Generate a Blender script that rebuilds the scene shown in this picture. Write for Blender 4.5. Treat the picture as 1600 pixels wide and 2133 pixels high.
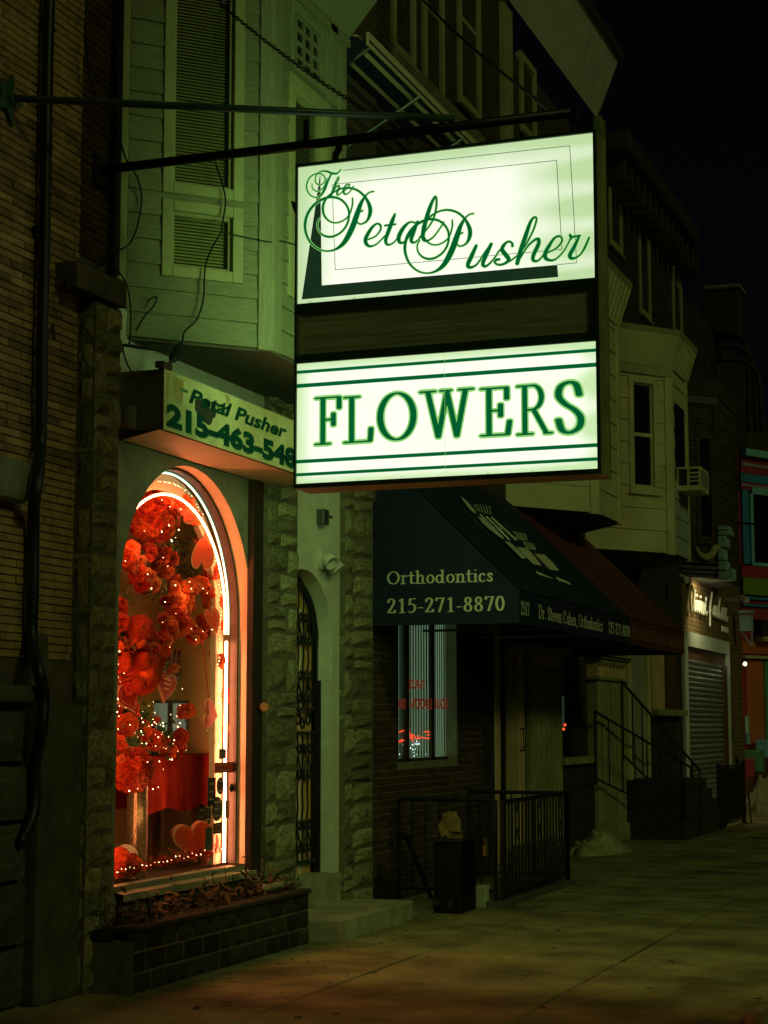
import bpy, math, random
import numpy as np
from mathutils import Vector, Matrix
random.seed(7); rng = np.random.default_rng(7)
S = bpy.context.scene
for o in list(bpy.data.objects): bpy.data.objects.remove(o)
COL = S.collection

# ---------------------------------------------------------------- camera
CAMZ = 1.6; FPX = 3700.0; PITCH = math.radians(6.8428); YAW = math.radians(20.388)
cam = bpy.data.objects.new('camera', bpy.data.cameras.new('camera')); COL.objects.link(cam)
cam.location = (0, 0, CAMZ); cam.rotation_euler = (math.pi/2+PITCH, 0, YAW)
cam.data.sensor_fit = 'HORIZONTAL'; cam.data.sensor_width = 36.0; cam.data.lens = 36.0*FPX/1600.0
cam.data.clip_start = 0.1; cam.data.clip_end = 600
S.camera = cam
# ---------------------------------------------------------------- world
W = bpy.data.worlds.new('World'); S.world = W; W.use_nodes = True
nt = W.node_tree; nt.nodes.clear()
sky = nt.nodes.new('ShaderNodeTexSky'); sky.sky_type = 'NISHITA'; sky.sun_disc = False
sky.sun_elevation = math.radians(38); sky.sun_rotation = math.radians(120)
bg = nt.nodes.new('ShaderNodeBackground'); bg.inputs['Strength'].default_value = 0.0004
ow = nt.nodes.new('ShaderNodeOutputWorld')
nt.links.new(sky.outputs['Color'], bg.inputs['Color']); nt.links.new(bg.outputs[0], ow.inputs[0])
# ---------------------------------------------------------------- street light falling from across the road
sd = bpy.data.lights.new('sun', 'SUN'); sd.energy = 0.25; sd.angle = math.radians(9); sd.color = (0.70, 0.86, 0.25)
sun = bpy.data.objects.new('sun', sd); COL.objects.link(sun)
sun_dir = Vector((1.0, -0.45, 0.62)).normalized()          # towards the lamp
sun.rotation_euler = sun_dir.to_track_quat('Z', 'Y').to_euler(); sun.location = (6, -4, 8)
sky.sun_elevation = math.asin(sun_dir.z); sky.sun_rotation = math.atan2(sun_dir.x, sun_dir.y)
# ---------------------------------------------------------------- exposure and engine
S.view_settings.view_transform = 'Standard'; S.view_settings.look = 'None'
S.view_settings.exposure = 0.0; S.view_settings.gamma = 1.0; S.view_settings.use_curve_mapping = False
S.render.engine = 'CYCLES'
cy = S.cycles; cy.use_denoising = True; cy.max_bounces = 5; cy.diffuse_bounces = 3; cy.glossy_bounces = 2
cy.transparent_max_bounces = 8; cy.sample_clamp_indirect = 3.0; cy.caustics_reflective = False; cy.caustics_refractive = False
cy.use_light_tree = True

# ---------------------------------------------------------------- picture rays -> places on real planes
_fh = Vector((-math.sin(YAW), math.cos(YAW), 0)); _R = Vector((math.cos(YAW), math.sin(YAW), 0))
_F = _fh*math.cos(PITCH)+Vector((0,0,math.sin(PITCH))); _U = -_fh*math.sin(PITCH)+Vector((0,0,math.cos(PITCH)))
CAM = Vector((0,0,CAMZ))
def ray(x, y): return _F*FPX+_R*(x-800)+_U*(1066.5-y)
def hit(x, y, p0, n):
    d = ray(x, y); return CAM+d*((Vector(p0)-CAM).dot(Vector(n))/d.dot(Vector(n)))
def PX(x, y, X): return hit(x, y, (X,0,0), (1,0,0))
def PY(x, y, Y): return hit(x, y, (0,Y,0), (0,1,0))
def PZ(x, y, Z=0.0): return hit(x, y, (0,0,Z), (0,0,1))
class Fr:
    """a vertical wall plane: origin, direction along it; n points out to the street"""
    def __init__(s, o, u):
        s.o = Vector(o); s.u = Vector((u[0], u[1], 0)).normalized(); s.n = Vector((s.u.y, -s.u.x, 0))
    def P(s, u, d, z): return s.o+s.u*u+s.n*d+Vector((0,0,z))
    def px(s, x, y, d=0.0):
        p = hit(x, y, s.o+s.n*d, s.n)-s.o; return p.dot(s.u), p.z
    def at(s, d): return Fr(s.o+s.n*d, s.u)
def FX(X): return Fr((X,0,0), (0,1))
def FY(Y): return Fr((0,Y,0), (1,0))

# ---------------------------------------------------------------- materials
def _mat(name):
    m = bpy.data.materials.new(name); m.use_nodes = True; n = m.node_tree
    return m, n, n.nodes['Principled BSDF'], n.nodes['Material Output']
def mat(name, col, rough=.75, var=.3, scale=6., bump=.25, bscale=None, metal=0., objrand=0., stretch=(1,1,1), col2=None, dirt=0., spec=.3):
    m, n, b, out = _mat(name); L = n.links
    b.inputs['Roughness'].default_value = rough; b.inputs['Metallic'].default_value = metal
    b.inputs['Specular IOR Level'].default_value = spec
    tc = n.nodes.new('ShaderNodeTexCoord'); mp = n.nodes.new('ShaderNodeMapping'); mp.inputs['Scale'].default_value = stretch
    L.new(tc.outputs['Object'], mp.inputs['Vector'])
    oi = n.nodes.new('ShaderNodeObjectInfo')
    ad = n.nodes.new('ShaderNodeVectorMath'); ad.operation = 'ADD'
    L.new(mp.outputs[0], ad.inputs[0]); L.new(oi.outputs['Location'], ad.inputs[1])
    vec = ad.outputs[0]
    nz = n.nodes.new('ShaderNodeTexNoise'); nz.inputs['Scale'].default_value = scale; nz.inputs['Detail'].default_value = 5; nz.inputs['Roughness'].default_value = .65
    L.new(vec, nz.inputs['Vector'])
    mx = n.nodes.new('ShaderNodeMix'); mx.data_type = 'RGBA'
    c2 = col2 if col2 else tuple(c*(1-var*1.3) for c in col); c1 = tuple(min(1,c*(1+var*.6)) for c in col)
    mr = n.nodes.new('ShaderNodeMapRange'); mr.inputs[1].default_value = .3; mr.inputs[2].default_value = .7
    L.new(nz.outputs['Fac'], mr.inputs[0]); L.new(mr.outputs[0], mx.inputs['Factor'])
    mx.inputs['A'].default_value = (*c2,1); mx.inputs['B'].default_value = (*c1,1)
    c = mx.outputs['Result']
    if objrand:
        hs = n.nodes.new('ShaderNodeHueSaturation'); m2 = n.nodes.new('ShaderNodeMapRange')
        m2.inputs[3].default_value = 1-objrand; m2.inputs[4].default_value = 1+objrand
        L.new(oi.outputs['Random'], m2.inputs[0]); L.new(m2.outputs[0], hs.inputs['Value']); L.new(c, hs.inputs['Color']); c = hs.outputs[0]
    if dirt:
        n2 = n.nodes.new('ShaderNodeTexNoise'); n2.inputs['Scale'].default_value = 1.7; n2.inputs['Detail'].default_value = 8; L.new(vec, n2.inputs['Vector'])
        r2 = n.nodes.new('ShaderNodeMapRange'); r2.inputs[1].default_value = .45; r2.inputs[2].default_value = .75; r2.inputs[3].default_value = 1; r2.inputs[4].default_value = 1-dirt
        L.new(n2.outputs['Fac'], r2.inputs[0]); mu = n.nodes.new('ShaderNodeMix'); mu.data_type = 'RGBA'; mu.blend_type = 'MULTIPLY'; mu.inputs['Factor'].default_value = 1
        L.new(c, mu.inputs['A']); L.new(r2.outputs[0], mu.inputs['B']); c = mu.outputs['Result']
    L.new(c, b.inputs['Base Color'])
    if bump:
        nb = n.nodes.new('ShaderNodeTexNoise'); nb.inputs['Scale'].default_value = bscale or scale*6; nb.inputs['Detail'].default_value = 6; L.new(vec, nb.inputs['Vector'])
        bp = n.nodes.new('ShaderNodeBump'); bp.inputs['Strength'].default_value = bump; bp.inputs['Distance'].default_value = .01
        L.new(nb.outputs['Fac'], bp.inputs['Height']); L.new(bp.outputs[0], b.inputs['Normal'])
    return m
def emis(name, col, strength, base=None, sample=True):
    m, n, b, out = _mat(name)
    b.inputs['Base Color'].default_value = (*(base or (.02,.02,.02)),1); b.inputs['Roughness'].default_value = .5
    b.inputs['Emission Color'].default_value = (*col,1); b.inputs['Emission Strength'].default_value = strength
    if not sample: m.cycles.emission_sampling = 'NONE'
    return m
def glass(name, tint=(1,1,1), refl=.8):
    m, n, b, out = _mat(name); n.nodes.remove(b); L = n.links
    t = n.nodes.new('ShaderNodeBsdfTransparent'); t.inputs[0].default_value = (*tint,1)
    g = n.nodes.new('ShaderNodeBsdfGlossy'); g.inputs['Roughness'].default_value = .02; g.inputs[0].default_value = (.9*refl,.9*refl,.9*refl,1)
    f = n.nodes.new('ShaderNodeFresnel'); ge = n.nodes.new('ShaderNodeNewGeometry'); io = n.nodes.new('ShaderNodeMapRange')
    io.inputs[3].default_value = 1.45; io.inputs[4].default_value = 1/1.45; L.new(ge.outputs['Backfacing'], io.inputs[0]); L.new(io.outputs[0], f.inputs[0])
    x = n.nodes.new('ShaderNodeMixShader'); L.new(f.outputs[0], x.inputs[0]); L.new(t.outputs[0], x.inputs[1]); L.new(g.outputs[0], x.inputs[2]); L.new(x.outputs[0], out.inputs[0])
    return m
def brickmat(name, c1, c2, mortar, bw=.21, bh=.067, ms=.012, rough=.9):
    m, n, b, out = _mat(name); L = n.links; b.inputs['Roughness'].default_value = rough; b.inputs['Specular IOR Level'].default_value = .2
    tc = n.nodes.new('ShaderNodeTexCoord'); sp = n.nodes.new('ShaderNodeSeparateXYZ'); cb = n.nodes.new('ShaderNodeCombineXYZ')
    L.new(tc.outputs['Object'], sp.inputs[0])
    ad = n.nodes.new('ShaderNodeMath'); L.new(sp.outputs['X'], ad.inputs[0]); L.new(sp.outputs['Y'], ad.inputs[1])
    L.new(ad.outputs[0], cb.inputs['X']); L.new(sp.outputs['Z'], cb.inputs['Y'])
    br = n.nodes.new('ShaderNodeTexBrick'); L.new(cb.outputs[0], br.inputs['Vector'])
    br.inputs['Scale'].default_value = 1; br.inputs['Brick Width'].default_value = bw; br.inputs['Row Height'].default_value = bh; br.inputs['Mortar Size'].default_value = ms*.5
    br.inputs['Color1'].default_value = (*c1,1); br.inputs['Color2'].default_value = (*c2,1); br.inputs['Mortar'].default_value = (*mortar,1)
    nz = n.nodes.new('ShaderNodeTexNoise'); nz.inputs['Scale'].default_value = 3; nz.inputs['Detail'].default_value = 8; L.new(tc.outputs['Object'], nz.inputs['Vector'])
    mr = n.nodes.new('ShaderNodeMapRange'); mr.inputs[3].default_value = .5; mr.inputs[4].default_value = 1.3; L.new(nz.outputs['Fac'], mr.inputs[0])
    mu = n.nodes.new('ShaderNodeMix'); mu.data_type = 'RGBA'; mu.blend_type = 'MULTIPLY'; mu.inputs['Factor'].default_value = 1
    L.new(br.outputs['Color'], mu.inputs['A']); L.new(mr.outputs[0], mu.inputs['B']); L.new(mu.outputs['Result'], b.inputs['Base Color'])
    bp = n.nodes.new('ShaderNodeBump'); bp.inputs['Strength'].default_value = .6; bp.inputs['Distance'].default_value = .01; bp.invert = True
    L.new(br.outputs['Fac'], bp.inputs['Height']); L.new(bp.outputs[0], b.inputs['Normal'])
    return m

# ---------------------------------------------------------------- mesh helpers
class MB:
    def __init__(s): s.v = []; s.f = []
    def add(s, vs, fs):
        k = len(s.v); s.v += [tuple(v) for v in vs]; s.f += [tuple(i+k for i in f) for f in fs]; return s
    def hexa(s, p):
        return s.add(p, [(0,3,2,1),(4,5,6,7),(0,1,5,4),(1,2,6,5),(2,3,7,6),(3,0,4,7)])
    def box(s, x0,x1,y0,y1,z0,z1):
        return s.hexa([(x0,y0,z0),(x1,y0,z0),(x1,y1,z0),(x0,y1,z0),(x0,y0,z1),(x1,y0,z1),(x1,y1,z1),(x0,y1,z1)])
    def fb(s, fr, u0,u1,d0,d1,z0,z1):
        q = [(u0,d1),(u1,d1),(u1,d0),(u0,d0)]
        return s.hexa([fr.P(u,d,z0) for u,d in q]+[fr.P(u,d,z1) for u,d in q])
    def prism(s, loop, off):
        """loop of 3D points, closed cap, extruded by off"""
        n = len(loop); a = [Vector(p) for p in loop]; o = Vector(off)
        return s.add(a+[p+o for p in a], [tuple(range(n))[::-1], tuple(range(n,2*n))]+[(i,(i+1)%n,n+(i+1)%n,n+i) for i in range(n)])
    def tube(s, pts, r, n=8, closed=False, caps=True):
        P = [Vector(p) for p in pts]; N = len(P); rs = r if isinstance(r,(list,tuple)) else [r]*N
        vs = []; up = None
        for i,p in enumerate(P):
            if closed: t = P[(i+1)%N]-P[i-1]
            else: t = P[min(i+1,N-1)]-P[max(i-1,0)]
            t.normalize()
            if up is None:
                up = Vector((0,0,1)) if abs(t.z)<.9 else Vector((1,0,0))
            a = t.cross(up)
            if a.length < 1e-5: a = t.cross(Vector((.3,.9,.2)))
            a.normalize(); b = a.cross(t); up = b
            for k in range(n):
                w = 2*math.pi*k/n; vs.append(p+(a*math.cos(w)+b*math.sin(w))*rs[i])
        fs = []
        for i in range(N if closed else N-1):
            for k in range(n):
                j = (i+1)%N; fs.append((i*n+k, i*n+(k+1)%n, j*n+(k+1)%n, j*n+k))
        if caps and not closed: fs += [tuple(range(n))[::-1], tuple(range((N-1)*n, N*n))]
        return s.add(vs, fs)
    def lathe(s, c, prof, n=16, axis=(0,0,1), cap=True):
        ax = Vector(axis).normalized(); a = ax.orthogonal().normalized(); b = ax.cross(a); c = Vector(c); vs = []
        for r,h in prof:
            for k in range(n):
                w = 2*math.pi*k/n; vs.append(c+ax*h+(a*math.cos(w)+b*math.sin(w))*r)
        m = len(prof); fs = [(i*n+k, i*n+(k+1)%n, (i+1)*n+(k+1)%n, (i+1)*n+k) for i in range(m-1) for k in range(n)]
        if cap: fs += [tuple(range(n))[::-1], tuple(range((m-1)*n, m*n))]
        return s.add(vs, fs)
    def ball(s, c, r, n=10, m=7, sc=(1,1,1), rot=None):
        vs = []; c = Vector(c)
        for i in range(m+1):
            t = math.pi*i/m
            for k in range(n):
                w = 2*math.pi*k/n; p = Vector((math.sin(t)*math.cos(w)*sc[0], math.sin(t)*math.sin(w)*sc[1], math.cos(t)*sc[2]))*r
                if rot: p = rot@p
                vs.append(c+p)
        return s.add(vs, [(i*n+k,(i+1)*n+k,(i+1)*n+(k+1)%n,i*n+(k+1)%n) for i in range(m) for k in range(n)])
    def mesh(s, name, smooth=False):
        me = bpy.data.meshes.new(name); me.from_pydata([tuple(v) for v in s.v], [], s.f); me.validate(); me.update()
        if smooth: me.polygons.foreach_set('use_smooth', [True]*len(me.polygons))
        return me
    def obj(s, name, m, parent=None, smooth=False, bevel=0., **k):
        return link(s.mesh(name, smooth), name, m, parent, bevel, **k)
def link(me, name, m, parent=None, bevel=0., **k):
    o = bpy.data.objects.new(name, me); COL.objects.link(o)
    if m and not me.materials: me.materials.append(m)
    if parent is not None: own(o, parent)
    if bevel:
        b = o.modifiers.new('bevel', 'BEVEL'); b.width = bevel; b.segments = 2; b.limit_method = 'ANGLE'
    for a,c in k.items(): o[a] = c
    return o
def wm(o):
    m = o.matrix_basis.copy()
    return (wm(o.parent) @ o.matrix_parent_inverse @ m) if o.parent else m
def own(o, parent):
    o.parent = parent; o.matrix_parent_inverse = wm(parent).inverted()
def thing(name, label, cat, loc=(0,0,0), group=None):
    o = bpy.data.objects.new(name, None); COL.objects.link(o); o.location = loc; o.empty_display_size = .2
    tag(o, label, cat, group); return o
def tag(o, label, cat, group=None):
    o['label'] = label; o['category'] = cat
    if group: o['group'] = group
    return o
def struct(o): o['kind'] = 'structure'; return o
def stuff(o): o['kind'] = 'stuff'; return o
def inst(me, name, m, parent, loc, rot=(0,0,0), sc=(1,1,1)):
    o = bpy.data.objects.new(name, me); COL.objects.link(o)
    if m and not me.materials: me.materials.append(m)
    o.location = loc; o.rotation_euler = rot; o.scale = sc
    if parent is not None: own(o, parent)
    return o

# ---------------------------------------------------------------- lettering: pen strokes -> clean filled outlines
def arc(cx, cy, rx, ry, a0, a1, n=18):
    return [(cx+rx*math.cos(math.radians(a0+(a1-a0)*i/n)), cy+ry*math.sin(math.radians(a0+(a1-a0)*i/n))) for i in range(n+1)]
def smooth(pts, k=5):
    """Catmull-Rom through points (any number of columns)"""
    P = np.array(pts, float); out = []
    for i in range(len(P)-1):
        p0 = P[max(i-1,0)]; p1 = P[i]; p2 = P[i+1]; p3 = P[min(i+2,len(P)-1)]
        for j in range(k):
            t = j/k; out.append(.5*((2*p1)+(-p0+p2)*t+(2*p0-5*p1+4*p2-p3)*t*t+(-p0+3*p1-3*p2+p3)*t**3))
    out.append(P[-1]); return [tuple(x) for x in out]
def ink(strokes, cell, to3, nib=None, grow=0.):
    """strokes: polylines of (x,y) with an elliptical nib (a,b), or of (x,y,w) with round pen. Returns an MB."""
    segs = []
    for st in strokes:
        for i in range(len(st)-1): segs.append((st[i], st[i+1]))
        if len(st) == 1: segs.append((st[0], st[0]))
    ax = (nib[0]+grow, nib[1]+grow) if nib else (1,1)
    mxw = max(ax) if nib else max(max(p[2] for p in s) for s in strokes)/2+grow
    xs = [p[0] for s in strokes for p in s]; ys = [p[1] for s in strokes for p in s]
    x0 = min(xs)-mxw-2*cell; y0 = min(ys)-mxw-2*cell
    nx = int((max(xs)+mxw+2*cell-x0)/cell)+2; ny = int((max(ys)+mxw+2*cell-y0)/cell)+2
    D = np.full((nx,ny), 9., float)
    gx = x0+np.arange(nx)*cell; gy = y0+np.arange(ny)*cell
    for a,b in segs:
        lo = (min(a[0],b[0])-mxw-2*cell, min(a[1],b[1])-mxw-2*cell); hi = (max(a[0],b[0])+mxw+2*cell, max(a[1],b[1])+mxw+2*cell)
        i0 = max(0,int((lo[0]-x0)/cell)); i1 = min(nx,int((hi[0]-x0)/cell)+2); j0 = max(0,int((lo[1]-y0)/cell)); j1 = min(ny,int((hi[1]-y0)/cell)+2)
        X = gx[i0:i1,None]; Yv = gy[None,j0:j1]
        if nib:
            px = (X-a[0])/ax[0]; py = (Yv-a[1])/ax[1]; dx = (b[0]-a[0])/ax[0]; dy = (b[1]-a[1])/ax[1]
        else:
            px = X-a[0]; py = Yv-a[1]; dx = b[0]-a[0]; dy = b[1]-a[1]
        L2 = dx*dx+dy*dy
        t = np.clip((px*dx+py*dy)/L2,0,1) if L2>1e-12 else np.zeros(np.broadcast(px,py).shape)
        d = np.sqrt((px-t*dx)**2+(py-t*dy)**2)
        v = (d-1)*min(ax) if nib else d-(a[2]+(b[2]-a[2])*t)/2-grow
        D[i0:i1,j0:j1] = np.minimum(D[i0:i1,j0:j1], v)
    ins = D < 0; mb = MB()
    full = ins[:-1,:-1]&ins[1:,:-1]&ins[1:,1:]&ins[:-1,1:]
    anyi = ins[:-1,:-1]|ins[1:,:-1]|ins[1:,1:]|ins[:-1,1:]
    for j in range(ny-1):                                   # merge runs of full cells
        row = full[:,j]; i = 0
        idx = np.flatnonzero(row)
        if len(idx):
            br = np.flatnonzero(np.diff(idx)>1); st = np.r_[idx[0], idx[br+1]]; en = np.r_[idx[br], idx[-1]]
            for a,b in zip(st,en):
                q = [(gx[a],gy[j]),(gx[b+1],gy[j]),(gx[b+1],gy[j+1]),(gx[a],gy[j+1])]
                mb.add([to3(*p) for p in q], [(0,1,2,3)])
    for i,j in zip(*np.nonzero(anyi&~full)):
        cs = [(i,j),(i+1,j),(i+1,j+1),(i,j+1)]; poly = []
        for k in range(4):
            p = cs[k]; q = cs[(k+1)%4]; dp = D[p]; dq = D[q]
            if dp < 0: poly.append((gx[p[0]],gy[p[1]]))
            if (dp<0) != (dq<0):
                t = dp/(dp-dq); poly.append((gx[p[0]]+(gx[q[0]]-gx[p[0]])*t, gy[p[1]]+(gy[q[1]]-gy[p[1]])*t))
        if len(poly) >= 3: mb.add([to3(*p) for p in poly], [tuple(range(len(poly)))])
    return mb
def _h(x0,x1,y): return [(x0,y),(x1,y)]
def _v(x,y0,y1): return [(x,y0),(x,y1)]
_sm = smooth
G = {  # serif alphabet, cap height 1: (advance, strokes)
 'O':(1.0,[arc(.5,.5,.38,.465,0,360,36)]),
 'o':(.66,[arc(.33,.33,.22,.3,0,360,28)]),
 'r':(.56,[_v(.18,.03,.63),_h(.06,.34,.03),_h(.06,.18,.63),_sm([(.2,.48),(.3,.62),(.42,.62),(.45,.58)])]),
 't':(.48,[_sm([(.2,.9),(.2,.5),(.2,.14),(.27,.03),(.4,.07)]),_h(.05,.4,.63)]),
 'h':(.74,[_v(.18,.03,.98),_h(.06,.32,.03),_h(.06,.18,.97),_sm([(.2,.48),(.34,.63),(.5,.6),(.54,.46)]),_v(.54,.03,.46),_h(.44,.68,.03)]),
 'n':(.74,[_v(.18,.03,.62),_h(.06,.32,.03),_h(.06,.18,.62),_sm([(.2,.48),(.34,.63),(.5,.6),(.54,.46)]),_v(.54,.03,.46),_h(.44,.68,.03)]),
 'd':(.74,[arc(.3,.32,.2,.29,0,360,26),_v(.52,.03,.98),_h(.42,.52,.97),_h(.52,.64,.03)]),
 'i':(.36,[_v(.18,.03,.62),_h(.06,.3,.03),_h(.06,.18,.62),[(.18,.88),(.18,.9)]]),
 'l':(.36,[_v(.18,.03,.98),_h(.06,.3,.03),_h(.06,.18,.97)]),
 'c':(.56,[arc(.3,.32,.2,.3,55,310,20),[(.41,.5),(.42,.53)]]),
 's':(.52,[_sm([(.38,.5),(.33,.61),(.22,.63),(.14,.52),(.2,.41),(.32,.29),(.38,.18),(.32,.06),(.22,.03),(.12,.1),(.1,.18)])]),
 'e':(.58,[arc(.3,.32,.2,.3,0,315,22),_h(.12,.5,.34)]),
 'v':(.64,[[(.12,.62),(.32,.04)],[(.32,.04),(.5,.62)],_h(.03,.24,.62),_h(.42,.6,.62)]),
 'y':(.64,[[(.12,.62),(.34,.05)],[(.5,.62),(.3,-.12),(.14,-.25)],_h(.03,.24,.62),_h(.42,.6,.62)]),
 'a':(.6,[arc(.24,.18,.13,.15,0,360,18),_v(.42,.06,.46),_sm([(.12,.5),(.2,.62),(.34,.61),(.42,.48)]),_h(.42,.54,.05)]),
 'D':(1.0,[_v(.22,.03,.97),_h(.04,.45,.03),_h(.04,.45,.97),arc(.45,.5,.38,.47,-90,90,20)]),
 'S':(.74,[_sm([(.56,.72),(.5,.92),(.36,.97),(.2,.9),(.16,.72),(.28,.57),(.46,.45),(.58,.3),(.55,.12),(.38,.03),(.22,.08),(.15,.28)])]),
 'C':(.96,[arc(.5,.5,.36,.465,50,310,28),_v(.74,.66,.86)]),
 'P':(.84,[_v(.24,.03,.97),_h(.06,.42,.03),_h(.06,.46,.97),arc(.46,.73,.24,.24,-90,90,14),_h(.24,.46,.49)]),
 'F':(.8,[_v(.24,.03,.97),_h(.06,.42,.03),_h(.06,.7,.97),_v(.7,.74,.97),_h(.24,.54,.52),_v(.54,.4,.64)]),
 'L':(.84,[_v(.24,.03,.97),_h(.06,.74,.03),_h(.06,.42,.97),_sm([(.74,.03),(.76,.14),(.77,.3)])]),
 'E':(.86,[_v(.24,.03,.97),_h(.06,.72,.03),_h(.06,.7,.97),_v(.7,.74,.97),_h(.24,.54,.52),_v(.54,.4,.64),[(.72,.03),(.77,.3)]]),
 'R':(1.0,[_v(.24,.03,.97),_h(.06,.42,.03),_h(.06,.46,.97),arc(.46,.74,.24,.235,-90,90,14),_h(.24,.46,.5),[(.48,.5),(.82,.04)],_h(.8,.95,.03)]),
 'W':(1.36,[[(.2,.97),(.46,.06)],[(.46,.06),(.68,.95)],[(.68,.95),(.92,.06)],[(.92,.06),(1.14,.97)],_h(.04,.36,.97),_h(.54,.76,.97),_h(1.0,1.3,.97)]),
 'N':(1.0,[_v(.2,.03,.97),[(.2,.95),(.76,.05)],_v(.78,.03,.97),_h(.06,.34,.03),_h(.06,.22,.97),_h(.66,.9,.97)]),
 'I':(.52,[_v(.26,.03,.97),_h(.1,.42,.03),_h(.1,.42,.97)]),
 'A':(.98,[[(.5,.96),(.16,.04)],[(.5,.96),(.82,.04)],_h(.26,.68,.34),_h(.04,.3,.03),_h(.66,.95,.03)]),
 'Z':(.86,[_h(.1,.74,.97),[(.72,.95),(.12,.05)],_h(.1,.76,.03),_v(.1,.78,.97),_v(.77,.03,.24)]),
 'G':(1.02,[arc(.5,.5,.36,.465,50,325,28),_v(.78,.06,.44),_h(.62,.9,.44)]),
 '&':(1.1,[_sm([(.92,.5),(.7,.2),(.42,.04),(.2,.1),(.14,.28),(.3,.46),(.5,.66),(.52,.86),(.42,.96),(.3,.86),(.36,.64),(.6,.3),(.8,.08),(.98,.06)])]),
 '0':(.64,[arc(.32,.5,.2,.465,0,360,30)]), '1':(.64,[_v(.34,.03,.96),_h(.2,.48,.03),[(.34,.95),(.2,.84)]]),
 '2':(.64,[_sm([(.12,.74),(.18,.92),(.32,.97),(.46,.86),(.46,.68),(.34,.42),(.12,.06)]),_h(.12,.5,.05),_v(.53,.05,.2)]),
 '4':(.64,[_v(.42,.03,.97),[(.42,.95),(.1,.32)],_h(.1,.56,.3)]),
 '5':(.64,[_h(.2,.5,.95),[(.2,.95),(.15,.55)],_sm([(.15,.55),(.3,.6),(.46,.5),(.5,.3),(.4,.1),(.25,.03),(.12,.1)])]),
 '7':(.64,[_h(.12,.54,.95),[(.54,.95),(.28,.03)],_v(.12,.8,.95)]),
 '8':(.64,[arc(.32,.75,.15,.2,0,360,22),arc(.32,.26,.19,.235,0,360,24)]),
 '9':(.64,[arc(.32,.68,.19,.28,0,360,24),_sm([(.51,.66),(.46,.3),(.3,.1),(.14,.04)])]),
 '-':(.42,[_h(.12,.3,.33)]), '.':(.34,[[(.17,.06),(.17,.07)]]), ',':(.34,[_sm([(.17,.07),(.2,.0),(.12,-.14)])]), ' ':(.4,[]),
}
def serif(text, nib=(.085,.036)):
    """strokes of a line of text in cap heights, and its length"""
    x = 0; out = []
    for ch in text:
        a, st = G[ch]
        out += [[(p[0]+x, p[1]) for p in s] for s in st]; x += a
    return out, x
def serif_on(text, fr, u0, u1, z0, h, d, m, parent, name='lettering', nib=(.085,.036), shear_z=0., cell=.03):
    st, w = serif(text); k = (u1-u0)/w
    return ink(st, cell, lambda x,y: fr.P(u0+x*k, d, z0+y*h+shear_z*x*k), nib).obj(name, m, parent)
def sans_on(text, fr, u0, u1, z0, h, d, m, parent, name='lettering', slant=0., bold=0., thick=0., shear_z=0., cap=.72):
    cu = bpy.data.curves.new('t', 'FONT'); cu.body = text; cu.size = 1; cu.shear = slant; cu.offset = bold; cu.resolution_u = 3; cu.fill_mode = 'FRONT'
    to = bpy.data.objects.new('t', cu); COL.objects.link(to)
    me = bpy.data.meshes.new_from_object(to.evaluated_get(bpy.context.evaluated_depsgraph_get()))
    bpy.data.objects.remove(to)
    xs = [v.co.x for v in me.vertices]; a, b = min(xs), max(xs); k = (u1-u0)/(b-a)
    for v in me.vertices:
        x, y = v.co.x, v.co.y; v.co = fr.P(u0+(x-a)*k, d, z0+y*h/cap+shear_z*(x-a)*k)
    o = link(me, name, m, parent)
    if thick:
        s = o.modifiers.new('s', 'SOLIDIFY'); s.thickness = thick
    return o
# ================================================================ materials of the place
M = {}
M['tan_brick'] = mat('tan_brick', (.34,.22,.085), .85, .35, 5, .6, 40, objrand=.42, spec=.2)
M['mortar'] = mat('mortar', (.13,.10,.07), .95, .3, 10, .3)
M['stone'] = mat('stone', (.36,.32,.17), .9, .55, 7, .9, 26, objrand=.38, spec=.15, dirt=.4)
M['stone_mortar'] = mat('stone_mortar', (.17,.14,.09), .95, .3, 12, .6)
M['concrete'] = mat('concrete', (.47,.42,.27), .9, .3, 4, .4, 40, dirt=.45, spec=.2)
M['slab'] = mat('slab', (.36,.30,.13), .80, .45, 1.6, .8, 60, dirt=.6, spec=.3, objrand=.06)
M['asphalt'] = mat('asphalt', (.05,.05,.05), .9, .3, 5, .5, 60)
M['stucco'] = mat('stucco', (.76,.74,.56), .92, .12, 5, .5, 60, dirt=.12)
M['stucco_dark'] = mat('stucco_dark', (.30,.27,.20), .92, .2, 5, .5, 60, dirt=.3)
M['white_paint'] = mat('white_paint', (.62,.60,.50), .6, .12, 4, .15, 30, dirt=.15)
M['siding'] = mat('siding', (.26,.275,.165), .7, .22, 3, .35, 30, stretch=(3,3,26), spec=.25, objrand=.05)
M['trim_board'] = mat('trim_board', (.30,.315,.19), .7, .25, 3, .35, 30, stretch=(26,26,2), spec=.25)
M['window_trim'] = mat('window_trim', (.39,.40,.20), .6, .12, 4, .1, 30, spec=.3)
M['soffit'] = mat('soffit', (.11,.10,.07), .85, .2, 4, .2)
M['blind'] = mat('blind', (.58,.58,.32), .6, .08, 3, 0, spec=.3)
M['dark_room'] = mat('dark_room', (.03,.032,.026), .9, .2, 2, 0)
M['black_metal'] = mat('black_metal', (.012,.014,.016), .45, .3, 10, .15, 40, spec=.4)
M['brown_metal'] = mat('brown_metal', (.05,.03,.02), .5, .3, 8, .15, 40)
M['rusty_metal'] = mat('rusty_metal', (.10,.075,.05), .7, .4, 6, .3, 40)
M['steel'] = mat('steel', (.12,.125,.12), .45, .2, 6, .1, 40, metal=.6)
M['cream'] = mat('cream', (.62,.50,.32), .6, .1, 4, .1, 30)
M['cream_siding'] = mat('cream_siding', (.66,.60,.32), .7, .15, 2, .1, 30, dirt=.2)
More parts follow.
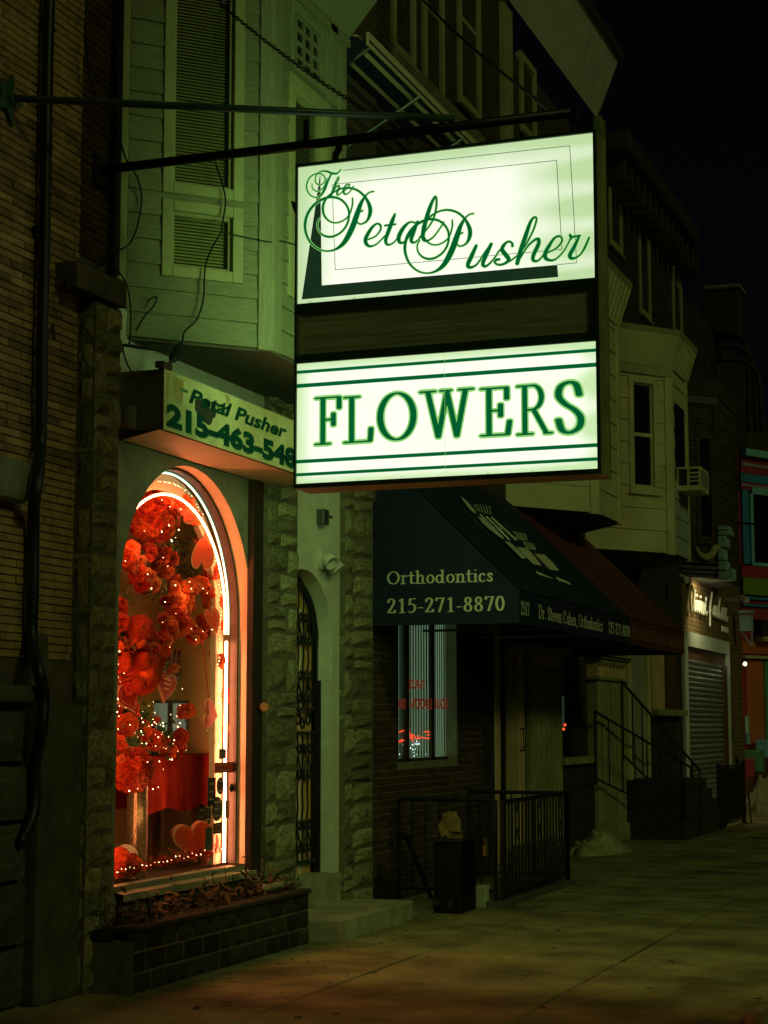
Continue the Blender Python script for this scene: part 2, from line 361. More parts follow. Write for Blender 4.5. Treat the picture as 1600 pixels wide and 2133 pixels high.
M['red_brick'] = mat('red_brick', (.085,.048,.028), .9, .3, 6, .4, 40, objrand=.25, spec=.15)
M['lime_mortar'] = mat('lime_mortar', (.24,.20,.13), .95, .25, 10, .3)
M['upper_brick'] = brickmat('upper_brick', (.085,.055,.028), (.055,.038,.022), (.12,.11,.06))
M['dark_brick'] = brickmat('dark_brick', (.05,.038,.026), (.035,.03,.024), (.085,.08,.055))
M['jewel_brick'] = brickmat('jewel_brick', (.26,.17,.065), (.19,.12,.05), (.07,.055,.03), .22,.075)
M['navy'] = mat('navy', (.014,.022,.045), .75, .2, 3, .25, 50, spec=.25)
M['maroon'] = mat('maroon', (.12,.032,.014), .75, .25, 3, .25, 50, spec=.25)
M['letter_cream'] = mat('letter_cream', (.78,.76,.56), .7, .1, 10, 0)
M['letter_green'] = mat('letter_green', (.006,.085,.055), .5, .1, 10, 0)
M['glass'] = glass('glass'); M['tinted_glass'] = glass('tinted_glass', (.92,.94,.86), 1.)
M['dark_glass'] = mat('dark_glass', (.008,.010,.010), .08, .1, 2, 0, spec=.6)
M['brown_wood'] = mat('brown_wood', (.13,.06,.02), .6, .3, 3, .2, 30, stretch=(20,20,2))
M['door_amber'] = mat('door_amber', (.85,.52,.14), .6, .2, 3, .2, 30, stretch=(20,20,2))
M['pilaster'] = mat('pilaster', (.38,.38,.19), .75, .2, 4, .2, 30, dirt=.3)
M['snow'] = mat('snow', (.40,.37,.20), .9, .25, 5, 1.0, 14, dirt=.4)
M['cord'] = mat('cord', (.01,.01,.01), .7, .1, 10, 0)

FACE = -5.6            # plane of the shop front
HY = FX(FACE+.13).px(196,1000)[0]-.02      # end of the neighbour's brick front
# ================================================================ ground
g = MB(); g.add([(-60,-30,-.16),(60,-30,-.16),(60,220,-.16),(-60,220,-.16)], [(0,1,2,3)])
struct(g.obj('ground', M['asphalt']))
g = MB(); g.box(-7.2,.9,-6,120,-.14,-.022); M['joint'] = mat('joint', (.03,.025,.015), .95, .3, 10, .3); swk = struct(g.obj('sidewalk', M['joint']))
xj = [-7.2,-4.22,-2.80,-1.2,.9]
yj = [-6,-3.2,-1.5,.2,1.9,3.6,5.3,7.0,8.7,10.4,12.1,13.9,15.7,17.5,19.3,21.1,22.9,24.7,26.5,28.3,30.2,32.2,34.2,36.2,40,44,50,60,80,120]
for i in range(len(xj)-1):
    for j in range(len(yj)-1):
        s_ = MB(); dz = random.uniform(-.004,.004); gp = .011
        s_.box(xj[i]+gp, xj[i+1]-gp, yj[j]+gp*.4, yj[j+1]-gp*.4, -.03, dz)
        s_.obj('paving_slab', M['slab'], swk, bevel=.008)
# kerb stones along the road edge
for j in range(14):
    MB().box(.92,1.10,-6+j*9,-6+j*9+8.98,-.15,.0).obj('kerb_stone', M['concrete'], swk)

# ================================================================ bricks and stones laid piece by piece
def brick_piece(bl, bh, bd, name):
    b = MB(); e = .004
    x0,x1 = -bd,0.; y0,y1 = -bl/2,bl/2; z0,z1 = -bh/2,bh/2
    vs = [(x0,y0,z0),(x0,y1,z0),(x0,y1,z1),(x0,y0,z1),(x1-e,y0,z0),(x1-e,y1,z0),(x1-e,y1,z1),(x1-e,y0,z1),
          (x1,y0+e,z0+e),(x1,y1-e,z0+e),(x1,y1-e,z1-e),(x1,y0+e,z1-e)]
    b.add(vs, [(0,1,2,3),(0,4,5,1),(1,5,6,2),(2,6,7,3),(3,7,4,0),(4,8,9,5),(5,9,10,6),(6,10,11,7),(7,11,8,4),(8,11,10,9)])
    return b
def lay_bricks(parent, X, y0, y1, z0, z1, bl, bh, j, m, holes=(), limit=300, near=None, name='brick'):
    """courses on a wall facing +X; the ones that show largest are parts, the rest one mesh"""
    rows = []; z = z0; r = 0
    while z+bh <= z1+1e-6:
        y = y0-(bl+j)*(.5 if r%2 else 0)
        while y < y1:
            a = max(y,y0); b = min(y+bl,y1)
            if b-a > .03:
                segs = [(a,b)]
                for (h0,h1,g0,g1) in holes:
                    if z+bh > g0 and z < g1:
                        ns = []
                        for p,q in segs:
                            if h0 > p: ns.append((p,min(q,h0)))
                            if h1 < q: ns.append((max(p,h1),q))
                        segs = [s_ for s_ in ns if s_[1]-s_[0] > .02]
                rows += [((p+q)/2, z+bh/2, q-p) for p,q in segs]
            y += bl+j
        z += bh+j; r += 1
    if near: rows.sort(key=lambda t: abs(t[0]-near[0])*near[2]+abs(t[1]-near[1]))
    base = brick_piece(bl, bh, .05, name); me = base.mesh(name); me.materials.append(m)
    rest = MB()
    for k,(y,z,w) in enumerate(rows):
        d = random.gauss(0,.0025)
        if k < limit:
            inst(me, name, m, parent, (X+d,y,z), (0,random.gauss(0,.006),random.gauss(0,.004)), (1,w/bl,1))
        else:
            rest.add([(X+d+v[0], y+v[1]*w/bl, z+v[2]) for v in base.v], base.f)
    if rest.v: stuff(rest.obj('bricks', m, parent))
STONES = []
for q in range(7):
    b = MB(); n = 5; vs = []; rr = random.Random(q)
    for a in range(n):
        for c in range(n):
            u = a/(n-1)*2-1; w = c/(n-1)*2-1
            edge = max(abs(u),abs(w)); dd = .12 if edge > .99 else (.62+rr.uniform(-.12,.2) if edge > .4 else .85+rr.uniform(-.2,.15))
            pu = u*(.97 if edge<.99 else .5+.5*min(1,1.28-.28*abs(u*w)) + rr.uniform(-.05,.0)); pw = w*(.97 if edge<.99 else .5+.5*min(1,1.28-.28*abs(u*w))+rr.uniform(-.05,.0))
            vs.append((dd, pu*.5, pw*.5))
    fs = [(a*n+c,(a+1)*n+c,(a+1)*n+c+1,a*n+c+1) for a in range(n-1) for c in range(n-1)]
    b.add(vs, fs)
    ring = [c for c in range(n)]+[a*n+n-1 for a in range(1,n)]+[(n-1)*n+c for c in range(n-2,-1,-1)]+[a*n for a in range(n-2,0,-1)]
    k = len(b.v); b.v += [(-2.0, b.v[i][1], b.v[i][2]) for i in ring]
    b.f += [(ring[i], ring[(i+1)%len(ring)], k+(i+1)%len(ring), k+i)[::-1] for i in range(len(ring))]
    STONES.append(b.mesh('stone', False)); STONES[-1].materials.append(M['stone'])
def lay_stones(parent, fr, u0, u1, z0, z1, rough=.03, hmin=.11, hmax=.27, split=.75, gap=.014, depth=None, name='stone', seed=1):
    rr = random.Random(seed); z = z0; ang = math.atan2(-fr.u.x, fr.u.y)
    while z < z1-.05:
        h = rr.uniform(hmin,hmax); h = min(h, z1-z); 
        if z1-(z+h) < .07: h = z1-z
        cuts = [u0]; W_ = u1-u0
        if rr.random() < split: cuts.append(u0+W_*rr.choice([.32,.42,.58,.66]))
        if W_ > .6: cuts = [u0+W_*t for t in sorted([0]+[ (k+rr.uniform(.3,.7))/max(1,int(W_/.3)) for k in range(int(W_/.3)-1)])]
        cuts.append(u1)
        for a,b in zip(cuts[:-1],cuts[1:]):
            hh = [(z,h)] if (h < .19 or rr.random() < .55) else [(z,h*.45),(z+h*.45,h*.55)]
            for zz,h2 in hh:
                me = rr.choice(STONES); p = fr.P((a+b)/2, 0, zz+h2/2)
                inst(me, name, M['stone'], parent, p, (rr.gauss(0,.02),0,ang), ((depth or rough)*rr.uniform(.7,1.3), (b-a-gap), (h2-gap)))
        z += h

# ================================================================ corner house of tan brick (left edge of the picture)
hb = thing('brick_house', 'tan brick corner house with dark downpipe and stone ledges left of the flower shop', 'house', (FACE,7,0))
MB().box(-12,FACE-.006,2.0,HY,-.1,9).obj('wall', M['mortar'], hb)
lay_bricks(hb, FACE+.006, 7.9, HY-.004, 1.99, 6.75, .285, .0415, .006, M['tan_brick'], near=(8.9,4.2,.4))
fr0 = FX(FACE)
def ledge(px0, px1, y0p, y1p, X, d, name, m, bev=.02, y0=7.0):
    """stone course whose right end stands at picture x px1 and whose edges are at heights y0p (top) and y1p (bottom)"""
    f = FX(X); u1, zt = f.px(px1, y0p); _, zb = f.px(px1, y1p)
    b = MB(); b.box(FACE, X, y0, u1, zb, zt); return b.obj(name, m, hb, bevel=bev)
M['green_stone'] = mat('green_stone', (.20,.23,.12), .9, .3, 4, .6, 30)
M['dark_stone'] = mat('dark_stone', (.10,.09,.06), .92, .4, 4, .9, 16, objrand=.2)
ledge(72,72,962,1050,FACE+.12,0,'stone_ledge',M['green_stone'],.045)
ledge(84,84,1428,1466,FACE+.16,0,'stone_sill',M['dark_stone'],.02)
STONES_D = []
for q in STONES:
    c_ = q.copy(); c_.materials.clear(); c_.materials.append(M['dark_stone']); STONES_D.append(c_)
z = 0.02
for i,h in enumerate([.33,.36,.34,.33,.36]):       # rock faced blocks of the base
    off = [.0,.4][i%2]
    for a,b in [(7.0+off,7.55+off),(7.57+off,8.28),(8.30,9.02)]:
        inst(STONES_D[(i*3+int(a*7))%7], 'base_block', None, hb, (FACE+.05,(a+b)/2,z+h/2), (0,0,0), (.05,b-a-.02,h-.02))
    z += h
MB().box(FACE-.01,FACE+.1,9.06,HY-.004,0,1.72).obj('base_pier', M['dark_stone'], hb, bevel=.012)
MB().box(FACE-.01,FACE+.06,9.02,9.2,1.72,2.14).obj('base_cap', M['dark_stone'], hb, bevel=.012)
pp = [PX(x,y,FACE+.07) for x,y in [(104,-40),(100,100),(96,300),(93,500),(88,700),(86,860),(84,930)]]+[PX(x,y,FACE+.17) for x,y in [(80,985),(72,1040)]]+[PX(x,y,FACE+.07) for x,y in [(70,1080),(68,1250),(66,1330)]]+[PX(x,y,FACE+.2) for x,y in [(80,1395),(91,1450),(85,1530)]]+[PX(x,y,FACE+.1) for x,y in [(72,1600),(70,1690),(40,1760)]]
MB().tube(smooth(pp,4), .036, 10).obj('downpipe', M['black_metal'], hb, smooth=True)
MB().tube(smooth([PX(x,y,FACE+.03) for x,y in [(102,-30),(98,120),(95,200),(90,300),(85,400),(84,470),(88,580),(94,668)]],5), .008, 6).obj('cable', M['window_trim'], hb, smooth=True)
for x,y in [(97,57),(91,300),(82,478)]:
    p = PX(x,y,FACE+.03); MB().box(p.x-.03,p.x+.03,p.y-.05,p.y+.06,p.z-.012,p.z+.012).obj('pipe_clip', M['black_metal'], hb)
MB().tube([PX(111,676,FACE+.02),PX(111,690,FACE+.05),PX(113,706,FACE+.04)], .012, 6).obj('hook', M['steel'], hb)

# ================================================================ flower shop: masonry
sh = thing('flower_shop', 'flower shop with stone piers, arched display window and grey sided bay above', 'shop', (FACE,12,0))
Y0, Y1 = HY+.004, 14.88
PIER = FACE+.13
uL = FX(PIER).px(196,1000)[0]; uR = FX(PIER).px(250,1000)[0]
frP = FX(PIER)
zcap = frP.px(200,622)[1]
def pier(u0, u1, z0, z1, X, seed, hmax=.27, hmin=.11):
    f = FX(X)
    p = MB().box(FACE-.02, X-.012, u0+.006, u1-.006, z0, z1).obj('stone_pier', M['stone_mortar'], sh)
    lay_stones(p, f.at(-.02), u0, u1, z0, z1, .055, hmin, hmax, .8, .010, .055, 'stone', seed); return p
pl_ = pier(uL, uR, 0, zcap, PIER, 3)
# side face of the left pier, seen from the camera
lay_stones(pl_, Fr((FACE, uL+.012, 0), (1,0)), .0, .115, 0, zcap, .02, .14, .42, 0., .012, .02, 'stone', 9)
# cap board and brick above the pier
u_, z_ = FX(PIER+.03).px(262,690); MB().box(FACE, PIER+.03, FX(PIER).px(152,560)[0], u_, zcap+.01, FX(PIER+.03).px(200,560)[1]).obj('cap_board', M['rusty_metal'], sh, bevel=.008)
MB().box(-12,FACE-.006,Y0,Y1,3.6,9.4).box(-8,FACE-.006,Y0,Y0+.3,-.02,3.6).obj('wall', M['mortar'], sh)
lay_bricks(sh, FACE+.002, HY+.01, 9.93, zcap+.3, 6.8, .285, .0415, .006, M['red_brick'], limit=220)
u0_ = FX(FACE+.03).px(246,300)[0]; u1_ = FX(FACE+.03).px(268,300)[0]
MB().box(FACE,FACE+.03,u0_,u1_,zcap+.25,7.2).obj('corner_trim', M['window_trim'], sh)
MB().box(FACE,FACE+.06,u0_-.07,u0_-.004,zcap+.25,7.2).obj('gutter_pipe', M['black_metal'], sh)
# stone piers beside the door
fS = FX(FACE+.06)
ua = fS.px(557,1500)[0]; ub = fS.px(621,1500)[0]; uc = fS.px(720,1500)[0]; ud = fS.px(780,1500)[0]
pier(ua, ub, 0.25, 4.25, FACE+.06, 21); pier(uc, ud, 0.02, 4.25, FACE+.06, 33)
# ---- stucco front with the arched window opening
YC, RA, ZS = 11.17, 1.02, 2.39; ZB = FX(FACE).px(515,1800)[1]
def arch_pts(r, n=28, yc=YC, zs=ZS): return [(yc+r*math.cos(math.radians(180-180*i/n)), zs+r*math.sin(math.radians(180*i/n))) for i in range(n+1)]
def arched_wall(name, X0, X1, ya, yb, za, zb, yc, r, zs, zsill, m, parent, rev=None, revm=None):
    b = MB(); ap = arch_pts(r, 28, yc, zs); q = lambda y,z: (X1,y,z)
    b.add([q(ya,za),q(yc-r,za),q(yc-r,zs),q(ya,zs)], [(0,1,2,3)]); b.add([q(yc+r,za),q(yb,za),q(yb,zs),q(yc+r,zs)], [(0,1,2,3)])
    if zsill > za: b.add([q(yc-r,za),q(yc+r,za),q(yc+r,zsill),q(yc-r,zsill)], [(0,1,2,3)])
    b.add([q(ya,zs),q(yc-r,zs),q(yc-r,zb),q(ya,zb)], [(0,1,2,3)]); b.add([q(yc+r,zs),q(yb,zs),q(yb,zb),q(yc+r,zb)], [(0,1,2,3)])
    for (y,z),(y2,z2) in zip(ap[:-1],ap[1:]): b.add([q(y,z),q(y2,z2),q(y2,zb),q(y,zb)], [(0,1,2,3)])
    o = b.obj(name, m, parent)
    rv = MB(); loop = [(yc-r,max(zsill,za))]+ap+[(yc+r,max(zsill,za))]
    for (y,z),(y2,z2) in zip(loop[:-1],loop[1:]): rv.add([(X1,y,z),(X1,y2,z2),(X0,y2,z2),(X0,y,z)], [(0,1,2,3)])
    if rev: rv.obj(rev, revm, o, smooth=False)
    return o
zlt = FX(FACE+.05).px(400,944)[1]
front = arched_wall('stucco_front', FACE-.13, FACE, uR-.05, ua+.01, .0, 3.64, YC, RA, ZS, ZB, M['stucco_dark'], sh, 'window_reveal', M['cream'])
def ring(r0, r1, x0, x1, name, m, parent, yc=YC, zs=ZS, zb=ZB, n=28):
    A = [(yc-r0,zb)]+arch_pts(r0,n,yc,zs)+[(yc+r0,zb)]; B = [(yc-r1,zb)]+arch_pts(r1,n,yc,zs)+[(yc+r1,zb)]; b = MB(); k = len(A)
    vs = [(x1,*p) for p in A]+[(x1,*p) for p in B]+[(x0,*p) for p in A]+[(x0,*p) for p in B]
    fs = []
    for i in range(k-1): fs += [(i,i+1,k+i+1,k+i),(2*k+i,3*k+i,3*k+i+1,2*k+i+1),(k+i,k+i+1,3*k+i+1,3*k+i),(i,2*k+i,2*k+i+1,i+1)]
    return b.add(vs,fs).obj(name, m, parent)
ring(RA-.002, RA-.022, FACE-.16, FACE-.10, 'window_frame', M['brown_metal'], sh)
ring(RA-.03, RA-.155, FACE-.26, FACE-.215, 'neon_backing', M['cream'], sh)
ap = [(YC-RA+.03,ZB)]+arch_pts(RA-.03)+[(YC+RA-.03,ZB)]
MB().add([(FACE-.13,y,z) for y,z in ap], [tuple(range(len(ap)))]).obj('window_pane', M['glass'], sh)
MB().add([(FACE-.14,YC-RA,ZB-.01),(FACE-.14,YC+RA,ZB-.01),(FACE+.07,YC+RA-.01,ZB-.045),(FACE+.07,YC-RA,ZB-.045),(FACE+.07,YC+RA-.01,ZB-.09),(FACE+.07,YC-RA,ZB-.09)],[(0,1,2,3),(3,2,4,5)]).obj('window_sill', M['concrete'], sh)
# roller grille rail and head box round the window
fq = FX(FACE+.05); a_ = fq.px(523,1500)[0]; b_ = fq.px(549,1500)[0]
MB().box(FACE,FACE+.05,a_+.02,b_-.03,ZB-.1,zlt).box(FACE,FACE+.03,b_-.03,b_,ZB-.1,zlt).obj('guide_rail', M['brown_metal'], sh)
MB().box(FACE,FACE+.012,b_,ua,ZB-.2,zlt).obj('rail_edge', M['window_trim'], sh)
f5 = FX(FACE+.14); zt5 = f5.px(400,966)[1]
h_ = MB(); zb5 = zlt+.01; zc5 = zb5+.15
h_.box(FACE,FACE+.14,uR-.02,ua+.04,zb5,zc5); h_.obj('grille_box', M['rusty_metal'], sh, bevel=.01)
MB().box(FACE,FACE+.20,uR+.33,ua+.06,zc5+.012,zc5+.045).obj('grille_lip', M['cream'], sh, bevel=.01)
# ---- white board above the sign box, soffit and bay
MB().box(FACE-.01,FACE+.01,uR-.05,ua+.1,3.64,4.32).obj('white_board', M['white_paint'], sh)

# ================================================================ the sided bay
BY = 10.17; frO = Fr((FACE,BY,0), (1,1))
uc1 = frO.px(564,600)[0]                                  # length of the oblique face
pc = frO.P(uc1,0,0); BX = pc.x; frF = Fr((BX,pc.y,0), (0,1))
uf1 = frF.px(713,300)[0]
zb1 = frO.px(562,737)[1]; zbL = frO.px(285,692)[1]; zbay = (zb1+zbL)/2; ZTOP = 7.9
frB = Fr((BX,pc.y+uf1,0), (-1,1))
def boards(fr, ua_, ub_, z0, z1, h, m, parent, holes=(), t0=.004, t1=.020, name='siding_board'):
    z = z0
    while z < z1-.01:
        zt = min(z+h,z1); segs = [(ua_,ub_,z,zt)]
        for (h0,h1,g0,g1) in holes:
            ns = []
            for a,b,c,d in segs:
                if d <= g0 or c >= g1 or b <= h0 or a >= h1: ns.append((a,b,c,d)); continue
                if a < h0: ns.append((a,h0,c,d))
                if b > h1: ns.append((h1,b,c,d))
                aa, bb = max(a,h0), min(b,h1)
                if c < g0-.004: ns.append((aa,bb,c,g0))
                if d > g1+.004: ns.append((aa,bb,g1,d))
            segs = ns
        for a,b,c,d in segs:
            if b-a < .015: continue
            k0 = t1+(t0-t1)*(c-z)/h; k1 = t1+(t0-t1)*(d-z)/h
            bm_ = MB(); P = fr.P
            bm_.hexa([P(a,k0,c),P(b,k0,c),P(b,-.03,c),P(a,-.03,c),P(a,k1,d),P(b,k1,d),P(b,-.03,d),P(a,-.03,d)])
            bm_.obj(name, m, parent)
        z += h
def rect(fr, x0,y0,x1,y1, ym=None):
    """u range and z range of a picture rectangle on a wall plane"""
    ua_ = fr.px(x0,(y0+y1)/2)[0]; ub_ = fr.px(x1,(y0+y1)/2)[0]
    return ua_, ub_, fr.px((x0+x1)/2,y1)[1], fr.px((x0+x1)/2,y0)[1]
def window(parent, fr, r, fw=.07, trim='window_trim', pane='dark_glass', slat=0., rail=None, sill=True, grid=None, d=.03, name='window', slat_m='blind'):
    a,b,c,e = r; P = fr.P
    w = MB()
    for (p,q,s_,t) in [(a,a+fw,c,e),(b-fw,b,c,e),(a+fw,b-fw,c,c+fw),(a+fw,b-fw,e-fw,e)]: w.fb(fr,p,q,-.06,d,s_,t)
    f = w.obj(name, M[trim], parent, bevel=.006)
    i = fw*.28
    w = MB()
    for (p,q,s_,t) in [(a+fw,a+fw+i,c+fw,e-fw),(b-fw-i,b-fw,c+fw,e-fw),(a+fw+i,b-fw-i,c+fw,c+fw+i),(a+fw+i,b-fw-i,e-fw-i,e-fw)]: w.fb(fr,p,q,-.06,-.012,s_,t)
    w.obj('sash', M[trim], f)
    MB().fb(fr,a+fw*.9,b-fw*.9,-.10,-.09,c+fw*.9,e-fw*.9).obj('backing', M['dark_room'], f)
    if slat:
        sm = MB(); ww = (b-a-2*fw-2*i)/2; sm.hexa([(0,-ww,-slat*.46),(0,ww,-slat*.46),(-.003,ww,-slat*.46),(-.003,-ww,-slat*.46),(-.020,-ww,slat*.44),(-.020,ww,slat*.44),(-.023,ww,slat*.44),(-.023,-ww,slat*.44)])
        me = sm.mesh('blind_slat'); me.materials.append(M[slat_m]); z = c+fw+i+slat/2; ang = math.atan2(-fr.u.x, fr.u.y)
        while z < e-fw-i:
            inst(me, 'blind_slat', None, f, P((a+b)/2,-.055,z), (0,random.gauss(0,.01),ang)); z += slat
        MB().fb(fr,a+fw+i,b-fw-i,-.040,-.038,c+fw+i,e-fw-i).obj('pane', M['tinted_glass'], f)
    else:
        MB().fb(fr,a+fw*.95,b-fw*.95,-.05,-.04,c+fw*.95,e-fw*.95).obj('pane', M[pane], f)
    if rail: MB().fb(fr,a+fw,b-fw,-.05,-.005,rail-.025,rail+.025).obj('meeting_rail', M[trim], f)
    if grid:
        gx_,gz_ = grid
        for k in range(1,gx_):
            u = a+fw+(b-a-2*fw)*k/gx_; MB().fb(fr,u-.011,u+.011,-.039,-.02,c+fw,e-fw).obj('muntin', M[trim], f)
        for k in range(1,gz_):
            zz = c+fw+(e-c-2*fw)*k/gz_; MB().fb(fr,a+fw,b-fw,-.039,-.023,zz-.011,zz+.011).obj('muntin', M[trim], f)
    if sill: MB().fb(fr,a-.02,b+.02,.0,d+.03,c-.035,c-.002).obj('sill', M[trim], f, bevel=.006)
    return f
wA = rect(frO,341,-200,508,428); wB = rect(frO,337,425,510,584)
wA = (wA[0],wA[1],wB[3]+.045,ZTOP-.3)
wB = (wA[0],wA[1],wB[2],wB[3])
core = MB().add([frO.P(.2,-.14,zbay),frO.P(uc1-.05,-.14,zbay),frO.P(uc1-.05,-.14,ZTOP),frO.P(.2,-.14,ZTOP)],[(0,1,2,3)])
bay = core.obj('bay_core', M['siding'], sh)
boards(frO, .0, uc1-.03, zbay, ZTOP, .168, M['siding'], sh, holes=[wA,wB])
window(sh, frO, wA, .075, slat=.0228, sill=False); window(sh, frO, wB, .075, slat=.0228, sill=False)
# front face
zt1 = frF.px(640,183)[1]
c0 = frF.px(598,300)[0]; c1 = frF.px(682,300)[0]
wC = (c0,c1,frF.px(640,640)[1],zt1); 
c2 = frF.px(601,60)[0]; c3 = frF.px(678,60)[0]
wD = (c2,c3,frF.px(640,168)[1],frF.px(640,28)[1])
MB().add([frF.P(.05,-.14,zbay),frF.P(uf1-.05,-.14,zbay),frF.P(uf1-.05,-.14,ZTOP),frF.P(.05,-.14,ZTOP)],[(0,1,2,3)]).obj('bay_core', M['siding'], sh)
boards(frF, .03, uf1, zbay, ZTOP, .168, M['siding'], sh, holes=[wC,wD,(uf1-.12,uf1,zbay,ZTOP)])
window(sh, frF, wC, .09, slat=.0228, sill=False); window(sh, frF, wD, .05, trim='trim_board', grid=(4,4), sill=False)
MB().fb(frF,c3,c3+.13,-.01,.05,wC[3]+.02,ZTOP).obj('shutter_board', M['trim_board'], sh)
# corner posts
for f_,a,b in [(frO,uc1-.10,uc1+.012),(frF,-.012,.12),(frF,uf1-.12,uf1+.01)]:
    MB().fb(f_,a,b,-.02,.032,zbay-.015,ZTOP).obj('corner_post', M['trim_board'], sh, bevel=.006)
boards(frB,.0,1.1,zbay,ZTOP,.168,M['siding'],sh)
# bay soffit
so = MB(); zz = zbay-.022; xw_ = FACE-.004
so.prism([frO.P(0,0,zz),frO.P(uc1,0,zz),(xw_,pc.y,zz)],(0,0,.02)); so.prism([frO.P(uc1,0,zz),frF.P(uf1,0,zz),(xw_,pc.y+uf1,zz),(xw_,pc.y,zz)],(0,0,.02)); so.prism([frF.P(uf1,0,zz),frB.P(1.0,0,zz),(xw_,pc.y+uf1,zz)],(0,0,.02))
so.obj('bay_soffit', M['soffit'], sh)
# slanted overhang above the front of the bay
ov = MB(); p = [frF.px(x,y) for x,y in [(628,10),(720,85)]]
zo = frF.px(715,82)[1]
ov.add([frF.P(-.3,.02,zo),frF.P(uf1+.05,.02,zo),frF.P(uf1+.05,.75,zo+.85),frF.P(-.3,.75,zo+.85),frF.P(uf1+.05,-.9,zo),frF.P(uf1+.05,-.9,zo+.85)],[(0,1,2,3),(1,4,5,2)])
ov.obj('gable_overhang', M['trim_board'], sh)
MB().fb(frF,-.3,uf1+.04,.022,.05,zo-.06,zo-.005).obj('overhang_trim', M['trim_board'], sh)

# ================================================================ doorway beside the window
yd = FX(FACE).px(692,1500)[0]; RD = .60; ycd = yd-RD; zsd = FX(FACE).px(655,1190)[1]-RD
zth = FX(FACE).px(688,1818)[1]
door_wall = arched_wall('door_stucco', FACE-.14, FACE, ub-.06, uc+.02, zth-.02, 3.64, ycd, RD, zsd, zth-.02, M['stucco'], sh, 'door_reveal', M['stucco'])
GX = FACE-.14
dz = MB(); ap2 = [(ycd-RD,zth)]+arch_pts(RD,20,ycd,zsd)+[(ycd+RD,zth)]
dz.add([(GX-.05,y,z) for y,z in ap2],[tuple(range(len(ap2)))]).obj('entrance_door', M['door_amber'], sh)
MB().box(GX-.048,GX-.03,ycd+.32,ycd+.37,zth,zsd+.3).obj('door_stile', M['stucco'], sh)
# steps
h1 = .155; stp = thing('doorstep', 'two worn concrete steps in front of the arched doorway', 'steps', (-5.3,13.4,0))
MB().box(FACE+.0,-5.012,12.56,14.19,-.02,h1).obj('lower_step', M['concrete'], stp, bevel=.018)
xr = PZ(724,1870,h1).x
MB().box(FACE-.2,xr,ub-.05,PZ(724,1870,h1).y-.1,h1,zth).obj('upper_step', M['concrete'], stp, bevel=.015)
MB().box(FACE-.3,FACE+.02,ub-.05,uc,-.02,zth-.004).obj('threshold', M['concrete'], stp)
# iron gate
ig = thing('iron_gate', 'black wrought iron gate with scrolls standing open in the arched doorway', 'gate', (GX,ycd,zth))
gx = GX+.0; zg0 = FX(gx).px(640,1795)[1]
yg1 = FX(gx).px(661,1500)[0]; rg = .54; ycg = yg1-rg; zsg = zsd-.02
gf = MB(); pts = [(gx,yg1,zg0)]+[(gx,ycg+rg*math.cos(math.radians(a)),zsg+ (rg*1.02)*math.sin(math.radians(a))) for a in range(0,181,9)]+[(gx,ycg-rg,zg0)]
gf.tube(pts,.020,6).tube([(gx,ycg-rg,zg0),(gx,yg1,zg0)],.02,6)
for py in (1477,1527): z_ = FX(gx).px(640,py)[1]; gf.tube([(gx,ycg-rg,z_),(gx,yg1,z_)],.016,6)
gf.obj('gate_frame', M['black_metal'], ig)
zm1 = FX(gx).px(640,1477)[1]; zm2 = FX(gx).px(640,1527)[1]
ybars = [yg1-.10-.105*k for k in range(9)]
for y in ybars:
    top = zsg+math.sqrt(max(.01,(rg*1.0)**2-(y-ycg)**2)) if abs(y-ycg)<rg else zsg
    b = MB()
    for z0_,z1_ in ((zg0,zm2),(zm1,top)):
        n = 14; ps = [(gx+.004*math.cos(k*2.1), y+.004*math.sin(k*2.1), z0_+(z1_-z0_)*k/n) for k in range(n+1)]
        b.tube(ps,.0085,5)
    b.obj('bar', M['black_metal'], ig)
def scroll(c, r, flip, turn=1.6):
    return [(gx, c[0]+flip*(r*(1-.55*t))*math.sin(t*turn*2*math.pi), c[1]+(r*(1-.55*t))*math.cos(t*turn*2*math.pi)) for t in [k/16 for k in range(17)]]
for py in (1288,1335,1408,1455,1560,1612,1718,1765):
    z_ = FX(gx).px(640,py)[1]
    for y in ybars[1::2]:
        b = MB()
        for fl in (-1,1): b.tube(scroll((y+fl*.045,z_), .042, fl),.008,5)
        b.obj('scroll', M['black_metal'], ig)
for (p0,p1) in ((1288,1335),(1408,1455),(1560,1612),(1718,1765)):
    za, zb_ = FX(gx).px(640,p0+6)[1], FX(gx).px(640,p1-6)[1]
    for y in ybars[1::2]:
        MB().tube([(gx,y,za),(gx,y-.07,zb_)],.008,5).tube([(gx,y,za),(gx,y+.07,zb_)],.008,5).obj('spear', M['black_metal'], ig)
zq = (zm1+zm2)/2
for y in ybars[1::2]: MB().tube(scroll((y,zq+.02),.06,1,1.2),.01,5).tube(scroll((y-.11,zq-.02),.05,-1,1.2),.01,5).obj('scroll', M['black_metal'], ig)
yp = FX(gx+.03).px(667,1600)[0]
MB().box(gx-.01,gx+.04,yp-.03,yp+.025,zth,FX(gx).px(667,1418)[1]).obj('gate_post', M['black_metal'], ig)
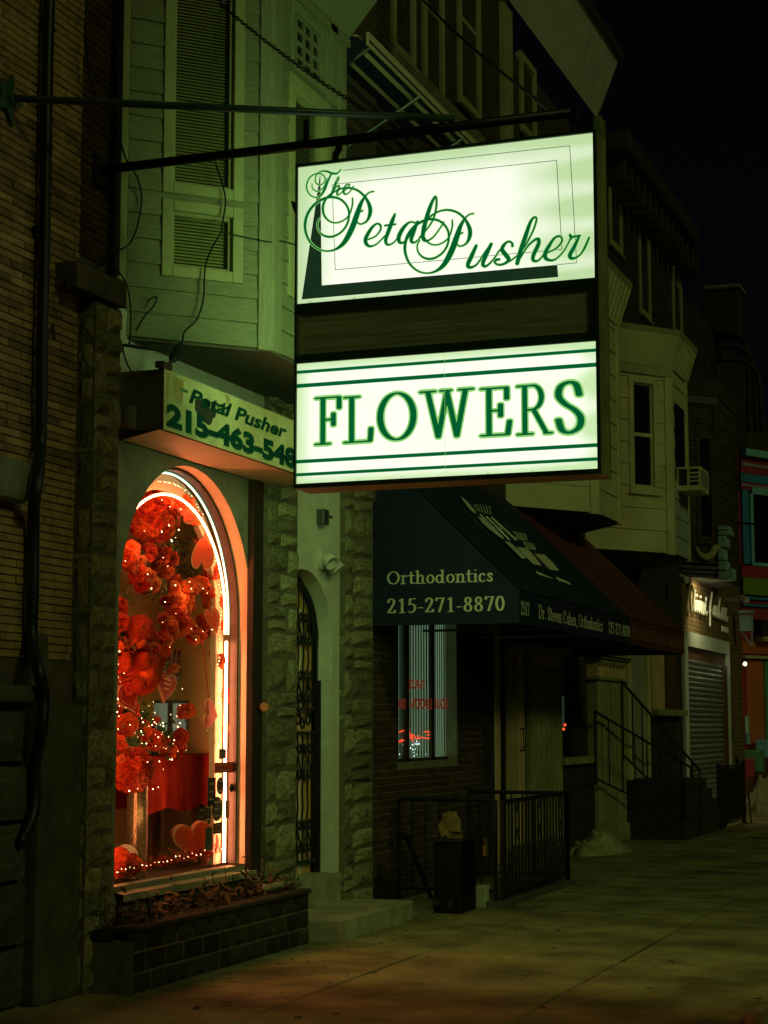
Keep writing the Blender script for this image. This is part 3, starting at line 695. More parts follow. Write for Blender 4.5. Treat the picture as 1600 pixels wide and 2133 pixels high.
# fittings on the door wall
p = PX(664,1078,FACE); mb_ = MB().box(FACE,FACE+.07,p.y-.055,p.y+.06,p.z-.06,p.z+.065); o = tag(mb_.obj('junction_box', M['steel'], bevel=.006), 'small grey metal junction box on the stucco above the twin floodlight', 'junction box')
MB().lathe((FACE+.075,p.y+.07,p.z+.01),[(.014,0),(.014,.03)],8,(0,1,0)).obj('knob', M['steel'], o)
p = PX(668,1165,FACE)
wl = thing('twin_floodlight', 'white unlit twin floodlight on the stucco above the arched doorway', 'floodlight', p)
MB().lathe(p,[(.095,0),(.095,.025),(.05,.05)],18,(1,0,0)).obj('back_plate', M['white_paint'], wl, smooth=False)
for dy,dzv,ax_ in ((-.02,.01,Vector((.75,-.35,-.62))),(.10,-.02,Vector((.62,.15,-.75)))):
    c = Vector((FACE+.06,p.y+dy,p.z+dzv)); ax_.normalize()
    MB().tube([Vector((FACE+.03,p.y,p.z)),c],.02,8).lathe(c-ax_*.01,[(.02,-.05),(.052,-.03),(.058,.04),(.066,.10),(.056,.102),(.05,.07)],14,ax_).obj('lamp_head', M['white_paint'], wl, smooth=True)
p = PX(549,1473,FACE+.08); o = tag(MB().lathe(p-Vector((.0,.0,0)),[(.030,0),(.034,.008),(.034,.05),(.030,.055)],18,(.5,-.85,0)).obj('round_lamp', mat('cap_orange',(.55,.22,.08),.5,.1,5,0), smooth=False), 'small round orange cap on the rail beside the display window', 'cap')
MB().lathe(p-Vector((.008,-.012,0)),[(.022,0),(.022,.01)],16,(-.5,.85,0)).obj('cap_face', M['black_metal'], o)

# ================================================================ planter
pt = thing('stone_planter', 'low stone planter box under the display window', 'planter', (-5.3,11,0))
zpl = .37; px_ = -5.17; ya_ = uR-.25; yb_ = 12.36
MB().box(FACE,px_-.02,ya_,yb_-.015,-.02,zpl-.06).obj('planter_body', M['stone_mortar'], pt)
M['planter_stone'] = mat('planter_stone', (.048,.040,.024), .92, .5, 6, 1., 20, objrand=.5)
STONES_P = []
for q in STONES:
    c_ = q.copy(); c_.materials.clear(); c_.materials.append(M['planter_stone']); STONES_P.append(c_)
z = 0
for r_,h in enumerate([.12,.125,.13]):
    y = ya_; k = 0
    while y < yb_-.05:
        w = min(random.uniform(.15,.28), yb_-y)
        if yb_-(y+w) < .09: w = yb_-y
        inst(STONES_P[(k*3+r_)%7], 'stone', None, pt, (px_-.02,y+w/2,z+h/2), (0,0,0), (.03*random.uniform(.7,1.2),w-.012,h-.012))
        y += w; k += 1
    z += h
MB().box(px_-.16,px_+.01,ya_,yb_,zpl-.005,zpl+.03).obj('coping', M['planter_stone'], pt, bevel=.012)
MB().box(FACE,px_-.16,ya_,yb_,zpl-.07,zpl-.02).obj('soil', mat('soil',(.03,.02,.012),.95,.4,12,.8), pt)
M['dead_leaf'] = mat('dead_leaf', (.10,.055,.02), .8, .4, 10, .1, objrand=.3)
M['green_leaf'] = mat('green_leaf', (.03,.055,.02), .7, .4, 10, .1)
for m_,cnt,lab,nm in (('dead_leaf',950,'withered brown plants and leaf litter filling the stone planter','dead_plants'),('green_leaf',160,'sparse green weeds sprouting among the withered plants in the planter','weeds')):
    b = MB()
    for k in range(cnt):
        y = random.uniform(ya_+.05,yb_-.1); x = random.uniform(FACE+.03,px_-.05); h = abs(random.gauss(0,.075))+.015+(.06 if 11.6<y<12.1 and random.random()<.3 else 0); a = random.uniform(0,6.28)
        l = random.uniform(.02,.055); w = l*random.uniform(.15,.5); d = Vector((math.cos(a),math.sin(a),random.uniform(-.2,.9))).normalized(); s_ = d.cross(Vector((0,0,1))).normalized()
        c = Vector((x,y,zpl-.02+h)); b.add([c-d*l,c+s_*w+Vector((0,0,.008)),c+d*l,c-s_*w],[(0,1,2),(0,2,3)])
        if k%5==0:
            b.tube([(x,y,zpl-.04),(x+random.gauss(0,.015),y+random.gauss(0,.02),zpl-.02+h+.03)],.003,4)
    o = stuff(tag(b.obj(nm, M[m_]), lab, 'plants'))
o = tag(MB().tube([PX(548,1850,-5.3),PX(622,1840,-5.3)],.028,10).obj('fallen_pipe', M['concrete'], smooth=True), 'pale length of pipe lying across the end of the planter', 'pipe')
# ================================================================ hanging sign
SY = 9.67; SD = .23; fs = FY(SY)
sg = thing('hanging_sign', 'big backlit green and white cabinet sign hanging from a pole over the sidewalk', 'sign', fs.P(-3.0,0,3.0))
cL = (fs.px(622,340)[0]+fs.px(608,1012)[0])/2; cR = (fs.px(1243,275)[0]+fs.px(1252,985)[0])/2
def fz(y, x=930):            # height on the sign of a point given at picture (x,y)
    return fs.px(x,y)[1]
zT = (fs.px(622,340)[1]+fs.px(1243,272)[1])/2; zBt = (fs.px(608,1015)[1]+fs.px(1252,990)[1])/2
def zoom3(x,y): return 580+x/2.2222, 240+y/2.2222
def sz(x,y): return fs.px(*zoom3(x,y))
edges = {}
def band(l, r):              # mean height of a band edge seen at left point l and right point r (in enlarged picture units)
    return (sz(*l)[1]+sz(*r)[1])/2
z_tp1 = band((95,235),(1455,88)); z_tp0 = band((95,868),(1465,762))
z_md1 = band((90,905),(1465,796)); z_md0 = band((95,1112),(1475,1002))
z_bt1 = band((90,1147),(1472,1050)); z_bt0 = band((78,1705),(1480,1640))
uPl = (sz(95,235)[0]+sz(80,1700)[0])/2; uPr = (sz(1457,88)[0]+sz(1480,1640)[0])/2
cb = MB()
for a,b,c,d in [(cL,uPl,zBt,zT),(uPr,cR,zBt,zT),(uPl,uPr,z_tp1,zT),(uPl,uPr,z_md1,z_tp0),(uPl,uPr,z_bt1,z_md0),(uPl,uPr,zBt,z_bt0)]: cb.fb(fs,a,b,-SD,.0,c,d)
M['sign_metal'] = mat('sign_metal', (.40,.38,.15), .6, .3, 5, .2, 40, dirt=.3)
cb.obj('cabinet_frame', M['sign_metal'], sg)
M['sign_front'] = mat('sign_front', (.04,.09,.05), .5, .3, 5, .1, 40)
rim = MB()
for a,b,c,d in [(cL,uPl,zBt,zT),(uPr,cR,zBt,zT),(uPl,uPr,z_tp1,zT),(uPl,uPr,z_md1,z_tp0),(uPl,uPr,z_bt1,z_md0),(uPl,uPr,zBt,z_bt0)]:
    rim.fb(fs,a,b,.0005,.014,c,d); rim.fb(fs,a,b,-SD-.014,-SD-.0005,c,d)
rim.obj('face_rim', M['sign_front'], sg)
def panel_mat(name, col_mid, col_edge, s_mid, s_edge, tubes, kx=9., kz=5.):
    m, n, b, out = _mat(name); L = n.links; b.inputs['Base Color'].default_value = (.35,.37,.30,1); b.inputs['Roughness'].default_value = .35
    tc = n.nodes.new('ShaderNodeTexCoord'); sp = n.nodes.new('ShaderNodeSeparateXYZ'); L.new(tc.outputs['Generated'], sp.inputs[0])
    def mth(op, a, b_=None):
        q = n.nodes.new('ShaderNodeMath'); q.operation = op
        for i,x in enumerate((a,b_)):
            if x is None: continue
            if isinstance(x,(int,float)): q.inputs[i].default_value = x
            else: L.new(x, q.inputs[i])
        return q.outputs[0]
    def edge(c, k0, k1):
        lo = n.nodes.new('ShaderNodeMapRange'); lo.interpolation_type = 'SMOOTHSTEP'; lo.inputs[1].default_value = -.01; lo.inputs[2].default_value = k0; L.new(c, lo.inputs[0])
        hi = n.nodes.new('ShaderNodeMapRange'); hi.interpolation_type = 'SMOOTHSTEP'; hi.inputs[1].default_value = -.01; hi.inputs[2].default_value = k1; L.new(mth('SUBTRACT',1.,c), hi.inputs[0])
        return mth('MULTIPLY', lo.outputs[0], hi.outputs[0])
    nz = n.nodes.new('ShaderNodeTexNoise'); nz.inputs['Scale'].default_value = 3.; nz.inputs['Detail'].default_value = 6; mp = n.nodes.new('ShaderNodeMapping'); mp.inputs['Scale'].default_value = (4,4,.6)
    L.new(tc.outputs['Generated'], mp.inputs[0]); L.new(mp.outputs[0], nz.inputs['Vector'])
    f = mth('MULTIPLY', edge(sp.outputs['X'], *kx), edge(sp.outputs['Z'], *kz))
    wv = mth('MULTIPLY', mth('COSINE', mth('MULTIPLY', sp.outputs['Z'], tubes*6.283)), -.085)
    endx = n.nodes.new('ShaderNodeMapRange'); endx.inputs[1].default_value = .74; endx.inputs[2].default_value = 1.; endx.inputs[3].default_value = 0; endx.inputs[4].default_value = 5.0; L.new(sp.outputs['X'], endx.inputs[0])
    f2 = mth('ADD', f, mth('MULTIPLY', wv, mth('ADD', endx.outputs[0], .25)))
    f3 = mth('ADD', f2, mth('MULTIPLY', mth('SUBTRACT', nz.outputs['Fac'], .5), .32)); f3 = mth('MINIMUM', mth('MAXIMUM', f3, 0.), 1.)
    mx = n.nodes.new('ShaderNodeMix'); mx.data_type = 'RGBA'; L.new(f3, mx.inputs['Factor']); mx.inputs['A'].default_value = (*col_edge,1); mx.inputs['B'].default_value = (*col_mid,1)
    # grime specks creeping in from the lower rim
    vz = n.nodes.new('ShaderNodeTexNoise'); vz.inputs['Scale'].default_value = 34; vz.inputs['Detail'].default_value = 8; L.new(tc.outputs['Object'], vz.inputs['Vector'])
    lo = n.nodes.new('ShaderNodeMapRange'); lo.inputs[1].default_value = 0; lo.inputs[2].default_value = .07; lo.inputs[3].default_value = .60; lo.inputs[4].default_value = .95; L.new(sp.outputs['Z'], lo.inputs[0])
    gr = n.nodes.new('ShaderNodeMapRange'); gr.inputs[1].default_value = -.06; gr.inputs[2].default_value = .06; gr.inputs[3].default_value = 1.; gr.inputs[4].default_value = .45; L.new(mth('SUBTRACT', vz.outputs['Fac'], lo.outputs[0]), gr.inputs[0])
    mg = n.nodes.new('ShaderNodeMix'); mg.data_type = 'RGBA'; mg.blend_type = 'MULTIPLY'; mg.inputs['Factor'].default_value = 1.; L.new(mx.outputs['Result'], mg.inputs['A']); L.new(gr.outputs[0], mg.inputs['B'])
    L.new(mg.outputs['Result'], b.inputs['Emission Color']); st = n.nodes.new('ShaderNodeMapRange'); st.inputs[3].default_value = s_edge; st.inputs[4].default_value = s_mid; L.new(f3, st.inputs[0]); L.new(st.outputs[0], b.inputs['Emission Strength'])
    return m
MID = (.92,.94,.80)
pm1 = panel_mat('sign_glow_upper', MID, (.62,.86,.45), 1.10, .84, 4, (.16,.34), (.10,.24))
pm2 = panel_mat('sign_glow_lower', MID, (.66,.90,.48), 1.12, .92, 3, (.07,.10), (.10,.12))
pm3 = panel_mat('sign_glow_rear', (.55,1.,.33), (.42,.85,.24), 6.6, 3.2, 4, (.10,.12), (.10,.14))      # unseen far side, made brighter and greener to light the bay
for nm,m_,zz0,zz1 in (('upper_panel',pm1,z_tp0,z_tp1),('lower_panel',pm2,z_bt0,z_bt1)):
    for d0,d1 in ((-.03,-.004),(-SD+.004,-SD+.03)):
        MB().fb(fs,uPl-.002,uPr+.002,d0,d1,zz0-.002,zz1+.002).obj(nm, m_ if d0 > -.1 else pm3, sg)
M['blank_panel'] = mat('blank_panel', (.55,.60,.36), .6, .35, 2, .3, 20, stretch=(1,1,40))
MB().fb(fs,uPl-.002,uPr+.002,-SD+.02,-.012,z_md0-.002,z_md1+.002).obj('blank_panel', M['blank_panel'], sg)
for a,b in ((uPl,uPl+.02),(uPr-.02,uPr)): MB().fb(fs,a,b,-.012,-.002,z_md0,z_md1).obj('panel_retainer', M['sign_metal'], sg)
# --- print on the lit faces (translucent vinyl, lit from behind)
M['vinyl_green'] = emis('vinyl_green', (.0,.42,.10), .26, (.0,.03,.01), False)
M['vinyl_lime'] = emis('vinyl_lime', (.42,1.,.26), .62, (.1,.2,.05), False)
M['vinyl_black'] = emis('vinyl_black', (.08,.26,.10), .10, (.01,.015,.01), False)
M['vinyl_white'] = emis('vinyl_white', (.92,1.0,.80), .98, (.3,.3,.3), False)
def on_sign(pts, d=.0): return [fs.P(*((lambda q:(q[0],d,q[1]))(sz(*p)))) for p in pts]
def flat(name, pts, d, m): return MB().prism(on_sign(pts,d), fs.n*.0008).obj(name, m, sg)
D0 = -.0035
flat('shadow_shape', [(193,265),(107,852),(200,787)], D0, M['vinyl_black'])
flat('shadow_shape', [(107,852),(1295,748),(1290,692),(200,787)], D0, M['vinyl_black'])
def line(pts, w, d, m, name):
    P2 = [sz(*p) for p in pts]
    return ink([[(p[0],p[1],w) for p in P2]], .0016, lambda x,y: fs.P(x,d,y)).obj(name, m, sg)
line([(300,254),(1348,140),(1380,682),(1292,691)], .0036, D0, M['vinyl_black'], 'border_line')
line([(1312,620),(1287,208),(248,320),(262,715),(1312,620)], .0036, D0, M['vinyl_black'], 'border_line')
for l,r,w in [((88,1185),(1474,1091),16),((88,1247),(1475,1160),20),((84,1600),(1480,1530),18),((84,1660),(1480,1595),16)]:
    zc = band(l,r); h = w/2.2222/372
    MB().fb(fs,uPl,uPr,D0,D0+.001,zc-h/2,zc+h/2).obj('stripe', M['vinyl_green'], sg)
us = sz(770,1380)[0]; MB().fb(fs,us-.001,us+.001,D0+.0012,D0+.0016,z_bt0,z_bt1).obj('panel_seam', M['vinyl_lime'], sg)
# FLOWERS
for ch,x0,x1,t0,b0,t1,b1 in [('F',168,289,1303,1530,1297,1524),('L',300,437,1300,1522,1293,1514),('O',460,635,1280,1512,1276,1506),('W',652,905,1272,1506,1262,1498),('E',932,1078,1262,1490,1250,1484),('R',1100,1268,1246,1484,1240,1478),('S',1282,1410,1230,1478,1226,1474)]:
    a, st = G[ch]; ua_, zt_ = sz(x0,t0); ub_, zt2 = sz(x1,t1); zb_ = (sz(x0,b0)[1]+sz(x1,b1)[1])/2; zt_ = (zt_+zt2)/2
    xs = [p[0] for s_ in st for p in s_]; nib = {'W':(.066,.02),'O':(.070,.018),'S':(.066,.026)}.get(ch,(.070,.019))
    xa, xb = min(xs)-nib[0]*.75, max(xs)+nib[0]*.75; k = (ub_-ua_)/(xb-xa); h = zt_-zb_
    for nm,m_,gr,d in (('letter_halo',M['vinyl_lime'],.036,D0+.0004),('letter',M['vinyl_green'],0,D0+.0012)):
        ink(st, .016, lambda x,y: fs.P(ua_+(x-xa)*k, d, zb_+(y)*h), nib, gr).obj(nm, m_, sg)
# script lettering, traced pen strokes
def za(pts): return [(620+x/5.,340+y/5.,w) for x,y,w in pts]
def zb2(pts): return [(820+x/3.636,360+y/3.636,w*5/3.636) for x,y,w in pts]
P1 = [[(230,575,9),(206,622,9),(214,690,9),(260,745,12),(330,766,15),(400,750,14),(470,700,14),(520,620,15),(535,520,14),(510,440,14),(450,378,14),(370,352,16),(290,362,18),(190,415,20),(112,510,22),(78,620,22),(85,720,18),(130,820,14),(210,890,11),(300,914,9),(390,897,16),(470,840,34),(530,750,46),(580,640,48),(622,520,44),(660,415,30),(710,335,12),(750,302,9),(792,293,8)],
      [(570,362,8),(570,430,10),(540,530,9),(480,592,9),(400,620,8),(330,602,9),(278,545,14),(262,470,18),(278,400,18),(320,342,14),(400,285,12),(480,258,12),(560,260,14),(640,292,14),(710,362,18),(752,455,30),(752,530,30),(720,600,16),(660,633,9),(620,612,9),(618,560,10),(642,512,10),(678,493,10)]]
scr = [za(s_) for s_ in P1]
scr += [[(x+208,y+46,w) for x,y,w in za(s_)] for s_ in P1]
scr += [za(s_) for s_ in [
 [(735,792,9),(810,760,9),(862,695,12),(862,645,14),(822,630,12),(765,680,24),(710,780,32),(715,838,26),(760,865,14),(830,835,9),(905,758,9)],
 [(1012,532,16),(985,600,32),(945,710,32),(918,790,28),(925,838,18),(955,848,12),(1005,820,9),(1060,750,9)],[(908,648,12),(1018,634,12)],
 [(1232,622,10),(1170,612,12),(1105,668,28),(1055,760,34),(1062,822,22),(1110,820,12),(1165,755,9),(1225,650,9)],
 [(1248,610,20),(1205,720,32),(1182,800,26),(1210,826,14),(1262,790,9),(1312,718,9)],
 [(1270,770,9),(1350,680,10),(1415,575,12),(1445,445,14),(1440,350,14),(1408,385,22),(1360,510,32),(1312,690,34),(1308,785,26),(1350,806,14),(1420,760,9),(1500,650,9),(1520,612,9)],
 [(150,212,4),(155,262,5),(205,292,6),(250,270,6),(285,222,5),(305,156,4)],
 [(180,185,5),(195,122,7),(240,85,8),(300,82,12),(360,104,15),(410,104,12),(452,64,6)],
 [(180,170,6),(195,208,6),(240,224,6),(280,192,6),(284,150,6),(250,112,6),(195,108,7),(130,142,9),(96,212,9),(96,272,8),(130,330,7),(190,356,6),(240,335,14),(280,270,20),(312,190,16),(350,110,12)],
 [(348,332,18),(375,262,16),(398,190,9),(424,142,7),(426,168,8),(400,218,8),(365,285,7)],
 [(360,305,8),(400,247,8),(430,236,12),(428,262,14),(410,310,14),(422,330,8),(455,305,6),(482,268,6)],
 [(482,290,6),(522,255,6),(540,226,8),(515,220,9),(490,250,13),(478,300,14),(500,322,9),(540,300,6),(580,240,6)]]]
scr += [zb2(s_) for s_ in [
 [(625,552,16),(590,630,24),(562,695,22),(582,716,14),(632,690,9),(692,600,8),(730,548,8)],
 [(738,540,18),(705,610,24),(675,688,20),(700,706,12),(752,660,8),(800,590,8),(840,552,9)],
 [(900,552,14),(895,530,10),(868,520,10),(834,546,16),(822,582,22),(850,622,24),(872,655,20),(845,684,13),(800,696,10),(766,680,9),(778,658,14),(802,655,10)],[(850,684,8),(900,655,7),(945,618,7)],
 [(940,622,7),(1000,545,8),(1058,432,9),(1082,352,9),(1066,335,10),(1036,372,16),(1002,470,24),(962,590,26),(936,684,22)],
 [(962,640,8),(1012,560,9),(1062,512,12),(1098,502,16),(1095,545,22),(1060,620,22),(1058,662,16),(1098,662,9),(1150,600,7),(1188,552,7)],
 [(1172,602,7),(1232,570,8),(1274,520,10),(1265,482,10),(1222,490,12),(1172,560,20),(1146,622,24),(1165,656,16),(1222,656,9),(1290,590,7),(1338,500,7)],
 [(1345,500,9),(1335,470,12),(1352,484,12),(1412,474,9)],[(1405,480,12),(1368,560,20),(1334,625,22),(1358,648,14),(1410,622,8),(1448,565,12),(1480,490,10)]]]
scr = [smooth(s_,6) for s_ in scr]
scw = [[(*fs.px(x,y), w*1.32/5./372) for x,y,w in s_] for s_ in scr]
for nm,m_,gr,d in (('script_halo',M['vinyl_lime'],.0042,D0+.0016),('script',M['vinyl_green'],0.0006,D0+.0024)):
    ink(scw, .0021, lambda x,y: fs.P(x,d,y), None, gr).obj(nm, m_, sg)
# hanger, pole, stay rod, chains
PYc = SY+SD/2
pole = thing('sign_pole', 'dark steel pole reaching out from the shop wall to carry the hanging sign', 'pole', (FACE,PYc,5.1))
a_ = PY(235,343,PYc); b_ = PY(1190,243,PYc); zpo = (a_.z+b_.z)/2
a_.z = PY(400,326,PYc).z; b_.z = PY(950,268,PYc).z
MB().tube([(FACE+.02,PYc,zpo),(b_.x,PYc,zpo)],.030,12).obj('pole_tube', M['black_metal'], pole, smooth=True)
MB().box(FACE,FACE+.03,PYc-.09,PYc+.07,zpo-.11,zpo+.09).obj('wall_plate', M['black_metal'], pole)
u_ = fs.px(625,300)[0]; MB().box(u_-.014,u_+.016,PYc-.03,PYc-.02,zpo-.01,zpo+.15).tube([(u_,PYc-.035,zpo+.115),(u_,PYc-.018,zpo+.115)],.008,6).obj('eye_lug', M['black_metal'], pole)
for px_s in (688,1190):
    u_ = fs.px(px_s,310)[0]
    MB().tube(smooth([(u_+.005,PYc,zpo),(u_+.01,PYc,zpo-.05),(u_-.012,PYc,zpo-.09),(u_-.012,PYc,zT-.005)],4),.022,8).box(u_-.045,u_+.03,PYc-.04,PYc+.04,zT-.002,zT+.014).obj('sign_hanger', M['black_metal'], sg)
a1 = sz(35,395); MB().hexa([fs.P(cL-.045,-.10,a1[1]),fs.P(cL,-.10,a1[1]-.13),fs.P(cL,-.02,a1[1]-.13),fs.P(cL-.045,-.02,a1[1]),fs.P(cL-.03,-.10,a1[1]),fs.P(cL,-.10,a1[1]-.04),fs.P(cL,-.02,a1[1]-.04),fs.P(cL-.03,-.02,a1[1])]).obj('side_bracket', M['sign_front'], sg)
M['green_rod'] = mat('green_rod', (.05,.11,.06), .4, .2, 6, .1, spec=.5)
rod = thing('stay_rod', 'long green stay rod from star anchor on the brick wall to sign pole', 'rod', PX(8,210,FACE))
pa = PX(8,205,FACE); pb = PY(948,247,PYc)
MB().tube([pa+Vector((.02,0,0)), pb],.0225,10).obj('rod_tube', M['green_rod'], rod, smooth=True)
st_ = MB(); loop = []
for k in range(10):
    r_ = .17 if k%2==0 else .07; w = math.pi*2*k/10+.3; loop.append(pa+Vector((.015,r_*math.sin(w),r_*math.cos(w))))
st_.prism(loop,(.02,0,0)).lathe(pa+Vector((.02,0,0)),[(.05,0),(.03,.05)],10,(1,0,0)).obj('star_anchor', M['green_rod'], rod)
def chain(name, A, B, sag, label, group=None):
    t = thing(name, label, 'chain', A, 'guy chains of the sign pole'); L_ = (B-A).length; n = int(L_/.034)
    lk = MB(); lk.tube([(.017*math.cos(w)*1.25,.012*math.sin(w),0) for w in [2*math.pi*k/10 for k in range(10)]],.0042,5,closed=True)
    me = lk.mesh('chain_link'); me.materials.append(M['black_metal']); q0 = (B-A).to_track_quat('X','Z')
    for k in range(n):
        f = (k+.5)/n; p = A.lerp(B,f)-Vector((0,0,sag*4*f*(1-f)))
        d = (B-A)/L_-Vector((0,0,sag*4*(1-2*f)/L_)); q = d.to_track_quat('X','Z').to_matrix()@Matrix.Rotation(math.pi/2*(k%2),3,'X')
        inst(me,'chain_link',None,t,p,q.to_euler())
chain('hanging_chain', PY(782,243,PYc), PX(400,-45,FACE+.1), .05, 'thin dark chain slanting across the sided bay down to the sign pole')
chain('hanging_chain', PY(1165,243,PYc), PX(868,-14,-5.6), .05, 'thin dark chain slanting past the upper brick windows to the pole tip')

# ================================================================ fascia sign box over the window
XB = -5.26; fb_ = FX(XB)
fsn = thing('fascia_sign', 'weathered cream box sign with green shop name and phone number above the window', 'sign', (XB,11,3.3))
yL = fb_.px(342,830)[0]; zFt = fb_.px(343,769)[1]; zFt = (zFt+fb_.px(600,871)[1])/2; zFb = (fb_.px(340,893)[1]+fb_.px(604,982)[1])/2; yR = 12.62
M['fascia'] = mat('fascia', (.85,.80,.46), .6, .2, 2.5, .1, 30, dirt=.35, col2=(.60,.50,.22))
M['rust'] = mat('rust', (.36,.20,.06), .8, .5, 14, .2, 40, col2=(.62,.50,.24)); M['box_side'] = mat('box_side', (.12,.085,.05), .8, .3, 3, .4, 70)
MB().box(FACE+.012,XB-.004,yL,yR,zFb+.002,zFt).obj('box_body', M['box_side'], fsn)
MB().box(XB-.004,XB,yL-.002,yR+.002,zFb,zFt+.002).obj('sign_face', M['fascia'], fsn)
MB().add([(FACE+.03,yL+.02,zFb-.05),(FACE+.03,yR,zFb-.05),(XB-.02,yR,zFb-.004),(XB-.02,yL-.02,zFb-.004)],[(0,1,2,3)]).obj('underside', M['cream'], fsn)
def zz4(x,y): return 240+x/4.21, 640+y/4.21
def bz(x,y): return fb_.px(*zz4(x,y))
fl = FX(XB)
a0 = bz(640,812); a1 = bz(1500,1140); c0_ = bz(690,690)
hcap = c0_[1]-a0[1]; M['fascia_letter'] = mat('fascia_letter', (.004,.075,.055), .5, .15, 10, 0)
M['fascia_teal'] = mat('fascia_teal', (.10,.24,.12), .6, .1, 10, 0)
zbase = (a0[1]+a1[1])/2-.012
sans_on('Petal Pusher', fl, a0[0], a1[0], zbase, hcap*.92, .0058, M['fascia_letter'], fsn, 'shop_name', .30, .032)
q0 = bz(565,705); q1 = bz(635,745); MB().fb(fl,q0[0],q1[0],.001,.0025,zbase+.055,zbase+.075).obj('dash', M['fascia_teal'], fsn)
d0_ = bz(445,1035); d1_ = bz(1470,1365); hd = bz(447,838)[1]-d0_[1]; zd = (d0_[1]+d1_[1])/2+.004
sans_on('215-463-548', fl, d0_[0]+.006, bz(1590,1400)[0], zd-.006, hd*.93, .0012, M['fascia_teal'], fsn, 'phone_shadow', .0, .06)
sans_on('215-463-548', fl, d0_[0], bz(1590,1400)[0]-.006, zd, hd*.93, .0026, M['fascia_letter'], fsn, 'phone_number', .0, .05)
tear = [(700,800),(725,790),(745,800),(760,780),(775,800),(790,845),(835,880),(850,850),(862,810),(870,850),(885,905),(870,955),(852,960),(842,1000),(820,1020),(800,1010),(780,980),(778,940),(740,925),(715,915),(697,880)]
MB().prism([fl.P(*((lambda q:(q[0],.0034,q[1]-.012))(bz(*p)))) for p in tear],(.0012,0,0)).obj('torn_patch', mat('torn',(.07,.065,.05),.8,.3,8,.3), fsn)
for st in ([(505,575),(530,592),(600,625),(598,700),(590,790),(575,850),(568,800),(560,860),(548,790),(540,840),(522,760),(512,680)],[(960,745),(1000,765),(1010,800),(985,830),(970,790)],[(450,560),(470,565),(466,800),(455,830)]):
    MB().prism([fl.P(*((lambda q:(q[0],.0004,q[1]-.012))(bz(*p)))) for p in st],(.0005,0,0)).obj('rust_stain', M['rust'], fsn)
flaps = [[(835,880),(850,815),(868,875),(862,925)],[(770,785),(800,830),(812,862),(780,850)],[(905,850),(935,820),(948,870)],[(948,870),(966,845),(980,885)]]
for fl_ in flaps:
    P_ = [fl.P(*((lambda q:(q[0],.006,q[1]-.012))(bz(*p)))) for p in fl_]; P_[1] = P_[1]+Vector((.03,0,0))
    MB().add(P_,[tuple(range(len(P_)))]).obj('peeling_flap', M['fascia_letter'], fsn)
# gooseneck lamp and loose wires over the fascia
gl = thing('arm_lamp', 'dark spotlight on a thin arm above the left end of the box sign', 'lamp', PX(256,722,FACE+.1))
XA = FACE+.16
p0 = PX(252,718,FACE+.12); p1 = Vector((XB-.02, *PX(362,733,XB-.02)[1:]))
MB().tube([p0,p1],.011,8).obj('lamp_arm', M['black_metal'], gl)
p2 = PX(378,714,XB-.02); p3 = PX(358,752,XB-.02)
MB().tube([p2,p2.lerp(p3,.3),p2.lerp(p3,.5),p2.lerp(p3,.9),p3],[.012,.03,.036,.03,.016],10).obj('lamp_head', M['black_metal'], gl)
p4 = PX(336,760,XB-.02); MB().box(p4.x-.03,p4.x+.03,p4.y-.03,p4.y+.10,p4.z-.02,p4.z+.02).tube([p3,p4+Vector((0,.09,.01))],.014,6).obj('lamp_foot', M['rusty_metal'], gl)
def wire(name, pts, lab, r=.006, k=5): return tag(MB().tube(smooth([tuple(p) for p in pts],k),r,6).obj(name, M['cord'], smooth=True), lab, 'cable')
wire('hanging_wire', [PX(x,y,FACE+.09) for x,y in [(182,-10),(178,80),(195,190),(240,262),(262,330),(288,375),(294,430),(272,505),(225,528),(208,540)]], 'thin black wire looping from the upper brick wall down to the pier cap')
wire('hanging_wire', [PX(x,y,FACE+.12) for x,y in [(213,540),(240,558),(262,590),(272,640),(270,712),(256,722),(264,755),(276,778),(290,800)]], 'thin black wire dropping from the pier cap past the end of the box sign')
def PO(x,y,d=.07): return hit(x,y,frO.o+frO.n*d,frO.n)
wire('hanging_wire', [PY(450,330,PYc)]+[PO(x,y,.07) for x,y in [(449,340),(462,380),(470,420),(462,470),(461,482),(440,520),(427,560),(424,620),(410,665),(385,690)]]+[PX(380,712,XB-.02)], 'black power wire hanging from the sign pole down to the arm lamp')
wire('hanging_wire', [PO(x,y,.07) for x,y in [(461,483),(500,492),(540,500),(561,504)]]+[frF.P(.05,.05,frF.px(575,506)[1]), fs.P(cL-.0,-.12,sz(60,590)[1])], 'pale wire stub running from the power wire across to the sign edge', .005)
wire('hanging_wire', [PO(x,y,.07) for x,y in [(283,690),(300,660),(318,640),(327,620),(318,620),(308,628)]], 'short bent black wire stub on the siding near the arm lamp')
wire('frayed_cable', [PX(x,y,PIER+.01) for x,y in [(152,568),(140,580),(136,592),(143,600),(147,612)]], 'short frayed pale cable loop at the top of the left stone pier', .008)
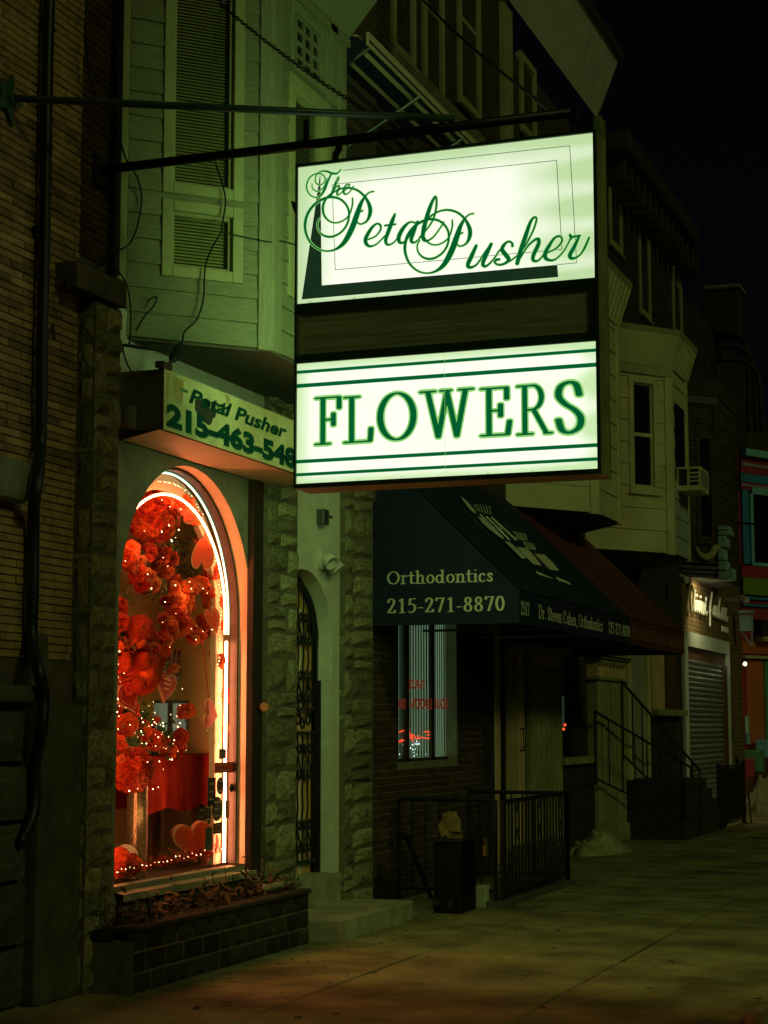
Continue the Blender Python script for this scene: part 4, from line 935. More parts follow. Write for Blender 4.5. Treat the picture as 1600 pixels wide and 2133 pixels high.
# ================================================================ inside the display window
XI = -6.95; YA, YB_ = 10.05, 12.52; ZF = ZB-.02
M['room_olive'] = mat('room_olive', (.72,.56,.20), .8, .12, 3, .1, 30)
M['room_floor'] = mat('room_floor', (.10,.06,.04), .8, .3, 6, .2)
dr = MB(); dr.box(XI-.05,XI,YA,YB_,ZF,3.62); back = dr.obj('display_back_wall', M['room_olive'], sh)
yb = [YA+.0,10.55,10.8,11.05,11.3,11.62,11.95,12.2,YB_]
for a,b in zip(yb[:-1],yb[1:]): MB().box(XI,XI+random.choice([.012,.02,.026]),a+.006,b-.006,ZF,3.6).obj('back_board', M['room_olive'], back)
MB().box(XI,FACE-.22,YB_,YB_+.04,ZF,3.62).obj('display_side_wall', M['room_olive'], sh)
MB().box(XI,FACE-.22,YA-.04,YA,ZF,3.62).obj('display_side_wall', M['room_olive'], sh)
MB().box(XI,FACE-.145,YA,YB_,ZF-.05,ZF-.002).obj('display_floor', M['room_floor'], sh)
MB().box(XI,FACE-.145,YA,YB_,3.60,3.66).obj('display_ceiling', M['room_olive'], sh)
# --- neon border
M['neon_pink'] = emis('neon_pink', (1.0,.22,.085), 40, (.8,.8,.8)); M['neon_mint'] = emis('neon_mint', (.40,1.0,.66), 1.7, (.8,.8,.8)); M['neon_white'] = emis('neon_white', (1.0,.30,.13), 52, (.8,.8,.8))
M['neon_pale'] = emis('neon_pale', (.55,1.0,.68), 1.5, (.8,.8,.8))
XN = FACE-.17
zend = PX(470,1322,XN).z; zlow = PX(470,1336,XN).z; zbot = PX(471,1795,XN).z
def arch_tube(r, z0): return [(XN,YC-r,z0)]+[(XN,y,z) for y,z in arch_pts(r,40)]+[(XN,YC+r,z0)]
rO = PX(475.5,1290,XN).y-YC; rI = PX(466,1290,XN).y-YC
nb = thing('neon_border', 'pink and mint neon tubes outlining the inside of the arched display window', 'neon sign', (XN,YC,ZS))
MB().tube(arch_tube(rO,zend),.0085,8).obj('mint_tube', M['neon_mint'], nb, smooth=True)
MB().tube([(p[0]+.012,p[1],(p[2] if p[2]<=ZS else ZS+(p[2]-ZS)*(1-.075/rI))) for p in arch_tube(rI,zend)],.0085,8).obj('pink_tube', M['neon_pink'], nb, smooth=True)
for s_ in (-1,1):
    y = YC+s_*(rO+rI)/2
    MB().tube([(XN+.005,y,zlow),(XN+.005,y,zbot)],.011,8).obj('straight_tube', M['neon_white'], nb, smooth=True)
    MB().tube([(XN-.005,y+s_*.03,zlow),(XN-.005,y+s_*.03,zbot)],.008,8).obj('straight_tube', M['neon_pale'], nb, smooth=True)
    MB().box(XN-.01,XN+.02,y-.02,y+.035,zend-.03,zlow+.02).obj('tube_bracket', M['steel'], nb)
# --- roses
M['rose'] = mat('rose', (.88,.10,.02), .7, .35, 30, .1, 60, objrand=.3, spec=.2)
M['rose_dark'] = mat('rose_dark', (.60,.045,.012), .7, .35, 30, .1, 60, objrand=.3, spec=.2)
def rose_mesh(seed):
    rr = random.Random(seed); b = MB()
    for ring_,(n,r,h) in enumerate([(6,1.22,-.30),(5,1.0,-.04),(5,.76,.18),(4,.52,.34),(3,.28,.42)]):
        for k in range(n):
            a0 = 2*math.pi*(k+.5*(ring_%2))/n+rr.uniform(-.25,.25); wd = math.pi/n*1.2; P_ = []; dz = rr.uniform(-.10,.10); rs = rr.uniform(.84,1.14)
            for i in range(4):
                t = i/3; curl = (0,.05,.06,-.16)[i] if ring_<3 else (0,.02,.02,-.05)[i]
                for j in range(5):
                    s_ = j/4*2-1; a = a0+s_*wd*(.55,1.,1.,.66)[i]
                    rad = r*rs*(.30,.66,.92,1.08)[i]*(1-.12*s_*s_*(i==3)); z = -.35+(h+.35+dz)*(0,.6,.95,1.0)[i]+curl+.09*math.sin(3*s_+k)*(i>=2)
                    P_.append((rad*math.cos(a), rad*math.sin(a), z))
            b.add(P_, [(i*5+j,i*5+j+1,(i+1)*5+j+1,(i+1)*5+j) for i in range(3) for j in range(4)])
    return b
M['rose_coral'] = mat('rose_coral', (.90,.17,.05), .7, .35, 30, .1, 60, objrand=.25, spec=.2)
ROSES = []; ROSES_D = []; ROSES_O = []
for q in range(3):
    me = rose_mesh(q).mesh('rose', False); me.materials.append(M['rose']); ROSES.append(me)
    me = me.copy(); me.materials.clear(); me.materials.append(M['rose_dark']); ROSES_D.append(me)
    me = me.copy(); me.materials.clear(); me.materials.append(M['rose_coral']); ROSES_O.append(me)
def rose(parent, p, r, d, dark=False, name='rose'):
    q = Vector(d).to_track_quat('Z','Y').to_matrix()@Matrix.Rotation(random.uniform(0,6.28),3,'Z')
    return inst(random.choice(ROSES_D if dark else (ROSES_O if random.random()<.25 else ROSES)), name, None, parent, p, q.to_euler(), (r,r,r))
BULB = MB().ball((0,0,0),1,6,4).mesh('bulb'); M['led'] = emis('led', (1.,.66,.30), 14, sample=False); BULB.materials.append(M['led'])
M['wire_gold'] = mat('wire_gold', (.25,.20,.06), .5, .2, 10, 0, metal=.5)
def lights(name, pts, label, r=.0055, wire_=True):
    t = thing(name, label, 'string lights', pts[0], 'string lights in the display window')
    for p in pts: inst(BULB,'bulb',None,t,Vector(p),(0,0,0),(r*random.choice((.45,.6,.75,1.05))*.8,)*3)
    if wire_: MB().tube([tuple(Vector(p)-Vector((.006,0,0))) for p in pts],.0016,4).obj('wire', M['wire_gold'], t)
    return t
CD = (CAM-Vector((-5.95,11.2,2))).normalized()
XD = FACE-.32
def rose_ball(c, r, n, rr, label, dark=.35, front=True):
    t = thing('rose_ball', label, 'flower ball', c, 'balls of red roses')
    MB().ball(c, r*.86, 14, 10).obj('ball_core', M['rose_dark'], t, smooth=True)
    for k in range(n):
        z = 1-2*(k+.5)/n; a = k*2.39996; d = Vector((math.sqrt(1-z*z)*math.cos(a), math.sqrt(1-z*z)*math.sin(a), z))
        if d.dot(CD) < -.25: continue
        rose(t, c+d*r*.93, rr*random.uniform(.85,1.2), d, random.random()<dark)
    return t
c1_ = PX(320,1078,XD-.02); k1 = 1/298.
rose_ball(c1_, 56*k1, 78, .042, 'large ball of red roses hanging at the top of the arched window')
pts = []
for k in range(36):
    a = random.uniform(0,6.28); z = random.uniform(-.95,.9); d = Vector((math.sqrt(1-z*z)*math.cos(a),math.sqrt(1-z*z)*math.sin(a),z))
    if d.dot(CD) > .1: pts.append(c1_+d*(56*k1+.035))
lights('string_lights', pts, 'tiny warm lights scattered over the large ball of roses', wire_=False)
def garland(name, path, n, rr, spread, label, X=XD, dark=.4, cat='garland', group='rose garlands'):
    n = int(n*1.7); spread *= 1.15
    t = thing(name, label, cat, PX(*path[0],X), group); P_ = smooth(path,8); pts_ = []
    for k in range(n):
        q = P_[int(k/n*(len(P_)-1))]; p = PX(q[0]+random.gauss(0,spread), q[1]+random.gauss(0,spread), X+random.uniform(-.05,.05))
        d = (CD+Vector((random.gauss(0,.75),random.gauss(0,.75),random.gauss(0,.75)))).normalized(); rose(t, p, rr*random.uniform(.75,1.25), d, random.random()<dark)
        if k%4==0: pts_.append(p+CD*.045+Vector((0,random.gauss(0,.02),random.gauss(0,.02))))
    MB().tube([PX(q[0],q[1],X-.03) for q in P_],.02,6).obj('garland_stem', M['green_leaf'], t)
    return t, pts_
g1,l1 = garland('rose_garland', [(243,1150),(262,1158),(285,1185),(300,1215),(312,1232)], 15, .052, 6, 'short garland of large red roses at the left edge below the hanging rose ball')
g2,l2 = garland('rose_garland', [(318,1155),(345,1170),(362,1205),(366,1250),(358,1300),(345,1340),(322,1368)], 52, .040, 9, 'thick garland of red roses curving down beside the heart wreath')
ring_ = [(410+30*math.cos(t), 1268+54*math.sin(t)) for t in np.linspace(-2.4,3.9,24)]
g3,l3 = garland('rose_wreath', ring_, 62, .038, 6, 'oval wreath of red roses with warm lights right of the rose garland', X=XD+.02, cat='wreath')
g4,l4 = garland('rose_garland', [(243,1255),(250,1300),(258,1340),(266,1362)], 12, .045, 6, 'red rose garland running down the left window edge beside the plush bear', dark=.6)
g5,l5 = garland('rose_garland', [(243,1385),(262,1400),(285,1408),(275,1425),(250,1420)], 14, .05, 6, 'cluster of red roses below the plush bear at the left window edge', dark=.5)
g6,l6 = garland('rose_garland', [(248,1470),(270,1480),(300,1495),(318,1520),(342,1545),(365,1560)], 13, .036, 7, 'low spray of red roses and greenery lying on the draped table top', X=XD-.10, dark=.55)
g7,l7 = garland('rose_garland', [(300,1345),(318,1350),(332,1356)], 6, .036, 6, 'small bunch of dark red roses beside the plush bear paws', X=XD-.06, dark=.7)
lf = MB()
for k in range(260):
    q = random.choice([(265,1480),(300,1500),(325,1525),(345,1548),(285,1560)]); p = PX(q[0]+random.gauss(0,16),q[1]+random.gauss(0,14),FACE-.45+random.uniform(-.06,.06)); d = Vector((random.gauss(0,1),random.gauss(0,1),random.gauss(0,1))).normalized(); s_ = d.orthogonal().normalized(); l = random.uniform(.02,.05)
    lf.add([p-d*l,p+s_*l*.35,p+d*l,p-s_*l*.35],[(0,1,2,3)])
stuff(tag(lf.obj('greenery', mat('greenery',(.05,.11,.03),.6,.4,8,0)), 'dark green foliage sprays among the roses above the draped table', 'foliage'))
L0_ = lights('string_lights', l1, 'tiny warm lights on the short left rose garland'); lights('string_lights', l2, 'tiny warm lights along the thick curving rose garland')
lights('string_lights', l6+l7, 'tiny warm lights in the low rose spray on the table top'); lights('string_lights', l3, 'tiny warm lights around the oval rose wreath'); lights('string_lights', l5+l4, 'tiny warm lights among the roses by the plush bear')
# added point lamps brighten the display, standing in for the strings' warm glow
for x,y,X_,e in ((300,1130,FACE-.20,1.5),(390,1240,FACE-.20,1.3),(300,1400,FACE-.19,1.0),(335,1520,FACE-.20,1.6),(300,1700,FACE-.20,.6),(400,1640,FACE-.22,.8)):
    q = bpy.data.lights.new('string_light_fill','POINT'); q.energy = e; q.color = (1.,.50,.17); q.shadow_soft_size = .10
    qo = bpy.data.objects.new('string_light_fill', q); COL.objects.link(qo); qo.location = PX(x,y,X_); own(qo, L0_)
# dried pale foliage behind the roses
b = MB()
for k in range(420):
    p = PX(random.gauss(345,38), random.uniform(1120,1250), FACE-.55+random.uniform(-.08,.08)); d = Vector((random.gauss(0,1),random.gauss(0,1),random.gauss(0,1))).normalized(); s_ = d.orthogonal().normalized(); l = random.uniform(.015,.04)
    b.add([p-d*l,p+s_*l*.4,p+d*l,p-s_*l*.4],[(0,1,2,3)])
stuff(tag(b.obj('dried_foliage', mat('dry',(.30,.27,.13),.9,.3,8,0)), 'pale dried foliage hanging behind the red rose garlands', 'foliage'))
# --- plush bear
M['plush'] = mat('plush', (.55,.05,.010), .95, .3, 40, .9, 160, spec=.05)
tb = thing('plush_bear', 'red plush teddy bear facing right among the roses at the left of the window', 'teddy bear', PX(292,1400,XD))
def bb(name, x, y, rpx, sc=(1,1,1), dx=0., m='plush', parent=tb):
    q = MB().ball(PX(x,y,XD+.05+dx), rpx*k1, 40, 28, sc)
    if rpx > 6:                                          # pile of the plush: every point pushed in or out a little
        c = PX(x,y,XD+.05+dx); q.v = [tuple(c+(Vector(v)-c)*(1+random.uniform(-.05,.06))) for v in q.v]
    return q.obj(name, M[m], parent, smooth=True)
bb('body', 296,1400,42,(1,.8,1.1)); bb('head',290,1314,33,(1,1.05,.98)); bb('muzzle',310,1324,17,(1,1,.85),.03); bb('nose',319,1317,4.5,dx=.08,m='black_metal'); bb('eye',300,1306,3,dx=.12,m='black_metal'); bb('eye',314,1303,3,dx=.07,m='black_metal')
bb('ear',266,1296,12,(.6,1,1)); bb('ear',300,1290,10,(.6,1,1),-.05); bb('arm',328,1372,19,(.9,.8,1.25),.05); bb('leg',300,1378,18,(.9,.9,1.1),.09); bb('arm',262,1380,16,(.9,.8,1.3),.05); bb('leg',288,1425,17,(1,1,1),.08)
MB().tube([PX(x,y,XD+.12) for x,y in [(289,1345),(300,1338),(310,1346),(318,1342),(325,1346)]],.022,8).obj('bow', M['rose'], tb, smooth=True)
# --- hearts
def heart_loop(n=40): 
    L_ = []
    for k in range(n):
        t = 2*math.pi*k/n; L_.append((16*math.sin(t)**3/17., (13*math.cos(t)-5*math.cos(2*t)-2*math.cos(3*t)-math.cos(4*t))/17.))
    return L_
M['heart_red'] = mat('heart_red', (.75,.075,.02), .5, .2, 5, .05, 30); M['heart_rim'] = mat('heart_rim', (.80,.35,.18), .5, .1, 5, 0); M['heart_dark'] = mat('heart_dark', (.38,.02,.008), .6, .2, 5, .1, 30)
def heart(c, sx, sz_, yaw, roll, label, name='heart_cutout', m='heart_red', thick=.02, cord=None, text=False):
    t = thing(name, label, 'heart', c, 'hearts in the display window'); R_ = Matrix.Rotation(yaw,3,'Z')@Matrix.Rotation(roll,3,'X')
    L_ = heart_loop(); f = lambda k,d: [c+R_@Vector((d, y*sx*k, z*sz_*k)) for y,z in L_]
    MB().prism(f(1.,-thick/2), R_@Vector((thick,0,0))).obj('rim', M['heart_rim'], t)
    MB().prism(f(.90,thick/2+.001), R_@Vector((.004,0,0))).obj('face', M[m], t)
    L2 = [c+R_@Vector((thick/2+.005, y*sx*.74, z*sz_*.74)) for y,z in L_]; MB().tube(L2,.0016,4,closed=True).obj('inner_line', M['heart_rim'], t)
    if cord: MB().tube([c+Vector((0,0,sz_*.4)), cord],.004,5).obj('ribbon', M['heart_red'], t)
    if text:
        for z_,w_ in ((.28,.5),(.02,.42),(-.25,.3)):
            MB().prism([c+R_@Vector((thick/2+.007,y*sx*.9,(z_+dz)*sz_)) for y,dz in ((-w_,0),(w_*.6,0),(w_*.6,.10),(-w_,.10))], R_@Vector((.002,0,0))).obj('print', M['heart_rim'], t)
    return t
yw = -.15
heart(PX(437,1487,XN-.03), .115, .135, yw+.15, 1.45, 'red heart cutout with pink rim hanging sideways near the lower neon tube', cord=PX(420,1330,XN-.03))
heart(PX(388,1062,XN-.05), .10, .125, -.9, 2.6, 'narrow red heart cutout turned edge on beside the hanging rose ball', cord=PX(392,1030,XN-.05))
heart(PX(424,1150,XN-.05), .09, .19, -1.0, 3.0, 'slender red heart cutout hanging above the rose wreath near the neon', cord=PX(420,1090,XN-.05))
heart(PX(444,1290,XN-.05), .06, .125, -1.15, .3, 'thin edge on heart outline hanging between wreath and neon')
heart(PX(268,1448,XD), .145, .15, yw, .5, 'large red heart plaque at the left edge below the bear', m='heart_dark', text=False)
heart(PX(345,1428,XD-.05), .125, .13, yw, -.2, 'red heart plaque with lettering under the open sign', m='heart_dark', text=True)
# --- open sign
c = PX(345,1388,FACE-.75); fo = FX(FACE-.75); u0,u1 = fo.px(318,1388)[0], fo.px(381,1388)[0]; z0,z1 = fo.px(350,1415)[1], fo.px(350,1357)[1]
os_ = thing('open_sign', 'small white paper sign reading Yes we are open behind the plush bear', 'sign', c)
MB().fb(fo,u0-.12,u1,-.01,0,z0,z1).obj('sheet', mat('paper',(.55,.50,.36),.7,.1,4,0), os_)
M['sign_red'] = mat('sign_red',(.30,.03,.015),.6,.1,5,0)
sans_on('Yes!!', fo, u0-.10, u1-.05, (z0+z1)/2+.035, .10, .004, M['sign_red'], os_, 'lettering', .15, .02)
sans_on("WE'RE OPEN", fo, u0-.11, u1-.012, z0+.035, .09, .004, M['sign_red'], os_, 'lettering', .1, .02)
MB().fb(fo,u0-.12,u1-.01,.002,.004,(z0+z1)/2,(z0+z1)/2+.006).obj('rule', M['sign_red'], os_)
# --- single roses
for x,y,r,X_,lab in [(262,1514,21,XD,'big red rose at the left edge above the rose bouquet'),(318,1540,21,XD-.06,'big dark red rose standing behind the draped table top'),(386,1478,17,XD-.03,'red rose beside the pale glowing box'),(372,1535,18,XD-.05,'dark red rose cluster at the right end of the table top'),(247,1550,14,XD,'half hidden red rose at the left window edge'),(372,1560,14,XD-.05,'small drooping red rose over the table edge'),
    (465,1446,16,XN-.04,'red rose beside the straight neon tube, upper of the two'),(466,1520,16,XN-.04,'red rose beside the straight neon tube, lower of the two'),(455,1382,15,XN-.05,'small red rose below the end of the neon arch'),(455,1252,17,XN-.06,'red rose between wreath and neon arch'),(442,1192,17,XN-.06,'red rose on the right side under the neon curve'),(425,1128,16,XN-.06,'red rose near the top right curve of the neon arch'),(403,1072,18,XN-.06,'red rose right of the narrow heart cutout'),(460,1305,13,XN-.05,'little red rose at the joint of the neon tubes'),(375,1040,18,XN-.07,'red rose above the narrow heart cutout')]:
    p = PX(x,y,X_); t = thing('single_rose', lab, 'rose', p, 'single roses in the display window'); rose(t, p, r*k1*1.05, CD+Vector((random.gauss(0,.25),random.gauss(0,.25),random.gauss(0,.25))), m_ if False else X_==XD-.06 or X_==XD-.05)
    MB().tube([p-CD*.02, p-CD*.02-Vector((0,0,.09))],.004,5).obj('stem', M['green_leaf'], t)
# beads beside the neon
pts = [PX(x+random.gauss(0,1.6),y,XN-.03) for x,y in smooth([(330,1003),(360,1008),(395,1030),(425,1085),(443,1150),(455,1220),(460,1290),(456,1360),(455,1420),(458,1480),(454,1560)],26)]
lights('string_lights', pts[::3], 'strand of tiny golden lights following the inside of the neon arch', .004)
pts = [PX(random.gauss(330,42),random.gauss(1520,34),XD+random.uniform(-.12,.0)) for k in range(60)]
lights('string_lights', [PX(q.x,q.y,XD) if False else q for q in pts], 'scattered tiny white lights above the draped table', .0045, False)
pts = [PX(244+random.gauss(0,3)+max(0,random.gauss(0,10)),1330+k*9,XD+.05) for k in range(22)]
lights('string_lights', pts, 'vertical strand of tiny lights at the left window edge', .005)
# --- pale glowing box, added in place of a small light reflection
p = PX(357,1493,FACE-.5); lt = thing('lantern', 'made-up pale glowing box above the table in place of a light reflection', 'lantern', p)
MB().box(p.x-.08,p.x+.06,p.y-.13,p.y+.13,p.z-.11,p.z+.10).obj('pale_box', emis('box_glow',(.5,.75,.5),.13,(.3,.3,.25),False), lt, bevel=.01)
for dy in (-.13,.13): MB().box(p.x+.04,p.x+.075,p.y+dy-.008,p.y+dy+.008,p.z-.12,p.z+.12).obj('box_post', M['steel'], lt)
MB().box(p.x-.09,p.x+.075,p.y-.14,p.y+.14,p.z+.10,p.z+.12).obj('box_cap', M['steel'], lt)
# --- draped table
ft = FX(FACE-.55); ya2 = ft.px(262,1600)[0]; yb2 = ft.px(414,1600)[0]; zt2 = ft.px(350,1572)[1]; zh = ft.px(380,1682)[1]
M['red_cloth'] = mat('red_cloth', (.42,.02,.006), .85, .25, 6, .3, 90, spec=.1)
tbq = thing('draped_table', 'display table under a red cloth rounded at its right end', 'table', Vector((FACE-.7,(ya2+yb2)/2,ZF)))
foot = [(FACE-.45,ya2-.1)]+[(FACE-.45,ya2+(yb2-ya2)*t) for t in np.linspace(.08,1,14)]+[(FACE-.70+.25*math.cos(a),yb2+.16*math.sin(a)) for a in np.linspace(.15,3.0,14)]+[(FACE-.95,ya2-.1)]
nf = len(foot); vs = []; fs_ = []; cxy = (FACE-.7,(ya2+yb2)/2)
rows = [(zt2,.97),(zt2-.012,1.0)]+[(zt2-(zt2-zh)*t,1+.02*t) for t in (.2,.5,.8,1.)]
for z_,k_ in rows:
    for i,(x,y) in enumerate(foot):
        rip = (1-(z_-zh)/(zt2-zh))*.034*math.sin(i*1.9)+random.uniform(-.002,.002); vs.append((cxy[0]+(x-cxy[0])*(k_+rip*2), cxy[1]+(y-cxy[1])*(k_+rip*.3), z_-(.02*math.sin(i*.9) if z_<=zh+.001 else 0)))
for i in range(len(rows)-1):
    for j in range(nf-1): fs_.append((i*nf+j,i*nf+j+1,(i+1)*nf+j+1,(i+1)*nf+j))
fs_.append(tuple(range(nf)))
MB().add(vs,fs_).obj('tablecloth', M['red_cloth'], tbq, smooth=False)
for x,y in ((FACE-.5,ya2+.1),(FACE-.5,yb2-.02),(FACE-.9,ya2+.1),(FACE-.9,yb2-.02)): MB().box(x-.02,x+.02,y-.02,y+.02,ZF,zt2-.02).obj('leg', M['brown_wood'], tbq)
# low shelf things under the table
MB_ = MB().box(FACE-1.1,FACE-.95,ya2+.35,yb2+.05,ZF,ZF+.42); tag(MB_.obj('storage_box', M['room_olive'], bevel=.01), 'plain olive box on the display floor under the draped table', 'box')
# --- glitter vase with rose bouquet
pv = PX(284,1795,XD+.02); zv1 = PX(284,1632,XD+.02).z
gm, n_, b_, out_ = _mat('glitter'); L_ = n_.links
vo = n_.nodes.new('ShaderNodeTexVoronoi'); vo.inputs['Scale'].default_value = 190; tcg = n_.nodes.new('ShaderNodeTexCoord'); L_.new(tcg.outputs['Object'], vo.inputs['Vector'])
cr = n_.nodes.new('ShaderNodeMix'); cr.data_type = 'RGBA'; L_.new(vo.outputs['Color'], cr.inputs['Factor']); cr.inputs['A'].default_value = (.08,.05,.02,1); cr.inputs['B'].default_value = (.7,.55,.3,1); L_.new(cr.outputs['Result'], b_.inputs['Base Color'])
b_.inputs['Metallic'].default_value = .8; b_.inputs['Roughness'].default_value = .35
nm_ = n_.nodes.new('ShaderNodeBump'); nm_.inputs['Strength'].default_value = 1; nm_.inputs['Distance'].default_value = .01; L_.new(vo.outputs['Color'], nm_.inputs['Height']); L_.new(nm_.outputs[0], b_.inputs['Normal']); M['glitter'] = gm
tag(MB().lathe((pv.x,pv.y,ZF),[(.075,0),(.075,.02),(.07,zv1-ZF),(.065,zv1-ZF)],20).obj('glitter_vase', gm, smooth=False), 'tall glittering gold cylinder vase at the left of the display', 'vase')
cb2 = PX(274,1603,XD+.02); rose_ball(cb2, 44*k1, 60, .05, 'round bouquet of red roses standing in the glittering vase', .45)
lights('string_lights', [cb2+Vector((.17*math.cos(a)*.6+.08,.17*math.sin(a),.16*math.cos(a*2.3))) for a in np.linspace(-1.6,1.6,7)], 'few tiny lights on the bouquet in the vase', .006, False)
# --- heart gift box at the right
heart(PX(400,1748,XN-.12), .17, .17, -.7, .15, 'large red heart gift box leaning at the lower right of the window', 'heart_box', 'heart_red', .06)
heart(PX(432,1762,XN-.09), .10, .15, -.3, -.25, 'second red heart box leaning behind the window stickers', 'heart_box', 'heart_dark', .05)
# --- balls and roses at lower left
tag(MB().ball(PX(262,1785,XD+.03),.085,18,12).obj('white_ball', mat('wb',(.7,.5,.35),.6,.1,5,.1), smooth=True), 'white round ornament behind the red pompoms at the lower left', 'ornament')
for x,y,r,lab in [(248,1790,26,'fluffy red pompom at the lower left window corner'),(272,1800,24,'fluffy red pompom beside the tinsel garland'),(246,1812,18,'small red pompom lowest in the left window corner')]:
    t = thing('pompom', lab, 'pompom', PX(x,y,XD+.1), 'red pompoms'); c = PX(x,y,XD+.1)
    MB().ball(c, r*k1*.8, 14, 10).obj('pompom_core', M['plush'], t, smooth=True)
    for k in range(26):
        z = 1-2*(k+.5)/26; a = k*2.4; d = Vector((math.sqrt(1-z*z)*math.cos(a), math.sqrt(1-z*z)*math.sin(a), z)); rose(t, c+d*r*k1*.75, r*k1*.42, d, k%3==0, 'tuft')
# --- tinsel
M['tinsel'] = mat('tinsel', (.75,.06,.02), .25, .3, 20, 0, metal=.85, spec=.5); b = MB()
for k in range(1500):
    t = random.random(); x = 240+226*t; p = PX(x, 1826-50*t-abs(random.gauss(0,8 if t<.3 else 11))-2, FACE-.17-random.uniform(0,.07)); d = Vector((random.gauss(0,.6),random.gauss(0,1),random.gauss(0,1))).normalized(); s_ = d.orthogonal().normalized()*.0016; l = random.uniform(.01,.028)
    b.add([p-d*l-s_,p-d*l+s_,p+d*l+s_*.3,p+d*l-s_*.3],[(0,1,2,3)])
stuff(tag(b.obj('tinsel_garland', M['tinsel']), 'red metallic tinsel garland along the bottom of the display window', 'tinsel'))
lights('string_lights', [PX(240+226*t,1822-48*t-random.uniform(2,12),FACE-.16) for t in np.linspace(.02,.98,26)], 'tiny lights glinting in the tinsel along the window bottom', .004, False)
# --- stickers on the glass
XG = FACE-.126
M['st_dark'] = mat('st_dark',(.035,.03,.025),.5,.2,8,0); M['st_green'] = mat('st_green',(.05,.075,.045),.5,.2,8,0); M['st_red'] = mat('st_red',(.45,.05,.02),.5,.2,8,0); M['st_grey'] = mat('st_grey',(.20,.19,.14),.5,.2,8,0); M['st_pink'] = mat('st_pink',(.55,.25,.13),.5,.2,8,0); M['st_print'] = mat('st_print',(.4,.36,.22),.5,.2,8,0)
def sticker(x0,y0,x1,y1,m,lab,oval=False,bars=0):
    fg = FX(XG); a_,zt_ = fg.px(x0,(y0+y1)/2)[0], fg.px((x0+x1)/2,y0)[1]; b_2,zb_ = fg.px(x1,(y0+y1)/2)[0], fg.px((x0+x1)/2,y1)[1]; c_ = ((a_+b_2)/2,(zt_+zb_)/2); w,h = (b_2-a_)/2,(zt_-zb_)/2
    loop = [(c_[0]+w*math.cos(t),c_[1]+h*math.sin(t)) for t in np.linspace(0,2*math.pi,24,endpoint=False)] if oval else [(a_,zb_),(b_2,zb_),(b_2,zt_),(a_,zt_)]
    o = tag(MB().prism([fg.P(u,0,z) for u,z in loop], (.002,0,0)).obj('window_sticker', M[m]), lab, 'sticker', 'stickers on the display window')
    for k in range(bars):
        z_ = c_[1]+h*(.55-1.1*k/max(1,bars-1)); MB().fb(fg,c_[0]-w*.6,c_[0]+w*random.uniform(.2,.6),.0025,.003,z_-h*.07,z_+h*.07).obj('print', M['st_print' if m!='st_pink' and m!='st_grey' else 'st_dark'], o)
sticker(456,1560,471,1581,'st_grey','grey square sticker at the top of the sticker column',bars=3)
sticker(447,1588,486,1610,'st_red','red banner sticker across the neon tube',bars=2)
sticker(432,1620,449,1678,'st_dark','dark tall sticker beside the oval blue one',bars=3)
sticker(451,1619,466,1655,'st_dark','dark oval sticker under the red banner',True,2)
sticker(441,1659,463,1711,'st_green','larger green oval sticker in the sticker column',True,3)
sticker(430,1672,440,1717,'st_green','narrow green oval sticker left of the larger oval',True,2)
sticker(412,1682,430,1708,'st_dark','dark rectangular sticker left of the green ovals',bars=2)
sticker(444,1714,461,1737,'st_dark','dark square sticker below the green ovals',bars=2)
sticker(428,1724,441,1771,'letter_green','tall dark green strip sticker lowest in the column')
sticker(469,1667,477,1704,'st_pink','pink rectangular sticker over the straight neon tube',bars=4)
sticker(478,1632,486,1650,'st_dark','tiny dark octagonal sticker right of the neon tube',True,1)
# --- shelf and pipe on the back wall
p = PX(300,1262,XI+.1); sf = thing('wall_shelf', 'narrow cream shelf on the back wall behind the rose garlands', 'shelf', p)
MB().box(XI+.02,XI+.2,p.y-.7,p.y+.5,p.z-.015,p.z+.015).obj('shelf_board', M['room_olive'], sf)
MB().box(XI+.02,XI+.16,p.y-.1,p.y+.12,p.z-.12,p.z-.02).obj('bracket', M['cream'], sf)
b = MB().box(XI+.06,XI+.16,p.y+.1,p.y+.32,p.z+.02,p.z+.10); tag(b.obj('paper_note', M['white_paint']), 'small white card standing on the narrow shelf', 'card')
tag(MB().tube(smooth([tuple(PX(x,y,FACE-.6)) for x,y in [(432,1305),(433,1370),(437,1420),(441,1462)]],5),.004,5).obj('hanging_cable', M['cord']), 'thin black cord hanging behind the sideways heart', 'cord')
p = PX(444,1360,FACE-.4); o = tag(MB().lathe(p,[(.02,-.03),(.03,0),(.02,.03)],10,(0,1,0)).obj('spot_lamp', M['black_metal']), 'little dark spotlight clipped behind the hanging cord', 'lamp')
# ================================================================ brick houses with the dental offices
XW = -5.68; fw_ = FX(XW)
YB0 = 14.88; YB1 = fw_.px(1058,200)[0]; YB2 = fw_.px(1243,236)[0]
h1_ = thing('dental_house', 'dark red brick house with navy dental awning next to the flower shop', 'house', (XW,YB0,0))
h2_ = thing('dentist_house', 'dark brick house with cream bay over the maroon awning', 'house', (XW,YB1,0))
wy0,wy1 = fw_.px(828,1450)[0], fw_.px(953,1450)[0]; wz0 = fw_.px(830,1589)[1]; wz1 = 2.95
dy0 = fw_.px(1019,1500)[0]
for h,a,b in ((h1_,YB0,YB1),(h2_,YB1+.004,YB2)):
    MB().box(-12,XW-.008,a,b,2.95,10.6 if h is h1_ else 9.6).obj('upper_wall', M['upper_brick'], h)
MB().box(-12,XW-.008,YB0,wy0,-.9,2.946).box(-12,XW-.008,wy1,dy0,-.9,2.946).box(-12,XW-.008,wy0,wy1,-.9,wz0).box(-12,XW-.2,wy0,wy1,wz0,2.946).box(-12,XW-.3,dy0,YB1,-.02,2.946).obj('wall', M['lime_mortar'], h1_)
